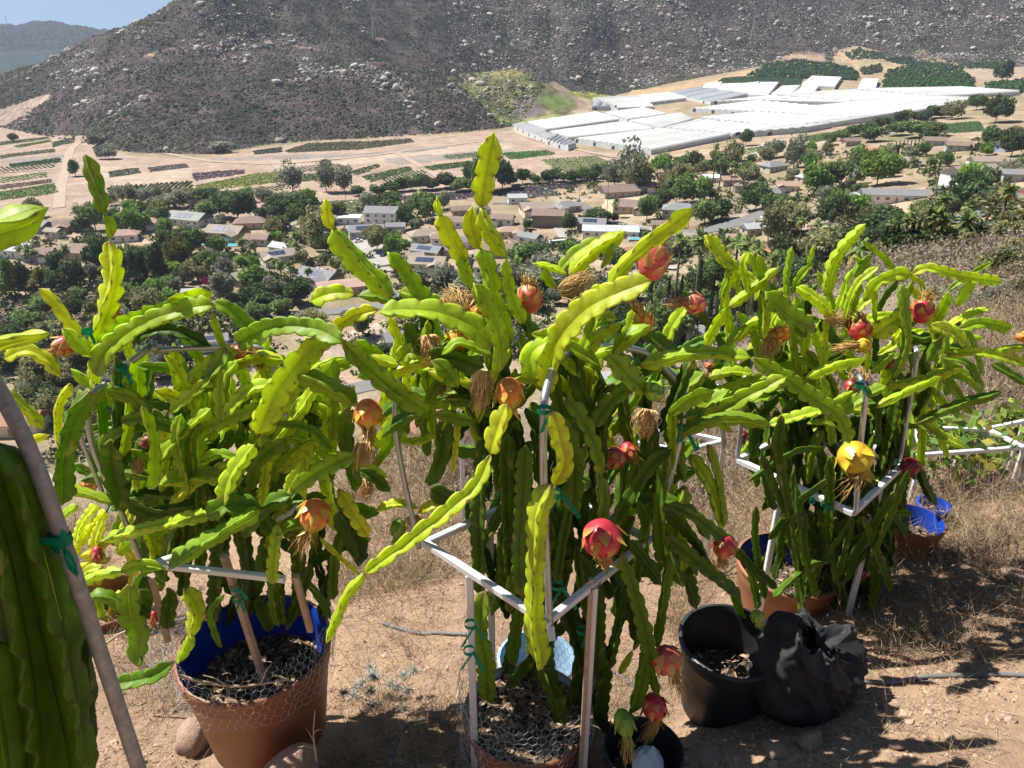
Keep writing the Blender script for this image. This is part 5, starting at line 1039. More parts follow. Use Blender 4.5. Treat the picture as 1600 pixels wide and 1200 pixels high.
SL = [([(133,243),(146,275),(157,305),(163,333)],26,-.0,1.0),([(163,338),(172,352),(170,370)],19,0,1.6),([(171,378),(176,430),(162,490),(146,540)],34,0,2.6),([(62,452),(82,466),(105,495),(130,532)],24,-.05,2.6),
([(8,560),(42,549),(72,563),(90,585)],24,-.1,2.6),([(98,515),(115,532),(138,555)],30,-.12,2.0),([(150,585),(172,545),(230,505),(290,485),(332,478)],34,-.1,1.7),([(146,560),(190,512),(245,488),(325,470)],40,-.05,1.9),
([(253,490),(290,468),(328,458)],34,.1,2.4),([(200,532),(260,515),(325,538)],22,.05,.4),([(335,472),(360,488),(400,522)],30,0,1.4),([(333,488),(341,520),(352,545)],16,-.1,2.0),([(352,545),(346,568),(318,610)],38,-.15,1.2),
([(258,556),(278,585),(305,640)],22,0,2.7),([(243,612),(268,618),(292,632)],24,.1,2.9),([(373,536),(425,512),(490,514),(534,534)],36,(-.1,-.3),1.2),([(534,534),(570,570),(620,610),(668,640)],34,(-.3,-.25),1.2),
([(590,484),(550,495),(518,515)],26,-.2,2.9),([(518,518),(468,562),(430,612),(402,674)],40,(-.2,-.3),2.3),([(190,657),(230,653),(282,672)],22,-.1,1.1),([(237,730),(265,700),(300,665),(327,641)],28,-.2,1.9),([(310,670),(350,655),(405,632)],24,-.15,1.7),
([(465,587),(505,600),(556,630)],40,-.25,1.7),([(410,730),(440,680),(470,640),(492,606)],26,-.1,2.4),([(441,738),(470,700),(500,680),(532,646)],26,-.1,2.2),([(350,786),(362,745),(395,698)],34,-.3,2.1),([(390,765),(402,722),(445,688)],26,-.2,1.1),
([(455,766),(500,735),(552,712)],30,-.3,1.5),([(325,806),(360,788),(406,795)],34,-.3,1.0),([(412,792),(432,782),(452,775)],26,-.3,1.0),([(250,756),(290,748),(342,745)],34,-.2,2.1),([(162,845),(210,830),(265,818),(322,806)],24,(-.1,-.3),2.1),
([(265,886),(310,855),(350,830),(402,798)],33,-.35,1.3),([(122,916),(150,900),(190,893)],20,-.3,2.0),([(190,893),(220,884),(255,888)],20,-.32,1.8),([(141,612),(112,655),(97,720),(96,786)],38,-.25,.9),([(135,934),(165,932),(195,950)],28,-.2,1.1),
([(200,915),(206,960),(220,990),(214,1038)],34,-.2,1.2),([(215,925),(232,965)],34,-.15,.6),([(290,920),(305,955),(298,995)],30,-.3,2.3),([(298,992),(290,1015),(278,1034)],22,-.3,1.8),([(272,1034),(235,1058),(182,1070)],26,-.3,.9),([(265,920),(262,980)],28,-.1,.5),
([(545,635),(540,690),(556,765)],26,-.2,.8),([(529,765),(548,798),(574,836)],28,-.25,2.7),([(560,735),(585,745),(608,766)],20,-.1,.5),([(530,800),(552,845),(562,880)],36,-.1,.3),([(438,820),(430,870),(426,910)],24,-.3,1.8),([(500,840),(530,870),(560,896)],9,-.2,2.6),
([(430,836),(455,822),(480,818)],22,-.3,1.4),([(150,600),(158,650),(160,710)],18,0,1.0),([(182,560),(186,650),(180,700),(184,760)],24,0,.4),([(172,690),(178,745),(190,795)],34,-.15,.6),([(3,608),(38,638),(66,668)],24,-.15,2.6),([(110,600),(90,640),(92,700)],16,.1,2.8),
([(40,690),(58,685),(75,680)],14,.1,3.0),([(95,760),(130,770),(175,785)],20,-.1,1.9),([(196,780),(240,800),(300,790)],30,-.1,.4),([(470,960),(466,890),(462,800)],26,0,.4),([(390,960),(386,880),(378,800)],26,.05,.4),([(335,970),(338,890),(340,830)],24,0,.3),([(300,800),(290,850),(285,930)],24,.05,.3),
([(240,640),(262,690),(300,740)],30,.05,1.0),([(420,560),(430,590),(445,640)],22,.15,1.9),([(330,600),(335,640),(330,690)],20,.1,2.3),([(365,560),(385,600),(420,630)],24,.15,2.0),([(420,640),(385,700),(330,760)],26,.1,1.2),([(200,705),(240,735),(290,745)],28,.05,1.3),
([(150,955),(135,930),(115,925)],18,0,1.4),([(470,900),(495,930),(515,965)],14,0,1.0),([(160,885),(130,900),(128,950)],18,.1,2.6),([(480,620),(450,660),(430,700)],22,.1,1.6),([(540,560),(500,575),(470,620)],22,.2,2.0),([(350,930),(330,960),(345,1010)],12,-.1,1.0)]
for p_, w, dy, tn in SL: add_stem('L', p_, w, dy, tn)
SC = [([(752,322),(756,288),(763,250),(771,212)],36,-.05,2.4),([(790,402),(768,366),(752,330)],30,-.05,2.4),([(818,505),(800,460),(792,408)],25,-.05,1.9),([(750,388),(736,350),(738,326)],27,0,2.7),([(798,535),(772,472),(764,430),(752,392)],30,0,1.9),
([(690,338),(684,325),(683,312)],15,0,2.5),([(727,408),(705,370),(688,338)],34,0,2.7),([(740,452),(726,420),(718,400)],23,0,1.7),([(776,582),(778,531),(763,487),(742,447)],34,-.25,1.6),([(522,358),(512,342),(509,314)],22,-.1,2.6),([(610,464),(588,440),(552,402),(522,362)],44,-.1,1.8),
([(554,460),(520,460),(488,470)],28,0,2.3),([(614,472),(592,463),(563,462)],25,0,1.3),([(665,478),(648,465),(625,456)],27,0,1.4),([(695,482),(665,472),(640,440),(608,398)],32,-.1,1.7),([(768,540),(740,515),(690,492),(640,486),(597,488)],40,-.2,1.9),
([(856,612),(862,565),(880,525),(915,488),(955,465),(1014,441)],44,(-.15,-.25),2.5),([(826,592),(834,552),(854,536)],32,-.2,1.8),([(868,530),(898,486),(930,462),(950,455)],32,-.15,2.4),([(952,452),(972,415),(1012,377),(1045,352),(1078,328)],31,-.2,2.3),
([(890,430),(915,402),(945,380),(974,364)],28,0,2.3),([(872,425),(902,395),(938,374)],20,.05,1.6),([(940,418),(952,400),(957,380)],14,0,1.5),([(886,428),(862,418),(836,412)],12,0,2.4),([(868,450),(858,435),(850,420)],20,0,1.8),([(958,552),(985,525),(1013,510)],27,-.1,1.5),
([(1007,613),(978,588),(953,558)],42,-.25,1.5),([(1000,572),(1040,560),(1100,552),(1169,558)],28,(-.1,-.15),1.7),([(680,646),(702,648),(742,657)],28,-.1,1.1),([(598,682),(625,657),(658,645)],24,-.1,.8),([(692,655),(690,705),(671,756)],29,0,.4),([(718,652),(712,700),(707,738)],12,0,2.8),
([(622,690),(655,690),(685,676)],16,.1,2.5),([(792,633),(782,665),(768,706)],35,-.35,2.7),([(766,712),(745,757),(700,798),(640,845),(572,893)],27,(-.35,-.5),2.4),([(570,897),(542,930),(522,975),(511,1002)],18,-.5,2.2),([(862,644),(874,690),(880,722),(867,756)],30,-.35,2.8),
([(860,758),(842,800),(838,850),(834,920),(834,980),(846,1042)],38,(-.42,-.45),2.4),([(752,930),(750,830),(752,760),(756,688)],28,0,.5),([(795,900),(794,850),(790,760),(791,680)],27,-.1,.5),([(815,930),(812,860),(818,780),(822,698)],26,-.15,.8),
([(882,622),(905,650),(926,690),(940,738)],26,-.2,1.1),([(941,745),(943,785),(938,818)],18,-.2,.9),([(862,650),(890,690),(900,740),(898,800)],44,-.1,.8),([(958,825),(988,772),(1018,725),(1046,705)],24,-.15,.5),([(1042,715),(1032,800),(1040,885)],28,-.1,.8),
([(1045,788),(1092,812),(1150,858)],22,-.1,.7),([(1040,838),(1085,875),(1155,932)],24,-.1,.6),([(985,845),(1012,882),(1032,912)],24,-.15,.4),([(1040,800),(1080,835),(1110,888)],20,-.05,.5),([(972,865),(995,930),(1012,1000),(1020,1040)],28,-.2,.9),([(1045,880),(1036,940),(1026,1010)],20,-.1,1.0),
([(1080,712),(1110,762),(1128,822)],24,.1,2.0),([(1106,695),(1122,750),(1132,820)],16,.1,1.5),([(930,665),(958,625),(995,600)],26,-.1,1.1),([(872,935),(892,980),(910,1030)],40,0,.4),([(758,925),(752,985),(762,1040),(764,1095)],34,-.05,1.2),([(1012,1015),(1000,1070),(988,1112)],28,-.2,.9),
([(1016,1040),(1024,1075),(1028,1085)],18,-.2,.9),([(968,1052),(978,1035),(987,1018)],14,-.1,2.2),([(990,1015),(1002,995),(1008,985)],12,0,1.5),([(935,1000),(940,1060),(935,1125)],30,0,.4),([(850,1045),(868,1090),(880,1130)],34,-.1,.4),
([(1065,680),(1100,660),(1150,652),(1200,662)],27,0,1.4),([(1045,647),(1075,622),(1112,612)],30,0,1.4),([(1090,662),(1140,632),(1195,606),(1226,590)],28,.1,1.9),([(588,798),(620,788),(650,793)],18,.2,2.6),([(655,800),(675,790),(697,786)],19,.2,2.7),([(672,765),(695,772),(728,787)],34,.1,.4),
([(487,592),(520,574),(552,568)],24,0,2.0),([(580,556),(600,564),(624,570)],19,0,2.4),([(622,566),(640,550),(664,556)],26,0,2.0),([(608,588),(645,572),(682,560)],20,0,2.7),([(553,535),(575,545),(598,552)],26,.1,1.6),([(675,565),(697,580),(714,602)],28,-.1,1.2),
([(632,505),(645,530),(662,552)],26,0,.7),([(672,548),(712,558),(752,572)],42,-.05,.7),([(900,540),(905,600),(925,640)],30,-.05,.4),([(870,560),(905,580),(945,600)],38,.05,.4),([(1000,520),(1030,535),(1060,560)],24,.1,.7),([(960,600),(940,650),(930,700)],30,.1,.3),
([(780,560),(790,600),(770,650)],30,.1,.4),([(840,700),(850,760),(846,830)],26,.1,.4),([(1010,650),(1018,700),(1010,760)],24,.15,.6),([(962,720),(950,660),(975,620)],22,.2,2.2),([(720,560),(735,610),(752,650)],26,.1,.3),([(1050,640),(1052,700),(1046,760)],18,.1,1.9),([(905,1000),(915,1060),(905,1120)],28,.05,.3)]
for p_, w, dy, tn in SC: add_stem('C', p_, w, dy, tn)
SR = [([(1195,452),(1162,430),(1130,405),(1103,370)],28,0,2.5),([(1140,480),(1175,452),(1214,420)],23,-.1,2.2),([(1230,470),(1229,430),(1237,388)],16,0,1.5),([(1238,458),(1250,432),(1268,412)],15,0,1.8),([(1262,412),(1268,398),(1271,386)],9,0,1.9),([(1290,462),(1300,412),(1322,380),(1350,352)],26,0,2.1),
([(1410,440),(1382,402),(1350,378)],13,0,1.7),([(1302,492),(1275,468),(1247,450)],26,-.1,2.3),([(1272,516),(1232,492),(1198,458)],38,-.2,1.5),([(1350,470),(1368,442),(1402,428),(1422,429)],25,-.1,2.2),([(1423,430),(1452,420),(1500,432),(1562,440)],22,-.1,2.2),([(1482,454),(1512,432),(1548,411)],13,0,1.3),
([(1495,478),(1508,452),(1522,444)],20,0,1.9),([(1395,592),(1416,540),(1412,490),(1408,448)],22,-.2,1.3),([(1362,525),(1390,505),(1422,488)],44,-.15,2.5),([(1455,508),(1487,520),(1513,543)],24,-.2,2.3),([(1498,514),(1535,504),(1578,512)],26,-.1,1.5),([(1480,555),(1535,552),(1603,568)],20,-.2,2.2),
([(1530,556),(1570,547),(1605,540)],17,-.1,2.0),([(1550,568),(1580,585),(1608,602)],20,0,1.0),([(1385,602),(1432,596),(1502,574)],22,-.2,2.1),([(1370,636),(1412,614),(1468,590)],20,-.3,2.0),([(1432,662),(1480,640),(1520,626),(1563,614)],22,-.1,1.1),([(1262,590),(1300,573),(1350,561)],23,-.3,2.0),
([(1176,560),(1220,586),(1270,622),(1308,650),(1326,690)],34,(-.45,-.5),1.5),([(1108,590),(1140,581),(1176,583)],22,-.1,2.0),([(1118,612),(1152,598),(1190,585)],21,-.1,1.4),([(1135,624),(1180,608),(1222,598)],22,-.1,2.0),([(1202,664),(1242,652),(1286,640)],23,-.3,2.1),([(1262,662),(1285,660),(1306,667)],15,-.2,1.7),
([(1315,647),(1345,622),(1382,604)],27,-.3,1.5),([(1300,630),(1318,622),(1332,612)],22,-.2,1.9),([(1262,756),(1266,712),(1285,674)],22,-.1,1.3),([(1142,536),(1168,510),(1195,496)],19,0,2.0),([(1102,542),(1114,512),(1137,482)],23,0,2.3),([(1040,548),(1050,512),(1072,480)],27,-.3,2.0),
([(1362,583),(1378,566),(1396,551)],21,-.2,1.4),([(1330,492),(1334,465),(1343,440)],18,0,1.6),([(1335,432),(1348,412),(1358,400)],24,0,1.3),([(1460,507),(1473,480),(1481,458)],22,-.1,1.8),([(1450,567),(1460,542),(1469,520)],20,0,.9),([(1284,590),(1292,640),(1298,695)],20,-.1,1.6),
([(1363,740),(1365,820),(1353,885)],17,-.2,.4),([(1436,732),(1447,762),(1462,788)],19,0,.4),([(1232,775),(1260,825),(1284,868)],27,-.1,.4),([(1240,850),(1250,868),(1262,888)],9,-.3,2.3),([(1135,905),(1150,935),(1162,965)],22,-.5,1.1),([(1170,880),(1178,915),(1184,950)],18,-.5,1.2),([(1145,852),(1180,890),(1212,918)],20,-.5,.6),
([(1210,640),(1212,720),(1220,790)],24,0,.6),([(1235,650),(1240,720),(1250,800)],22,.1,1.2),([(1320,700),(1322,780),(1320,860)],30,.05,.3),([(1345,700),(1342,790),(1330,900)],28,.1,.3),([(1300,760),(1310,850),(1318,950)],34,.05,.3),([(1260,740),(1285,800),(1300,860)],30,.1,.3),([(1395,600),(1380,660),(1375,720)],24,.1,.3),
([(1420,600),(1415,650),(1395,700)],22,.1,.4),([(1440,560),(1452,600),(1430,650)],24,.1,.5),([(1180,640),(1176,700),(1182,760)],18,.1,1.2),([(1310,690),(1340,660),(1390,640)],24,.1,.4),([(1345,650),(1350,700),(1330,740)],24,.1,.4),([(1205,700),(1225,760),(1240,800)],22,.15,.4),
([(1500,500),(1470,520),(1440,560)],20,.1,.5),([(1150,560),(1190,545),(1230,560)],22,.1,.5),([(1270,520),(1285,560),(1275,610)],22,0,1.8),([(1285,500),(1300,530),(1340,540)],26,.1,.5),([(1440,500),(1450,480),(1445,465)],16,.05,1.4),([(1400,520),(1440,530),(1470,525)],26,.1,.6),
([(1310,480),(1322,440),(1335,420)],16,.1,1.8),([(1180,470),(1195,430),(1185,400)],14,.1,1.9),([(1155,460),(1150,430),(1168,410)],18,.1,2.2),([(1185,560),(1200,530),(1220,505)],20,.1,1.7),([(1425,440),(1418,455),(1412,470)],15,0,1.4)]
for p_, w, dy, tn in SR: add_stem('R', p_, w, dy, tn)
# inner stems of each plant; low tones put interior shade into their colour
MASS = {}
def fill(key, poly, n, wr, dyr, tr, ln=(70, 150), vert=.3):
    P = poly_points(poly, n); c = np.array(poly, float).mean(0)
    for x, y in P:
        a = math.atan2(y-c[1], x-c[0]) + sr.gauss(0, .8)
        if sr.random() < vert: a = math.pi/2*sr.choice([1, -1]) + sr.gauss(0, .3)
        L = sr.uniform(*ln); dx, dy_ = math.cos(a)*L/2, math.sin(a)*L/2; b = sr.uniform(-22, 22)
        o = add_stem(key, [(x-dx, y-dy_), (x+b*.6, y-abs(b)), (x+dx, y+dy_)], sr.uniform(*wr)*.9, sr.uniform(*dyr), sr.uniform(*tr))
        if PL[key]['n'] > 100:
            MASS.setdefault(key, []).append(o)
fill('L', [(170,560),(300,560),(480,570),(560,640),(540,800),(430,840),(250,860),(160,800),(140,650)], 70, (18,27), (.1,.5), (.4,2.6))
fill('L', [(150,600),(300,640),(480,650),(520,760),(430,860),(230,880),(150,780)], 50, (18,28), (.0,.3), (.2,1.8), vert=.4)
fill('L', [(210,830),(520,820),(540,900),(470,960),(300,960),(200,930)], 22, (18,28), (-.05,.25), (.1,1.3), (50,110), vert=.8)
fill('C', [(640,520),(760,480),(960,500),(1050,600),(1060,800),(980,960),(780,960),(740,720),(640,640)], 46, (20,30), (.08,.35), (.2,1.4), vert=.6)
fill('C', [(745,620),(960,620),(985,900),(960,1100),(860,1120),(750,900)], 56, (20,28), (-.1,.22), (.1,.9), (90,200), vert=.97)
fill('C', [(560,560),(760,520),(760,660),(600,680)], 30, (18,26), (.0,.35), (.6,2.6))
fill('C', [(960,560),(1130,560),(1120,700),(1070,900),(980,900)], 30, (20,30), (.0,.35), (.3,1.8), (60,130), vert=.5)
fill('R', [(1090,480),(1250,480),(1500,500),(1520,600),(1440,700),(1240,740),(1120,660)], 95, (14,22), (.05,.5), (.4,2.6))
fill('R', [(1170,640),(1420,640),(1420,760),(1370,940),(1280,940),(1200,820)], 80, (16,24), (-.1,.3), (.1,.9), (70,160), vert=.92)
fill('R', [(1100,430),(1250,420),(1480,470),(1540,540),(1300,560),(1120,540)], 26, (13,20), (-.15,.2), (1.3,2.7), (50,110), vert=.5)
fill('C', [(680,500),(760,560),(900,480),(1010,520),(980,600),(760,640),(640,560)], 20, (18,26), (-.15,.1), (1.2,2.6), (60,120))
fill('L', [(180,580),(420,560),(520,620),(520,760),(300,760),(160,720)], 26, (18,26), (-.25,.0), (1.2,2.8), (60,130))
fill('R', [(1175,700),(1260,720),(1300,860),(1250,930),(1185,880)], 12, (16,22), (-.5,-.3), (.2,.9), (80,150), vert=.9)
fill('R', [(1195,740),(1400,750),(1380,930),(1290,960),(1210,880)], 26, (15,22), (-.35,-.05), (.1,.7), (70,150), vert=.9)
for key, obs in MASS.items():
    Vs, Fs, Cs, n0 = [], {}, [], 0
    for o in obs:
        me = o.data; nv = len(me.vertices); v = np.empty(nv*3, np.float32); me.vertices.foreach_get('co', v); c = np.empty(nv*4, np.float32); me.color_attributes['Col'].data.foreach_get('color', c)
        li = np.empty(len(me.loops), np.int32); me.loops.foreach_get('vertex_index', li); lt = np.empty(len(me.polygons), np.int32); me.polygons.foreach_get('loop_total', lt); ls = np.empty(len(me.polygons), np.int32); me.polygons.foreach_get('loop_start', ls)
        for k in (3, 4): q = ls[lt == k]; Fs.setdefault(k, []).append(li[q[:, None]+np.arange(k)] + n0)
        Vs.append(v.reshape(-1, 3)); Cs.append(c.reshape(-1, 4)[:, :3]); n0 += nv
        bpy.data.objects.remove(o); bpy.data.meshes.remove(me)
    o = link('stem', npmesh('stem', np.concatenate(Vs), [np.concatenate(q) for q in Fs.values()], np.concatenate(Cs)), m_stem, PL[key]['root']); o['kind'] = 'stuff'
# ---- fruit
for a in (('L',176,504,28,36,80,'red',12,.05),('L',100,540,30,30,215,'pink',32,-.05,200),('L',369,556,30,38,20,'red',30,0,-20),('L',575,645,42,44,-90,'orange',34,-.3,-88),('L',492,803,46,48,-110,'orange',42,-.35,-110),('L',236,690,24,26,200,'dark',0,.1),('L',152,866,16,24,-90,'red',28,.2,-90),('L',330,960,18,20,200,'pink',18,.1,190),('L',240,965,12,20,-90,'red',0,0),
 ('C',1020,410,46,58,75,'pink',16,-.05,60),('C',828,468,38,44,95,'pink',14,0,90),('C',745,491,26,22,60,'orange',12,0,90),('C',716,530,44,26,170,'orange',0,0),('C',1006,503,28,34,110,'orange',26,-.05,130),('C',1087,475,30,32,170,'pink',28,-.1,185),('C',796,612,42,46,-80,'orange',0,-.25),('C',940,840,60,58,-80,'red',6,-.3),
 ('C',962,715,34,32,-150,'pink',8,.1),('C',982,704,24,28,-60,'red',8,.12),('C',1021,612,34,28,40,'green',0,-.25),('C',1132,852,34,36,-100,'red',20,-.1,-110),('C',1041,1030,46,42,-60,'pink',46,-.2,-75),('C',1022,1103,36,40,-80,'red',44,-.2,-115),('C',975,1128,30,40,-75,'green',40,-.25,-90),('C',1183,962,18,20,-80,'green',6,-.1),('C',622,824,22,28,-100,'green',0,.2),
 ('R',1440,487,34,36,70,'red',16,-.1,75),('R',1343,516,32,34,80,'red',16,-.15,120),('R',1350,539,22,20,175,'yellow',44,-.2,190),('R',1223,521,22,24,150,'orange',20,-.05,200),('R',1330,602,20,18,-60,'red',0,0),('R',1335,714,52,48,-60,'yellow',44,-.45,-125),('R',1422,728,28,26,-80,'dark',0,-.1),('R',1233,736,13,20,-90,'pink',0,.1),('R',1346,896,18,16,-90,'red',0,-.1),('R',1597,526,14,18,0,'orange',4,-.1),
 ('R',1108,571,14,10,-90,'pink',14,0,-100),('R',1119,622,13,13,0,'pink',0,0),('R',1388,566,18,20,-60,'dark',0,.1),('R',1238,632,16,24,-90,'dark',0,.1),('R',1160,680,16,16,-90,'dark',10,.1,-90)): fruit(*a)
for a in (('C',708,470,52,44,115,.02),('C',903,442,30,64,25,-.05),('C',752,612,34,66,-95,-.25),('C',1008,662,30,46,-100,-.1),('C',650,822,28,34,-80,.2),('C',672,545,34,44,-85,-.02),('R',1308,500,24,44,170,-.1),('R',1202,545,22,40,-110,-.05),('R',1340,585,26,24,80,0),('L',568,712,30,44,-90,-.25),('L',406,568,22,36,-80,.05),('L',215,728,14,26,-90,0),('L',572,765,20,34,-85,0),('R',1215,690,16,30,-95,.1),('R',1375,880,14,26,-95,0),('L',400,670,14,26,-90,.1),('C',690,605,14,30,-90,.1)): flower(*a)
# ================= frames, pots and other near things
m_alu = mat('galvanised_pipe', (.42,.44,.46), rough=.38, metal=.75, noise=[(25, .12, 3)]); m_white = mat('white_painted_steel', (.66,.68,.70), rough=.4, noise=[(12, .08, 4)], spec=.5)
m_tie = mat('green_tie_tape', (.0,.22,.13), rough=.5, transl=.2); m_ink = mat('marker_ink', (.03,.02,.03), rough=.9)
m_wire = mat('chicken_wire', (.48,.47,.46), rough=.45, metal=.6); m_stake = mat('weathered_stake', (.40,.30,.22), rough=.95, noise=[(30, .2, 5)])
def gz(x, y): return float(ground(np.array([x]), np.array([y]))[0])
def bar(P, Q, s, m, parent, name='bar', loc=None):
    P, Q = np.array(P, float), np.array(Q, float); d = Q-P; L = np.linalg.norm(d); d /= L; a = np.cross(d, [0, 0, 1]);
    if np.linalg.norm(a) < .1: a = np.array([1, 0, 0.])
    a /= np.linalg.norm(a); b = np.cross(a, d); t = s/2; c = .12*s; V_ = []
    pr = [(-t+c,-t),(t-c,-t),(t,-t+c),(t,t-c),(t-c,t),(-t+c,t),(-t,t-c),(-t,-t+c)]
    for E_ in (P, Q): V_ += [E_ + a*u + b*v for u, v in pr]
    mb = MB(); mb.add(V_, [np.array([(i, (i+1) % 8, (i+1) % 8+8, i+8) for i in range(8)]), np.array([list(range(8))[::-1], list(range(8, 16))])])
    o = mb.build(name, m, parent); 
    if loc is not None: o.data.transform(Matrix.Translation(-Vector(loc)))
    return o
def pipe(P, r, m, parent, loc, name='hoop', n=10):
    C_, L = smooth_path(np.array(P), max(8, int(20*len(P)))); mb = MB(); mb.tube(C_-np.array(loc), r, n); return mb.build(name, m, parent, True)
def onz(px, py, z): dx, dy, dz = dirp(px, py); k = z/dz; return np.array([dx*k, dy*k, z])
def tie(p, r, parent, loc, ax=(0, 0, 1), tail=.06):
    mb = MB(); th = np.linspace(0, 2*np.pi, 14); C_ = np.stack([r*np.cos(th), r*np.sin(th), 0*th], 1)+np.array(p)-np.array(loc)
    V_ = np.concatenate([C_-[0, 0, .006], C_+[0, 0, .006]]); i = np.arange(13); mb.add(V_, np.stack([i, i+1, i+15, i+14], 1))
    for s_ in (-1, 1):
        t = np.linspace(0, 1, 6)[:, None]; q = np.array(p)-np.array(loc)+[r*.8, -r*.6, 0] + np.array([s_*.5+sr.uniform(-.3,.3), -.25, -.75])*tail*t*sr.uniform(.7, 1.4) + np.array([0, 0, -.3])*tail*t**2
        w = np.array([.005, 0, .003]); mb.add(np.concatenate([q-w, q+w]), np.stack([np.arange(5), np.arange(1, 6), np.arange(7, 12), np.arange(6, 11)], 1))
    return mb.build('tie', m_tie, parent)
# --- middle trellis: a square frame of steel bars turned on its corner, posts, pipe hoops
h = -1.45; F_, L_, R_, B_ = onz(853,972,h), onz(664,848,h), onz(1014,843,h), onz(856,762,h)
loc = np.array([.09, 1.9, gz(.09, 1.9)]); rt = tag(empty('trellis_frame', loc), 'white square steel trellis with handwriting and a grey pipe hoop around the middle plant', 'trellis', 'plant trellis frames')
s_ = .022
bar(L_-(F_-L_)*.02, F_+(F_-L_)*.03, s_, m_white, rt, 'rail', loc); rb = bar(F_+[.012,.012,0], R_, s_, m_white, rt, 'rail', loc); bar(L_+[0,0,-.002], B_, s_, m_white, rt, 'rail', loc); bar(R_, B_+[.01,0,0], s_, m_white, rt, 'rail', loc)
for q in (L_*.60+F_*.40, F_*.57+R_*.43, L_*.5+B_*.5, R_*.5+B_*.5): bar(q+[0,0,-s_/2], [q[0], q[1], gz(q[0], q[1])-.1], s_*1.1, m_white, rt, 'post', loc)
pm = F_*.57+R_*.43
o = bar([pm[0]-.011, pm[1]-.014, h+.03], [pm[0]-.011, pm[1]-.014, gz(pm[0], pm[1])], .014, m_stake, rt, 'stake', loc)
pipe([F_+[.012,0,-.03], PY(851,800,F_[1]+.02), PY(849,660,F_[1]+.04), PY(856,600,F_[1]+.10), PY(880,556,F_[1]+.25), PY(940,542,F_[1]+.42), PY(1000,548,F_[1]+.5), PY(1040,575,F_[1]+.52), PY(1070,640,R_[1]+.1), R_+[.02,.02,-.02]], .0105, m_alu, rt, loc)
pipe([L_+[-.02,0,-.02], PY(622,700,L_[1]), PY(618,620,L_[1]), PY(630,570,L_[1]+.05), PY(700,535,L_[1]+.15), PY(800,530,L_[1]+.25), PY(880,545,L_[1]+.33), PY(905,600,L_[1]+.34), B_+[.04,0,-.02]], .0085, m_alu, rt, loc)
bar(F_+[.012,-.004,-.012], F_+[.016,-.03,-.04], .02, m_white, rt, 'bracket', loc)
for q in (PY(735,975,1.72), PY(733,1016,1.72), PY(790,745,1.85), PY(850,640,1.58), PY(1063,668,2.0), PY(910,985,1.78), PY(868,770,1.7), PY(870,915,1.7)): tie(q, .018, rt, loc, tail=.05)
for a, b in (((955,540),(1012,572)),((948,548),(1000,585)),((750,781),(870,785))):
    A_, B2 = PY(*a, 1.9), PY(*b, 1.85); mb = MB(); mb.tube(np.array([A_, (A_+B2)/2-[0,0,.004], B2])-loc, .0022, 4); mb.build('tie', m_tie, rt)
# handwriting on the right rail ("Delight")
G = {'D': [[(.1,-.25),(.35,.5),(.45,.95)],[(0,.7),(.25,.9),(.6,.95),(.8,.7),(.75,.35),(.5,.1),(.1,.02)]], 'e': [[(0,.25),(.3,.32),(.42,.45),(.25,.55),(.05,.35),(.1,.08),(.3,.0),(.48,.12)]], 'l': [[(0,.1),(.22,.6),(.3,1),(.2,1.02),(.12,.6),(.15,.1),(.3,.05)]],
     'i': [[(0,.4),(.08,.1),(.2,.05)],[(.1,.68),(.13,.72)]], 'g': [[(.4,.45),(.2,.52),(.05,.3),(.2,.08),(.38,.3),(.4,.45),(.35,-.1),(.15,-.4),(-.02,-.25)]], 'h': [[(0,0),(.15,.6),(.22,1)],[(.06,.25),(.25,.5),(.38,.42),(.4,.05)]], 't': [[(.15,.95),(.08,.3),(.15,.03),(.3,.08)],[(-.08,.62),(.38,.72)]]}
d = (R_-F_); d /= np.linalg.norm(d); nrm = np.cross(d, [0, 0, 1.]); nrm *= np.sign(-nrm[1]); start = F_ + [.012,.012,0] + d*(np.linalg.norm(R_-F_)*.33) + nrm*(s_/2+.0008) + [0,0,-.006]
mb = MB(); x = 0; sc = .013
for ch in 'Delight':
    for st in G[ch]:
        q = np.array([start + d*(x+u)*sc + np.array([0, 0, v*sc]) for u, v in st]); mb.tube(smooth_path(q, 12)[0]-loc, .0007, 4)
    x += {'D': 1.0, 'i': .35, 'l': .42}.get(ch, .6)
mb.build('handwriting', m_ink, rb)
# --- left trellis
Y = 2.0; loc = np.array([-.92, 2.0, gz(-.92, 2.0)]); rt = tag(empty('trellis_frame', loc), 'grey bent-pipe trellis with wooden stakes around the left plant', 'trellis', 'plant trellis frames')
pipe([PY(224,885,1.95), PY(185,790,1.93), PY(150,712,1.9), PY(137,652,1.88), PY(143,618,1.9), PY(165,600,1.95)], .0095, m_alu, rt, loc)
pipe([PY(160,770,1.95), PY(125,680,1.9), PY(118,640,1.9)], .007, m_alu, rt, loc)
pipe([PY(205,565,2.0), PY(222,552,2.02), PY(236,541,2.05)], .0105, m_alu, rt, loc); pipe([PY(245,547,2.05), PY(320,543,2.06), PY(390,541,2.05), PY(415,553,2.05), PY(430,585,2.05), PY(445,640,2.05), PY(468,745,2.1)], .0095, m_alu, rt, loc)
MB().tube([PY(236,541,2.04)-loc, PY(246,546,2.05)-loc], .015, 8).build('joint', m_alu, rt, True)
zz = float(PY(283,868,1.9)[2]); bar(onz(240,882,zz), onz(300,862,zz), .022, m_white, rt, 'rail', loc); bar(onz(430,810,zz), onz(520,770,zz), .022, m_white, rt, 'rail', loc); bar(onz(240,882,zz), onz(445,905,zz), .02, m_white, rt, 'rail', loc)
for a, b, w in (((350,868),(414,1068),.022),((236,900),(262,1000),.022),((462,900),(485,985),.02)): bar(PY(*a,1.86), PY(*b,1.92), w, m_stake, rt, 'stake', loc)
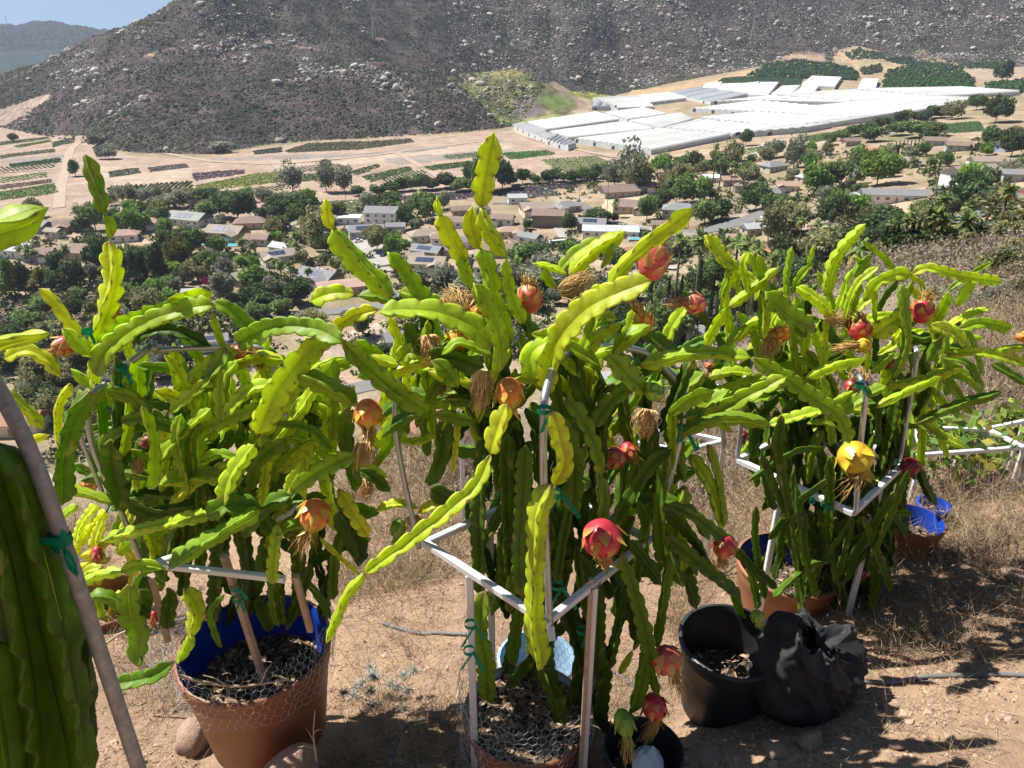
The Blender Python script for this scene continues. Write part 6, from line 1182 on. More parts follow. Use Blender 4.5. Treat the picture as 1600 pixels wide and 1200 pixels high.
for q in (PY(136,518,1.95), PY(192,605,1.95), PY(172,778,1.93), PY(368,918,1.86), PY(371,935,1.86), PY(190,575,1.95)): tie(q, .016, rt, loc, tail=.035)
# --- right trellis
h = -1.65; F2, L2, R2, B2 = onz(1333,802,h), onz(1153,719,h), onz(1412,725,h), onz(1236,678,h); loc = np.array([1.31, 2.73, gz(1.31, 2.73)]); rt = tag(empty('trellis_frame', loc), 'white square steel trellis with pipe hoops around the right plant', 'trellis', 'plant trellis frames')
for a, b in ((L2, F2), (F2+[0,0,.003], R2), (L2+[0,0,.002], B2), (B2, R2)): bar(a, b, .024, m_white, rt, 'rail', loc)
q = L2*.58+F2*.42; bar(q+[0,0,-.012], [q[0], q[1], gz(q[0], q[1])], .024, m_white, rt, 'post', loc); q = R2*.5+F2*.5; bar(q+[0,0,-.012], [q[0], q[1], gz(q[0], q[1])], .022, m_white, rt, 'post', loc)
pipe([L2+[0,0,-.02], PY(1158,660,L2[1]), PY(1163,600,L2[1]), PY(1180,560,L2[1]+.1), PY(1215,545,L2[1]+.2)], .0095, m_alu, rt, loc)
pipe([F2+[.01,0,0], PY(1345,690,F2[1]+.02), PY(1352,620,F2[1]+.05), PY(1345,592,F2[1]+.08), PY(1335,580,F2[1]+.2)], .0105, m_alu, rt, loc)
pipe([PY(1405,722,R2[1]), PY(1418,650,R2[1]), PY(1432,560,R2[1]), PY(1425,540,R2[1]+.1), PY(1390,535,R2[1]+.2)], .0095, m_alu, rt, loc)
pipe([PY(1130,700,3.1), PY(1128,640,3.1), PY(1122,600,3.1)], .009, m_alu, rt, loc)
for q in (PY(1342,602,F2[1]+.03), PY(1262,775,2.45), PY(1290,788,2.42), PY(1082,690,2.5)): tie(q, .018, rt, loc, tail=.03)
# --- near left pipe with its green tie
Yp = .80; A_, B_2 = PY(-30,560,Yp+.06), PY(228,1235,Yp-.05); rt = tag(empty('metal_pole', B_2), 'thick grey pole with green tie leaning at the left edge, closest of all', 'pole')
m_pole = mat('weathered_pole', (.30,.285,.27), rough=.6, metal=.2, noise=[(30, .25, 5), (120, .15, 3)])
pipe([A_, PY(40,690,Yp+.03), PY(100,850,Yp), B_2], .0102, m_pole, rt, B_2, 'pole', 16)
m_alu2 = m_alu
tq = PY(96,845,Yp); mb = MB()
for k in range(3):
    th = np.linspace(0, 2*np.pi, 18); r = .0122+.001*k; C_ = np.stack([r*np.cos(th), r*np.sin(th)*.9, .25*r*np.cos(th+k)], 1)+tq-B_2+[0,0,(k-1)*.006]; V_ = np.concatenate([C_-[0,0,.006], C_+[0,0,.006]]); i = np.arange(17); mb.add(V_, np.stack([i, i+1, i+19, i+18], 1))
for P_ in ([(96,848),(60,845),(10,838)], [(98,855),(105,880),(122,898)], [(100,858),(112,872),(120,888)], [(92,838),(98,832),(104,842)]):
    q = smooth_path(np.array([PY(*p_, Yp-.015) for p_ in P_]), 10)[0]-B_2; w = np.array([.002, 0, .0055]); mb.add(np.concatenate([q-w, q+w]), np.stack([np.arange(9), np.arange(1, 10), np.arange(11, 20), np.arange(10, 19)], 1))
mb.build('tie', m_tie, rt)
# --- nearest cactus at the left edge
plant('N', -.62, .75, 'dark shaded cactus pillar cut off by the left edge, nearest of all'); 
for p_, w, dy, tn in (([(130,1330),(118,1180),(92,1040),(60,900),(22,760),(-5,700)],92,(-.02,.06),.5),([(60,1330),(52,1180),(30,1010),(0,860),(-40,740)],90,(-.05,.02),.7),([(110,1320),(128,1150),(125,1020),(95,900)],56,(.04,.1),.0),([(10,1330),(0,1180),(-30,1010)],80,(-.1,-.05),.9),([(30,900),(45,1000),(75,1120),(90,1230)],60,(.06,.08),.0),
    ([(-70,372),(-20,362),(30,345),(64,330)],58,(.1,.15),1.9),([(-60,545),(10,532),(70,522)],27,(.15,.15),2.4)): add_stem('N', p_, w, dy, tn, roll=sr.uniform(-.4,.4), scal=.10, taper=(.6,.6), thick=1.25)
for k in range(4): px_ = -110-40*k; add_stem('N', [(px_+20,1350),(px_+10,1000),(px_-8,650),(px_-30,330+30*(k%3))], 80, (.0,.12) if k % 2 else (-.12,.0), .3, roll=sr.uniform(-1,1), scal=.1, thick=1.2)  # unseen stems beyond the frame, added to shade the near cactus and pole
# --- plant behind the left one
plant('B', -1.9, 3.4, 'smaller yellowing dragon fruit cactus behind the left plant')
for p_, w, tn in (([(105,872),(130,838),(163,800)],24,2.9),([(98,905),(130,885),(172,872)],16,3.3),([(120,850),(128,820),(150,790)],22,2.5),([(150,915),(146,880),(158,830)],26,3.2),([(165,880),(150,850),(160,815)],22,2.7),([(180,960),(200,930),(215,880)],16,3.4),([(210,905),(235,870),(262,845)],20,3.0),([(190,800),(215,830),(245,860)],24,2.2),([(140,960),(160,940),(190,925)],15,3.0),
    ([(95,755),(130,765),(160,780)],18,3.1),([(125,770),(150,745),(165,720)],20,2.8),([(170,980),(175,950),(190,930)],16,3.5),([(230,985),(225,950),(235,915)],18,2.6),([(120,790),(95,810),(85,830)],18,2.0),([(200,860),(215,900),(200,950)],18,3.3),([(180,835),(150,860),(125,870)],18,3.0),([(150,990),(160,960),(150,930)],16,2.0),([(250,820),(262,850),(250,900)],18,2.6)): add_stem('B', p_, w, sr.uniform(-.1,.2), tn)
fruit('B',138,760,22,20,60,'orange',0,0); fruit('B',150,865,14,24,-90,'red',24,-.1); 
# --- pots
def noise_ring(n, amp, k=5): t = np.linspace(0, 2*np.pi, n, endpoint=False); return sum(amp/(j+1)*np.sin((j+1)*t+sr.uniform(0, 6)) for j in range(k))
m_brown = mat('brown_plastic', (.27,.115,.055), rough=.5, noise=[(8, .1, 4), (50, .06, 3)], bump=[(6, .2)], bumpdist=.01, spec=.35); m_blue = mat('blue_plastic', (.014,.055,.36), rough=.4, noise=[(9, .15, 3)])
m_black = mat('black_plastic', (.028,.029,.031), rough=.4, noise=[(6, .25, 4)], bump=[(22, .1)], bumpdist=.004, spec=.4); m_ltblue = mat('pale_blue_plastic', (.28,.42,.58), rough=.45)
def mulch_disc(r, z, n, parent, dark=.5):
    mb = MB(); t = np.linspace(0, 2*np.pi, 28, endpoint=False); V_ = [(0,0,z)] + [(r*.55*math.cos(a), r*.55*math.sin(a), z+sr.uniform(-.012,.012)) for a in t] + [(r*math.cos(a), r*math.sin(a), z+sr.uniform(-.012,.012)) for a in t]
    F1 = np.array([(0, 1+k, 1+(k+1) % 28) for k in range(28)]); F2_ = np.array([(1+k, 29+k, 29+(k+1) % 28, 1+(k+1) % 28) for k in range(28)]); mb.add(V_, [F1, F2_], (.10,.075,.055)); 
    for _ in range(n):
        a = sr.uniform(0, 6.28); q = r*.97*sr.random()**.5; L = sr.uniform(.004,.015); b = sr.uniform(0, 3.14); e = np.array([math.cos(b), math.sin(b), sr.uniform(-.5,.5)])*L; f = np.array([-math.sin(b), math.cos(b), sr.uniform(-.6,.6)])*L*sr.uniform(.2,.6); c = np.array([q*math.cos(a), q*math.sin(a), z+.012+sr.uniform(0,.012)])
        mb.add([c-e-f, c+e-f, c+e+f, c-e+f], [[0,1,2,3]], np.array(sr.choice([(.24,.15,.09),(.34,.24,.16),(.13,.08,.05),(.42,.32,.23)]))*sr.uniform(.6,1.2))
    return mb.build('mulch', mat_mulch, parent, False, True)
mat_mulch = mat('bark_mulch', attr=True, rough=.95)
def pot(x, y, r, hgt, z0, outer, inner, label, rim=.010, base=.80, soil=.10, tilt=(0, 0), name='plant_pot', group=None, mul=260, band=True):
    root = tag(empty(name, (x, y, z0)), label, 'pot', group); root.rotation_euler = (tilt[0], tilt[1], 0)
    pr = [(r*base*.97, 0), (r*base, .01), (r*(base+(1-base)*.5), hgt*.5), (r*.975, hgt*.80)] + ([(r*.985, hgt*.81), (r*1.0, hgt*.83)] if band else []) + [(r*.995, hgt*.93), (r*1.0, hgt*.955), (r+rim, hgt*.965), (r+rim, hgt), (r-.002, hgt+.002)]
    MB().lathe(pr, 56).build('body', outer, root, True)
    MB().lathe([(r-.0025, hgt+.0015), (r*.972-.004, hgt*.95), (r*.965-.005, hgt*.8), (r*(base+(1-base)*.5)-.006, hgt*.5), (r*(base+(1-base)*.2)-.006, hgt*.2)], 56).build('inside', inner, root, True)
    mulch_disc(r*(base+(1-base)*(1-soil)*.9)-.008, hgt*(1-soil), mul, root)
    return root
pot(-.93, 2.02, .262, .43, float(PY(402,1008,2.02)[2])-.43, m_brown, m_blue, 'large terracotta-brown pot with blue inside under the left plant', soil=.42, group='brown blue-lined pots', mul=1500)
pot(.05, 1.88, .215, .40, float(PY(815,1112,1.88)[2])-.40, m_brown, m_ltblue, 'brown pot with pale blue lining under the middle plant, cut by the bottom edge', soil=.10, group='brown blue-lined pots', mul=1500)
pot(1.31, 2.80, .235, .42, float(PY(1246,880,2.8)[2])-.42, m_brown, m_blue, 'brown pot with bright blue inside under the right plant', soil=.4, group='brown blue-lined pots')
p_ = PY(1144,1000,2.08); g_ = gz(p_[0], p_[1]); pot(p_[0], p_[1], .184, p_[2]-g_+.01, g_-.01, m_black, m_black, 'big black nursery pot, nearly empty, right of the middle plant', soil=.62, group='black nursery pots', rim=.011, base=.84, mul=160)
p_ = PY(1006,1170,1.72); pot(p_[0], p_[1], .128, .24, p_[2]-.24, m_black, m_black, 'small black nursery pot with a pale rag, cut by the bottom edge', soil=.62, group='black nursery pots', rim=.004, base=.84, mul=60)
p_ = hit(1430,885,1.5); pot(p_[0], p_[1]+.1, .135, .26, p_[2]-.05, m_brown, m_blue, 'far brown pot with blue inside half hidden in dry brush at right', soil=.4, group='brown blue-lined pots', mul=60)
p_ = PY(168,945,3.4); pot(p_[0], p_[1], .22, .34, p_[2]-.30, m_brown, m_brown, 'far brown pot behind the left plant', soil=.4, group='brown blue-lined pots', mul=60)
p_ = hit(1466,832,1.5); pot(p_[0], p_[1]+.1, .08, .16, p_[2]-.04, m_blue, m_blue, 'far blue pot in dry brush at right', soil=.4, mul=40)
p_ = PY(838,1028,2.25); pot(p_[0], p_[1], .15, .26, p_[2]-.26, m_ltblue, m_ltblue, 'pale blue plastic tub half hidden behind the middle plant', soil=.6, name='plastic_tub', mul=30)
# the rag in the small pot
def cloth(c, rx, ry, hz, seed, n=34, fold=.35):
    g = np.linspace(-1, 1, n); X, Y_ = np.meshgrid(g, g); rr = np.hypot(X, Y_)
    Z = hz*np.clip(1-rr**2, -.4, 1)*(1 + fold*2*fbm(X*1.4+seed, Y_*1.4, seed, 3)) + fold*.35*hz*np.abs(fbm(X*2.4, Y_*2.4+seed, seed+3, 3))*2
    V_ = np.stack([c[0]+X*rx*(1+.2*fbm(X+5, Y_, seed, 2)), c[1]+Y_*ry*(1+.2*fbm(X, Y_+7, seed, 2)), c[2]+Z], -1).reshape(-1, 3); i = np.arange(n*n).reshape(n, n)
    return V_, np.stack([i[:-1,:-1], i[:-1,1:], i[1:,1:], i[1:,:-1]], -1).reshape(-1, 4)
m_rag = mat('pale_rag', (.30,.42,.50), rough=.8); V_, Fq = cloth(PY(1012,1190,1.6), .05, .05, .05, 4); o = link('rag', npmesh('rag', V_, Fq), m_rag); tag(o, 'crumpled pale blue rag stuffed in the small black pot', 'rag')
# crumpled black fabric pot
m_fab = mat('black_fabric', (.028,.028,.030), rough=.7, noise=[(9, .3, 4)], bump=[(160, .2)], bumpdist=.002)
p_ = hit(1258,1098,.5); gb = gz(p_[0], p_[1]); n = 150; th = np.linspace(0, 2*np.pi, n, endpoint=False); rings = []; prof = smooth_path(np.array([(.15,0,0),(.185,.05,0),(.19,.13,0),(.175,.20,0),(.165,.25,0),(.145,.27,0),(.11,.245,0),(.06,.20,0),(.01,.19,0)]), 46)[0]
def ridged(u, v, sd): return 1-2*np.abs(fbm(u, v, sd, 3))
for j, (rr_, zz_, _z) in enumerate(prof):
    cu, su = np.cos(th), np.sin(th); hh_ = zz_/.27
    f = (ridged(cu*1.15+zz_*6+3, su*1.15-zz_*7+7, 5)-.6)*.075*(.25+hh_) + (ridged(cu*2.1+zz_*17, su*2.1+zz_*15, 9)-.6)*.030*(.3+hh_)
    R__ = np.maximum(rr_*(1+.10*np.sin(2*th+.6)) + f*min(1, rr_/.06), .004); Zf = zz_ + (ridged(cu*.8+rr_*9, su*.8+rr_*5, 15)-.55)*.05*hh_ + .035*hh_*np.sin(th-1)
    rings.append(np.stack([R__*cu + .03*hh_**2, R__*su, Zf], 1))
V_ = np.concatenate(rings); m_ = len(rings); i = np.arange(m_-1)[:, None]*n; j = np.arange(n)[None]; o = link('fabric_pot', npmesh('fabric_pot', V_, np.stack([i+j, i+(j+1) % n, i+n+(j+1) % n, i+n+j], -1).reshape(-1, 4)), m_fab); o.scale = (.93, .9, 1.22); o.location = (p_[0]-.015, p_[1]+.04, gb-.01); tag(o, 'crumpled black fabric grow bag right of the big black pot', 'grow bag')
# chicken wire sleeves
def chicken(cx, cy, r, z0, z1, label, th0=0, th1=2*np.pi, hexs=.030, seed=1, flare=.0):
    nx = int(round(r*(th1-th0)/(hexs*.866*1.0))); dx = r*(th1-th0)/nx; dz = hexs*.75; nz = int((z1-z0)/dz); mb = MB(); root_z = z0
    def pos(x, z):
        a = th0 + x/r; rr2 = r + .008*math.sin(a*7+z*20+seed)+.005*math.sin(a*13-z*31) + flare*max(0, (z-z0)/(z1-z0))**2; return np.array([cx+rr2*math.cos(a), cy+rr2*math.sin(a), z+.006*math.sin(a*5+seed)])
    for j in range(nz):
        for i in range(nx):
            x = (i + .5*(j % 2))*dx; z = z0 + j*dz; a = pos(x, z); b = pos(x+dx/2, z+hexs*.25); c = pos(x+dx, z); d_ = pos(x+dx/2, z+hexs*.25+hexs*.5)
            mb.tube([a, b], .00065, 3, cap=False); mb.tube([b, c], .00065, 3, cap=False); mb.tube([b, d_], .0009, 3, cap=False)
    o = mb.build('chicken_wire', m_wire); tag(o, label, 'wire mesh', 'chicken wire sleeves'); return o
zr = float(PY(402,1008,2.02)[2]); chicken(-.93, 2.02, .277, zr-.11, zr+.16, 'hexagonal chicken wire sleeve around the rim of the left brown pot', hexs=.034, flare=.01)
zr = float(PY(815,1112,1.88)[2]); chicken(.05, 1.88, .232, zr-.14, zr+.20, 'hexagonal chicken wire sleeve around the middle pot', hexs=.034, seed=3)
p_ = PY(255,960,2.5); chicken(p_[0], p_[1], .10, gz(p_[0], p_[1])-.0, p_[2]+.2, 'tall narrow chicken wire tube behind the left pot', hexs=.032, seed=5)
# white frames further along the slope
for quad, hh, lb in (([(1430,668),(1545,672),(1600,700),(1440,712)], .6, 'white frame with a leafy vine beyond the right plant'), ([(1535,672),(1600,658),(1680,690),(1610,705)], .6, 'white frame at the right edge in dry brush'), ([(1400,720),(1340,680),(1430,668),(1500,700)], .5, 'low white frame directly behind the right plant'), ([(985,690),(1070,705),(1130,690),(1045,672)], .5, 'white frame glimpsed behind the middle plant')):
    Yq = 4.1 if quad[0][0] > 1300 else 3.6; z_ = float(PY(*quad[0], Yq)[2]); W_ = [onz(a, b, z_) for a, b in quad]; loc = W_[0]; rt = tag(empty('trellis_frame', loc), lb, 'trellis', 'small white frames in the brush')
    for k in range(4): bar(W_[k]+[0,0,.002*k], W_[(k+1) % 4]+[0,0,.002*k], .024, m_white, rt, 'rail', loc); bar(W_[k]+[0,0,-.012], [W_[k][0], W_[k][1], gz(W_[k][0], W_[k][1])-.05], .022, m_white, rt, 'post', loc)
for px, py, py2, Yq, lb in ((720,660,760,4.4,'thin grey post in dry grass left of the middle plant'), (1552,695,760,6.0,'white post in brush at the right'), (1420,745,820,4.6,'white post in front of the far brown pot')):
    a = PY(px, py, Yq); o = bar(a, [a[0], a[1], gz(a[0], a[1])-.1], .03, m_white, None, 'frame_post'); tag(o, lb, 'post')
# hoses
m_hose = mat('grey_drip_hose', (.16,.155,.15), rough=.6)
def hose(pts, r, label, y0=.5):
    P_ = np.array([hit(a, b, y0) for a, b in pts]); C_, L = smooth_path(P_, 60); C_[:, 2] = ground(C_[:, 0], C_[:, 1]) + r*.9; mb = MB(); mb.tube(C_, r, 8); o = mb.build('drip_hose', m_hose, None, True); tag(o, label, 'hose', 'drip irrigation hoses')
hose([(1345,1064),(1400,1062),(1480,1058),(1610,1062)], .009, 'straight grey drip hose crossing the bare ground at lower right'); hose([(608,1215),(618,1165),(640,1130),(690,1120)], .0075, 'curved dark drip hose at the bottom between the two pots'); hose([(600,980),(650,992),(730,996)], .010, 'short grey hose on the dirt behind the left pot'); hose([(1010,1085),(960,1050),(900,1045)], .006, 'black hose end beside the middle pot')
# stones
m_stone = mat('stone_tan', (.40,.27,.20), rough=.9, noise=[(7, .2, 5), (40, .12, 4)], bump=[(12, .6), (60, .4)], bumpdist=.02)
for px, py, w, hh, lb in ((438,1226,118,75,'large tan rock in front of the left brown pot'),(305,1165,70,60,'pale tan rock left of the left brown pot'),(1265,1160,50,26,'brown stone right of the big black pot'),(1215,1180,40,24,'dark stone at the bottom right of the pots'),(1510,895,46,22,'tan stone in dry brush at right'),(1470,880,40,20,'orange stone beside the far pot'),(1590,905,50,16,'flat stone at the right edge'),(745,1185,40,40,'angular tan stone by the middle pot'),(1400,1165,24,10,'small stone on the bare path'),(1120,1195,60,20,'flat grey stone at the bottom edge')):
    p_ = hit(px, py, .5)
    if lb.startswith('large tan'): p_ = np.array([-.76, 1.70, gz(-.76, 1.70)+.05]); w, hh = 118, 130
    k = depth(p_)/FPX; o = bpy.data.objects.new('stone', rock_mesh(int(px), 3)); o.data.name = 'stone'; o.data.materials.append(m_stone); S.collection.objects.link(o)
    for pl_ in o.data.polygons: pl_.use_smooth = True
    o.location = p_ + [0, 0, hh*k*.15]; o.scale = (w*k*.55, w*k*.42, hh*k*.6); o.rotation_euler = (0, 0, sr.uniform(0, 6)); tag(o, lb, 'rock', 'loose stones')
# ================= dry grass, brush and litter
def ribbons(base, dirs, L, r, bend, name, m, col, seg=4, sides=3):
    """curved twigs: base (n,3), dirs (n,3) unit, lengths, radii"""
    n = len(base); t = np.linspace(0, 1, seg+1)[None, :, None]; b = rng.normal(size=(n, 1, 3))*bend; wob = rng.normal(size=(n, seg+1, 3))*.04
    C_ = base[:, None] + (dirs[:, None]*t + b*t**2 + wob*t)*L[:, None, None]
    A_ = np.cross(dirs, rng.normal(size=(n, 3))); A_ /= np.linalg.norm(A_, axis=1)[:, None]; B_ = np.cross(dirs, A_); B_ /= np.linalg.norm(B_, axis=1)[:, None]
    th = np.arange(sides)*2*np.pi/sides; off = (np.cos(th)[None, :, None]*A_[:, None] + np.sin(th)[None, :, None]*B_[:, None])
    rad = r[:, None, None, None]*(1-.7*t[:, :, :, None]); V_ = C_[:, :, None] + off[:, None]*rad
    k = (seg+1)*sides; i = np.arange(seg)[:, None]*sides; j = np.arange(sides)[None]; F = np.stack([i+j, i+(j+1) % sides, i+sides+(j+1) % sides, i+sides+j], -1).reshape(-1, 4)
    F = (F[None] + (np.arange(n)*k)[:, None, None]).reshape(-1, 4); return link(name, npmesh(name, V_.reshape(-1, 3), F, np.repeat(col, k, 0), False), m)
m_dry = mat('dry_stalks', attr=True, rough=.9, transl=.15)
POTS = [(-.93,2.02,.27),(.05,1.88,.235),(PY(838,1028,2.25)[0],2.25,.15),(1.30,2.80,.25)] + [(PY(1144,1000,2.08)[0], 2.08, .19), (PY(1006,1170,1.72)[0], 1.72, .13), (hit(1258,1098,.5)[0], hit(1258,1098,.5)[1], .17)]
def offpots(x, y):
    ok = np.ones(len(x), bool)
    for a, b, r in POTS: ok &= np.hypot(x-a, y-b) > r
    return ok
# image-space density of the dry growth, evaluated where each clump stands
def density(px, py):
    d = np.zeros(len(px))
    for pl, v in (([(560,690),(760,640),(780,880),(660,920),(530,960),(500,860)], 1.0), ([(1100,560),(1300,440),(1620,320),(2300,250),(2300,900),(1620,900),(1360,960),(1180,930),(1080,900)], 1.0), ([(560,960),(690,920),(730,1090),(600,1120),(520,1080)], .10),
                  ([(520,1090),(740,1100),(740,1200),(500,1210)], 1.0), ([(1300,930),(1600,900),(1620,1040),(1340,1060)], .55), ([(1040,900),(1110,900),(1120,1000),(1050,1010)], .8), ([(140,960),(290,960),(300,1140),(200,1130),(180,1000)], .3), ([(1330,1070),(1620,1060),(1620,1210),(1250,1210)], .05),
                  ([(880,620),(1120,580),(1120,900),(960,900)], .8), ([(940,1060),(1080,1060),(1080,1130),(940,1130)], .4), ([(0,700),(180,740),(160,960),(0,900)], .5)):
        m = inpoly(px, py, pl); d[m] = np.maximum(d[m], v)
    return d
def scatter(n, y0, y1, pw=1.0, amin=-.95, amax=.95):
    a = rng.uniform(amin, amax, n); y = np.exp(rng.uniform(math.log(y0), math.log(y1), n)); x = a*y; z = ground(x, y); px, py = proj(x, y, z); return x, y, z, px, py
# 1: tangled clumps
x, y, z, px, py = scatter(11000, 1.2, 16); d = density(px, py)*(.35+1.3*np.clip(.5+fbm(x/.7, y/.7, 101, 3), 0, 1)); ok = (rng.random(len(x)) < d) & offpots(x, y); x, y, z = x[ok], y[ok], z[ok]; n = len(x); per = 18
sz = rng.uniform(.10, .34, n)*np.clip(y/4, .55, 1.5); c = np.repeat(np.stack([x, y, z], 1), per, 0); s = np.repeat(sz, per); d3 = rng.normal(size=(n*per, 3)); d3[:, 2] = np.abs(d3[:, 2])*.9+.15; d3 /= np.linalg.norm(d3, axis=1)[:, None]
c[:, :2] += rng.normal(0, .25, (n*per, 2))*s[:, None]; pal = np.array([(.40,.30,.18), (.30,.23,.155), (.52,.40,.23), (.20,.14,.10), (.42,.32,.22)]); tonec = pal[rng.integers(0, 5, n)].repeat(per, 0)*rng.uniform(.6, 1.3, (n*per, 1))
ribbons(c, d3, s*rng.uniform(.5, 1.2, n*per), np.clip(.0011*c[:, 1]/2.5, .0009, .0045), .45, 'dry_brush', m_dry, tonec)['kind'] = 'stuff'
# 2: leafy dry shrubs on the far slope
x, y, z, px, py = scatter(22000, 5, 150, amin=-.1, amax=.9); d = density(px, py); hm = np.clip(.5+1.2*fbm(x/7, y/7, 102, 3), 0, 1); ok = (rng.random(len(x)) < .9*(d+.4*(y > 20))*hm) & (px > 500); x, y, z = x[ok], y[ok], z[ok]; n = len(x)
sz = rng.uniform(.25, .7, n)*np.clip(y/18, .5, 2.6); per = 34; P_ = np.repeat(np.stack([x, y, z], 1), per, 0) + rng.normal(0, .36, (n*per, 3))*np.repeat(sz, per)[:, None]*[1, 1, .62] + np.array([0, 0, .25])*np.repeat(sz, per)[:, None]
pal = np.array([(.26,.20,.16), (.31,.24,.18), (.20,.17,.12), (.17,.18,.08), (.23,.21,.15), (.28,.21,.18)]); g = rng.integers(0, 6, n); cc = pal[g].repeat(per, 0)*rng.uniform(.5, 1.35, (n*per, 1))
me = leafcloud(P_, np.repeat(sz, per)*rng.uniform(.05, .11, n*per), 'dry_shrubs', None, .35, cc); link('dry_shrubs', me, m_dry)['kind'] = 'stuff'
# green bushes on the right shoulder
for px_, py_, w, hh, kd, lf in ((1560,430,80,80,'wispy','olive'),(1500,400,60,50,'wispy','olive'),(1590,470,60,70,'wispy','olive'),(1540,520,70,50,'wispy','grey'),(1500,480,60,40,'wispy','grey'),(1450,470,50,36,'wispy','olive'),(1580,380,70,60,'broad','olive'),(1390,440,44,30,'wispy','grey')):
    p_ = hit(px_, py_, 15.0); k = depth(p_)/FPX; root = tag(empty('hillside_bush', p_), f"{'olive' if lf == 'olive' else 'grey-green'} scrubby bush on the dry slope, {['highest','second highest','right edge','above the vine','grey one','leftmost leafy','upper right','small grey'][[(1560),(1500),(1590),(1540),(1501),(1450),(1580),(1390)].index(px_) if px_ in (1560,1590,1540,1450,1580,1390) else (1 if py_==400 else 4)]}", 'bush', 'bushes on the dry slope')
    c = crown_obj((kd, 0), lf, root); c.scale = (w*k/1.9, w*k/1.9, hh*k/1.9); c.location = (0, 0, -hh*k*.25); t = bpy.data.objects.new('trunk', TR[0]); t.scale = (hh*k*.5,)*3; S.collection.objects.link(t); t.parent = root
# 3: straw and leaf litter on the bare ground
x, y, z, px, py = scatter(60000, .9, 6); ok = offpots(x, y) & (rng.random(len(x)) < np.clip(.22+.9*fbm(x/.45, y/.45, 103, 3)+.25*density(px, py), .03, 1)); x, y, z = x[ok], y[ok], z[ok]; n = len(x)
a = rng.uniform(0, 6.28, n); d3 = np.stack([np.cos(a), np.sin(a), rng.normal(0, .18, n)-.36*np.sin(a)], 1); col = np.array([(.52,.42,.27), (.40,.30,.19), (.27,.19,.13), (.6,.5,.36)])[rng.integers(0, 4, n)]*rng.uniform(.7, 1.2, (n, 1))
ribbons(np.stack([x, y, z+.004], 1), d3, rng.uniform(.015, .085, n), np.full(n, .0011), .2, 'straw_litter', m_dry, col, seg=2)['kind'] = 'stuff'
# 4: pebbles and clods
x, y, z, px, py = scatter(22000, .9, 7); ok = offpots(x, y); x, y, z = x[ok], y[ok], z[ok]; n = len(x); s = rng.uniform(.003, .010, n)+(rng.random(n) < .03)*.015
blobs(np.stack([x, y, z], 1), s, s*.8, np.array([.36,.25,.18])*rng.uniform(.6, 1.35, (n, 1)), 'pebbles', m_rock2, .4)['kind'] = 'stuff'
# 5: single branching dead twigs at lower right and left
def dead_twig(pts, r, label, Y=None):
    P_ = np.array([PY(a, b, Y) if Y else hit(a, b, .5) for a, b in pts]); mb = MB(); C_, L = smooth_path(P_, 24); mb.tube(C_, np.linspace(r, r*.4, 24), 6)
    for _ in range(4):
        k = sr.randrange(5, 20); d_ = np.array([sr.gauss(0, 1), sr.gauss(0, .5), abs(sr.gauss(0, 1))]); d_ /= np.linalg.norm(d_); mb.tube([C_[k], C_[k]+d_*L*.12+[0,0,.01], C_[k]+d_*L*.24], [r*.5, r*.35, r*.15], 5)
    o = mb.build('dead_branch', m_twig, None, True); tag(o, label, 'branch', 'dead branches')
m_twig = mat('dead_twig', (.42,.33,.25), rough=.9, noise=[(40, .2, 3)])
dead_twig([(1362,1050),(1385,1020),(1392,990),(1425,965),(1430,930)], .0045, 'pale forked dead branch standing right of the grow bag', 2.6); dead_twig([(1525,1035),(1522,1000),(1505,960),(1490,930)], .0035, 'thin pale dead branch in the shade at right', 2.9); dead_twig([(1525,1035),(1560,1000),(1600,995)], .005, 'pale dead branch lying at the right edge', 2.8)
dead_twig([(1225,1200),(1255,1165),(1268,1130)], .011, 'thick grey dead branch at the bottom right of the pots', 2.0); dead_twig([(160,1010),(200,985),(290,965)], .006, 'bare branch on the ground left of the left pot', 2.4); dead_twig([(495,1190),(490,1150),(492,1110)], .004, 'small dry twig beside the big tan rock', 1.7); dead_twig([(280,1056),(330,1068),(380,1072),(450,1062)], .006, 'grey driftwood stick resting across the left pot rim', 1.76)
# silver-leaved small shrub and a vine
root = tag(empty('silver_shrub', hit(590, 1100, .5)), 'small silvery pale-leaved shrub on the dirt between left and middle pots', 'shrub'); p0 = np.array(root.location); n = 1400
u = rng.normal(size=(n, 3)); u /= np.linalg.norm(u, axis=1)[:, None]; k = rng.integers(0, 16, n); cen = np.stack([rng.uniform(-.16,.16,16), rng.uniform(-.08,.12,16), rng.uniform(.03,.16,16)], 1)
a_ = u*np.array([1,1,.8]); base = cen[k] + a_*.004; L = rng.uniform(.015,.035,n)
o = ribbons(base, a_, L, np.full(n, .0016), .2, 'foliage', m_dry, np.array([.50,.50,.44])*rng.uniform(.75,1.2,(n,1)), seg=2); o.parent = root
st = ribbons(np.tile([0,0,0.], (16,1))+rng.normal(0,.02,(16,3))*[1,1,0], cen/np.linalg.norm(cen,axis=1)[:,None], np.linalg.norm(cen,axis=1), np.full(16,.002), .05, 'stem', m_dry, np.tile([.3,.2,.13],(16,1))); st.parent = root
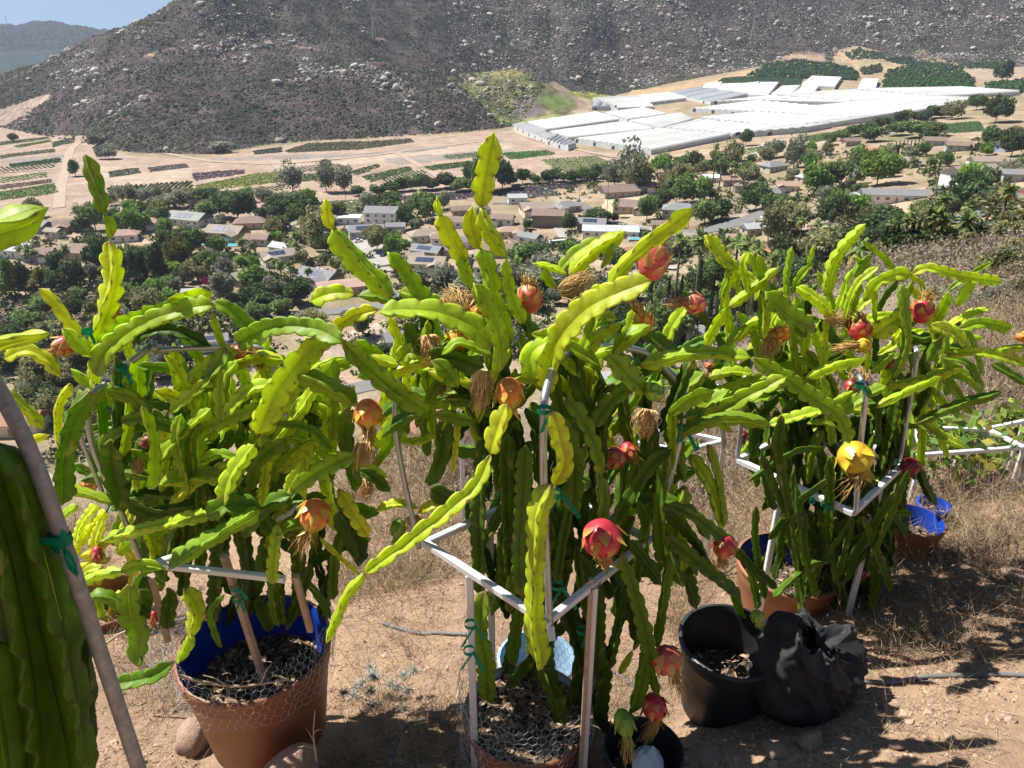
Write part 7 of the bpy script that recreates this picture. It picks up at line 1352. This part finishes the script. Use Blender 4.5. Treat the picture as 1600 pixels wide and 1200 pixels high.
def leafy(px, py, Y, w, h, n, ls, cols, name, label, cat):
    c = PY(px, py, Y); k = float(depth(c))/FPX; root = tag(empty(name, c), label, cat); P_ = rng.normal(size=(n, 3))*np.array([w*k/3.2, w*k/4, h*k/3.2]); pal = np.array(cols)
    me = leafcloud(P_, np.full(n, ls)*rng.uniform(.6, 1.2, n), 'foliage', None, .6, pal[rng.integers(0, len(pal), n)]*rng.uniform(.7, 1.2, (n, 1)), up=.3); o = link('foliage', me, m_vine, root)
    o = ribbons(rng.normal(size=(14,3))*np.array([w*k/4,w*k/5,.02])-[0,0,h*k*.3], np.tile([0,0,-1.],(14,1)), np.full(14, .5), np.full(14,.003), .15, 'stem', m_dry, np.tile([.3,.24,.15],(14,1))); o.parent = root
m_vine = mat('vine_leaves', attr=True, rough=.5, transl=.4)
leafy(1492,685,4.1,150,56,520,.042,[(.20,.32,.05),(.12,.24,.04),(.40,.38,.06),(.26,.36,.06)],'passion_vine','leafy yellow-green vine sprawling over the white frame at right','vine')
leafy(1395,825,3.9,36,90,500,.016,[(.22,.25,.06),(.15,.2,.05),(.3,.28,.1)],'feathery_weed','feathery olive weed left of the far brown pot','weed')
leafy(1405,965,3.0,110,110,1500,.010,[(.20,.15,.09),(.30,.23,.13),(.15,.12,.07)],'dry_bush','brown leafy dry bush in front of the right plant','bush')
leafy(1590,660,4.4,60,40,160,.04,[(.3,.34,.06),(.2,.28,.05)],'small_vine','small green vine at the right edge','vine')
_d = {}
for o in bpy.data.objects:
    if o.get('category') and o.get('label'): _d.setdefault(o['label'], []).append(o)
for k, v in _d.items():
    if len(v) > 1 and v[0].get('category') not in ('boulder',):
        # look-alikes: tell them apart by the order in which they stand
        v.sort(key=lambda o: o.location.x/max(o.location.y, .1))
        for i, o in enumerate(v):
            if i: o['label'] = ' '.join((k + ', ' + str(ORD[i % 12]).strip() + ' from left').split()[-16:] if len((k+' x y z').split()) <= 16 else ((ORD[i % 12].strip() + ' ' + k).split()[:16]))
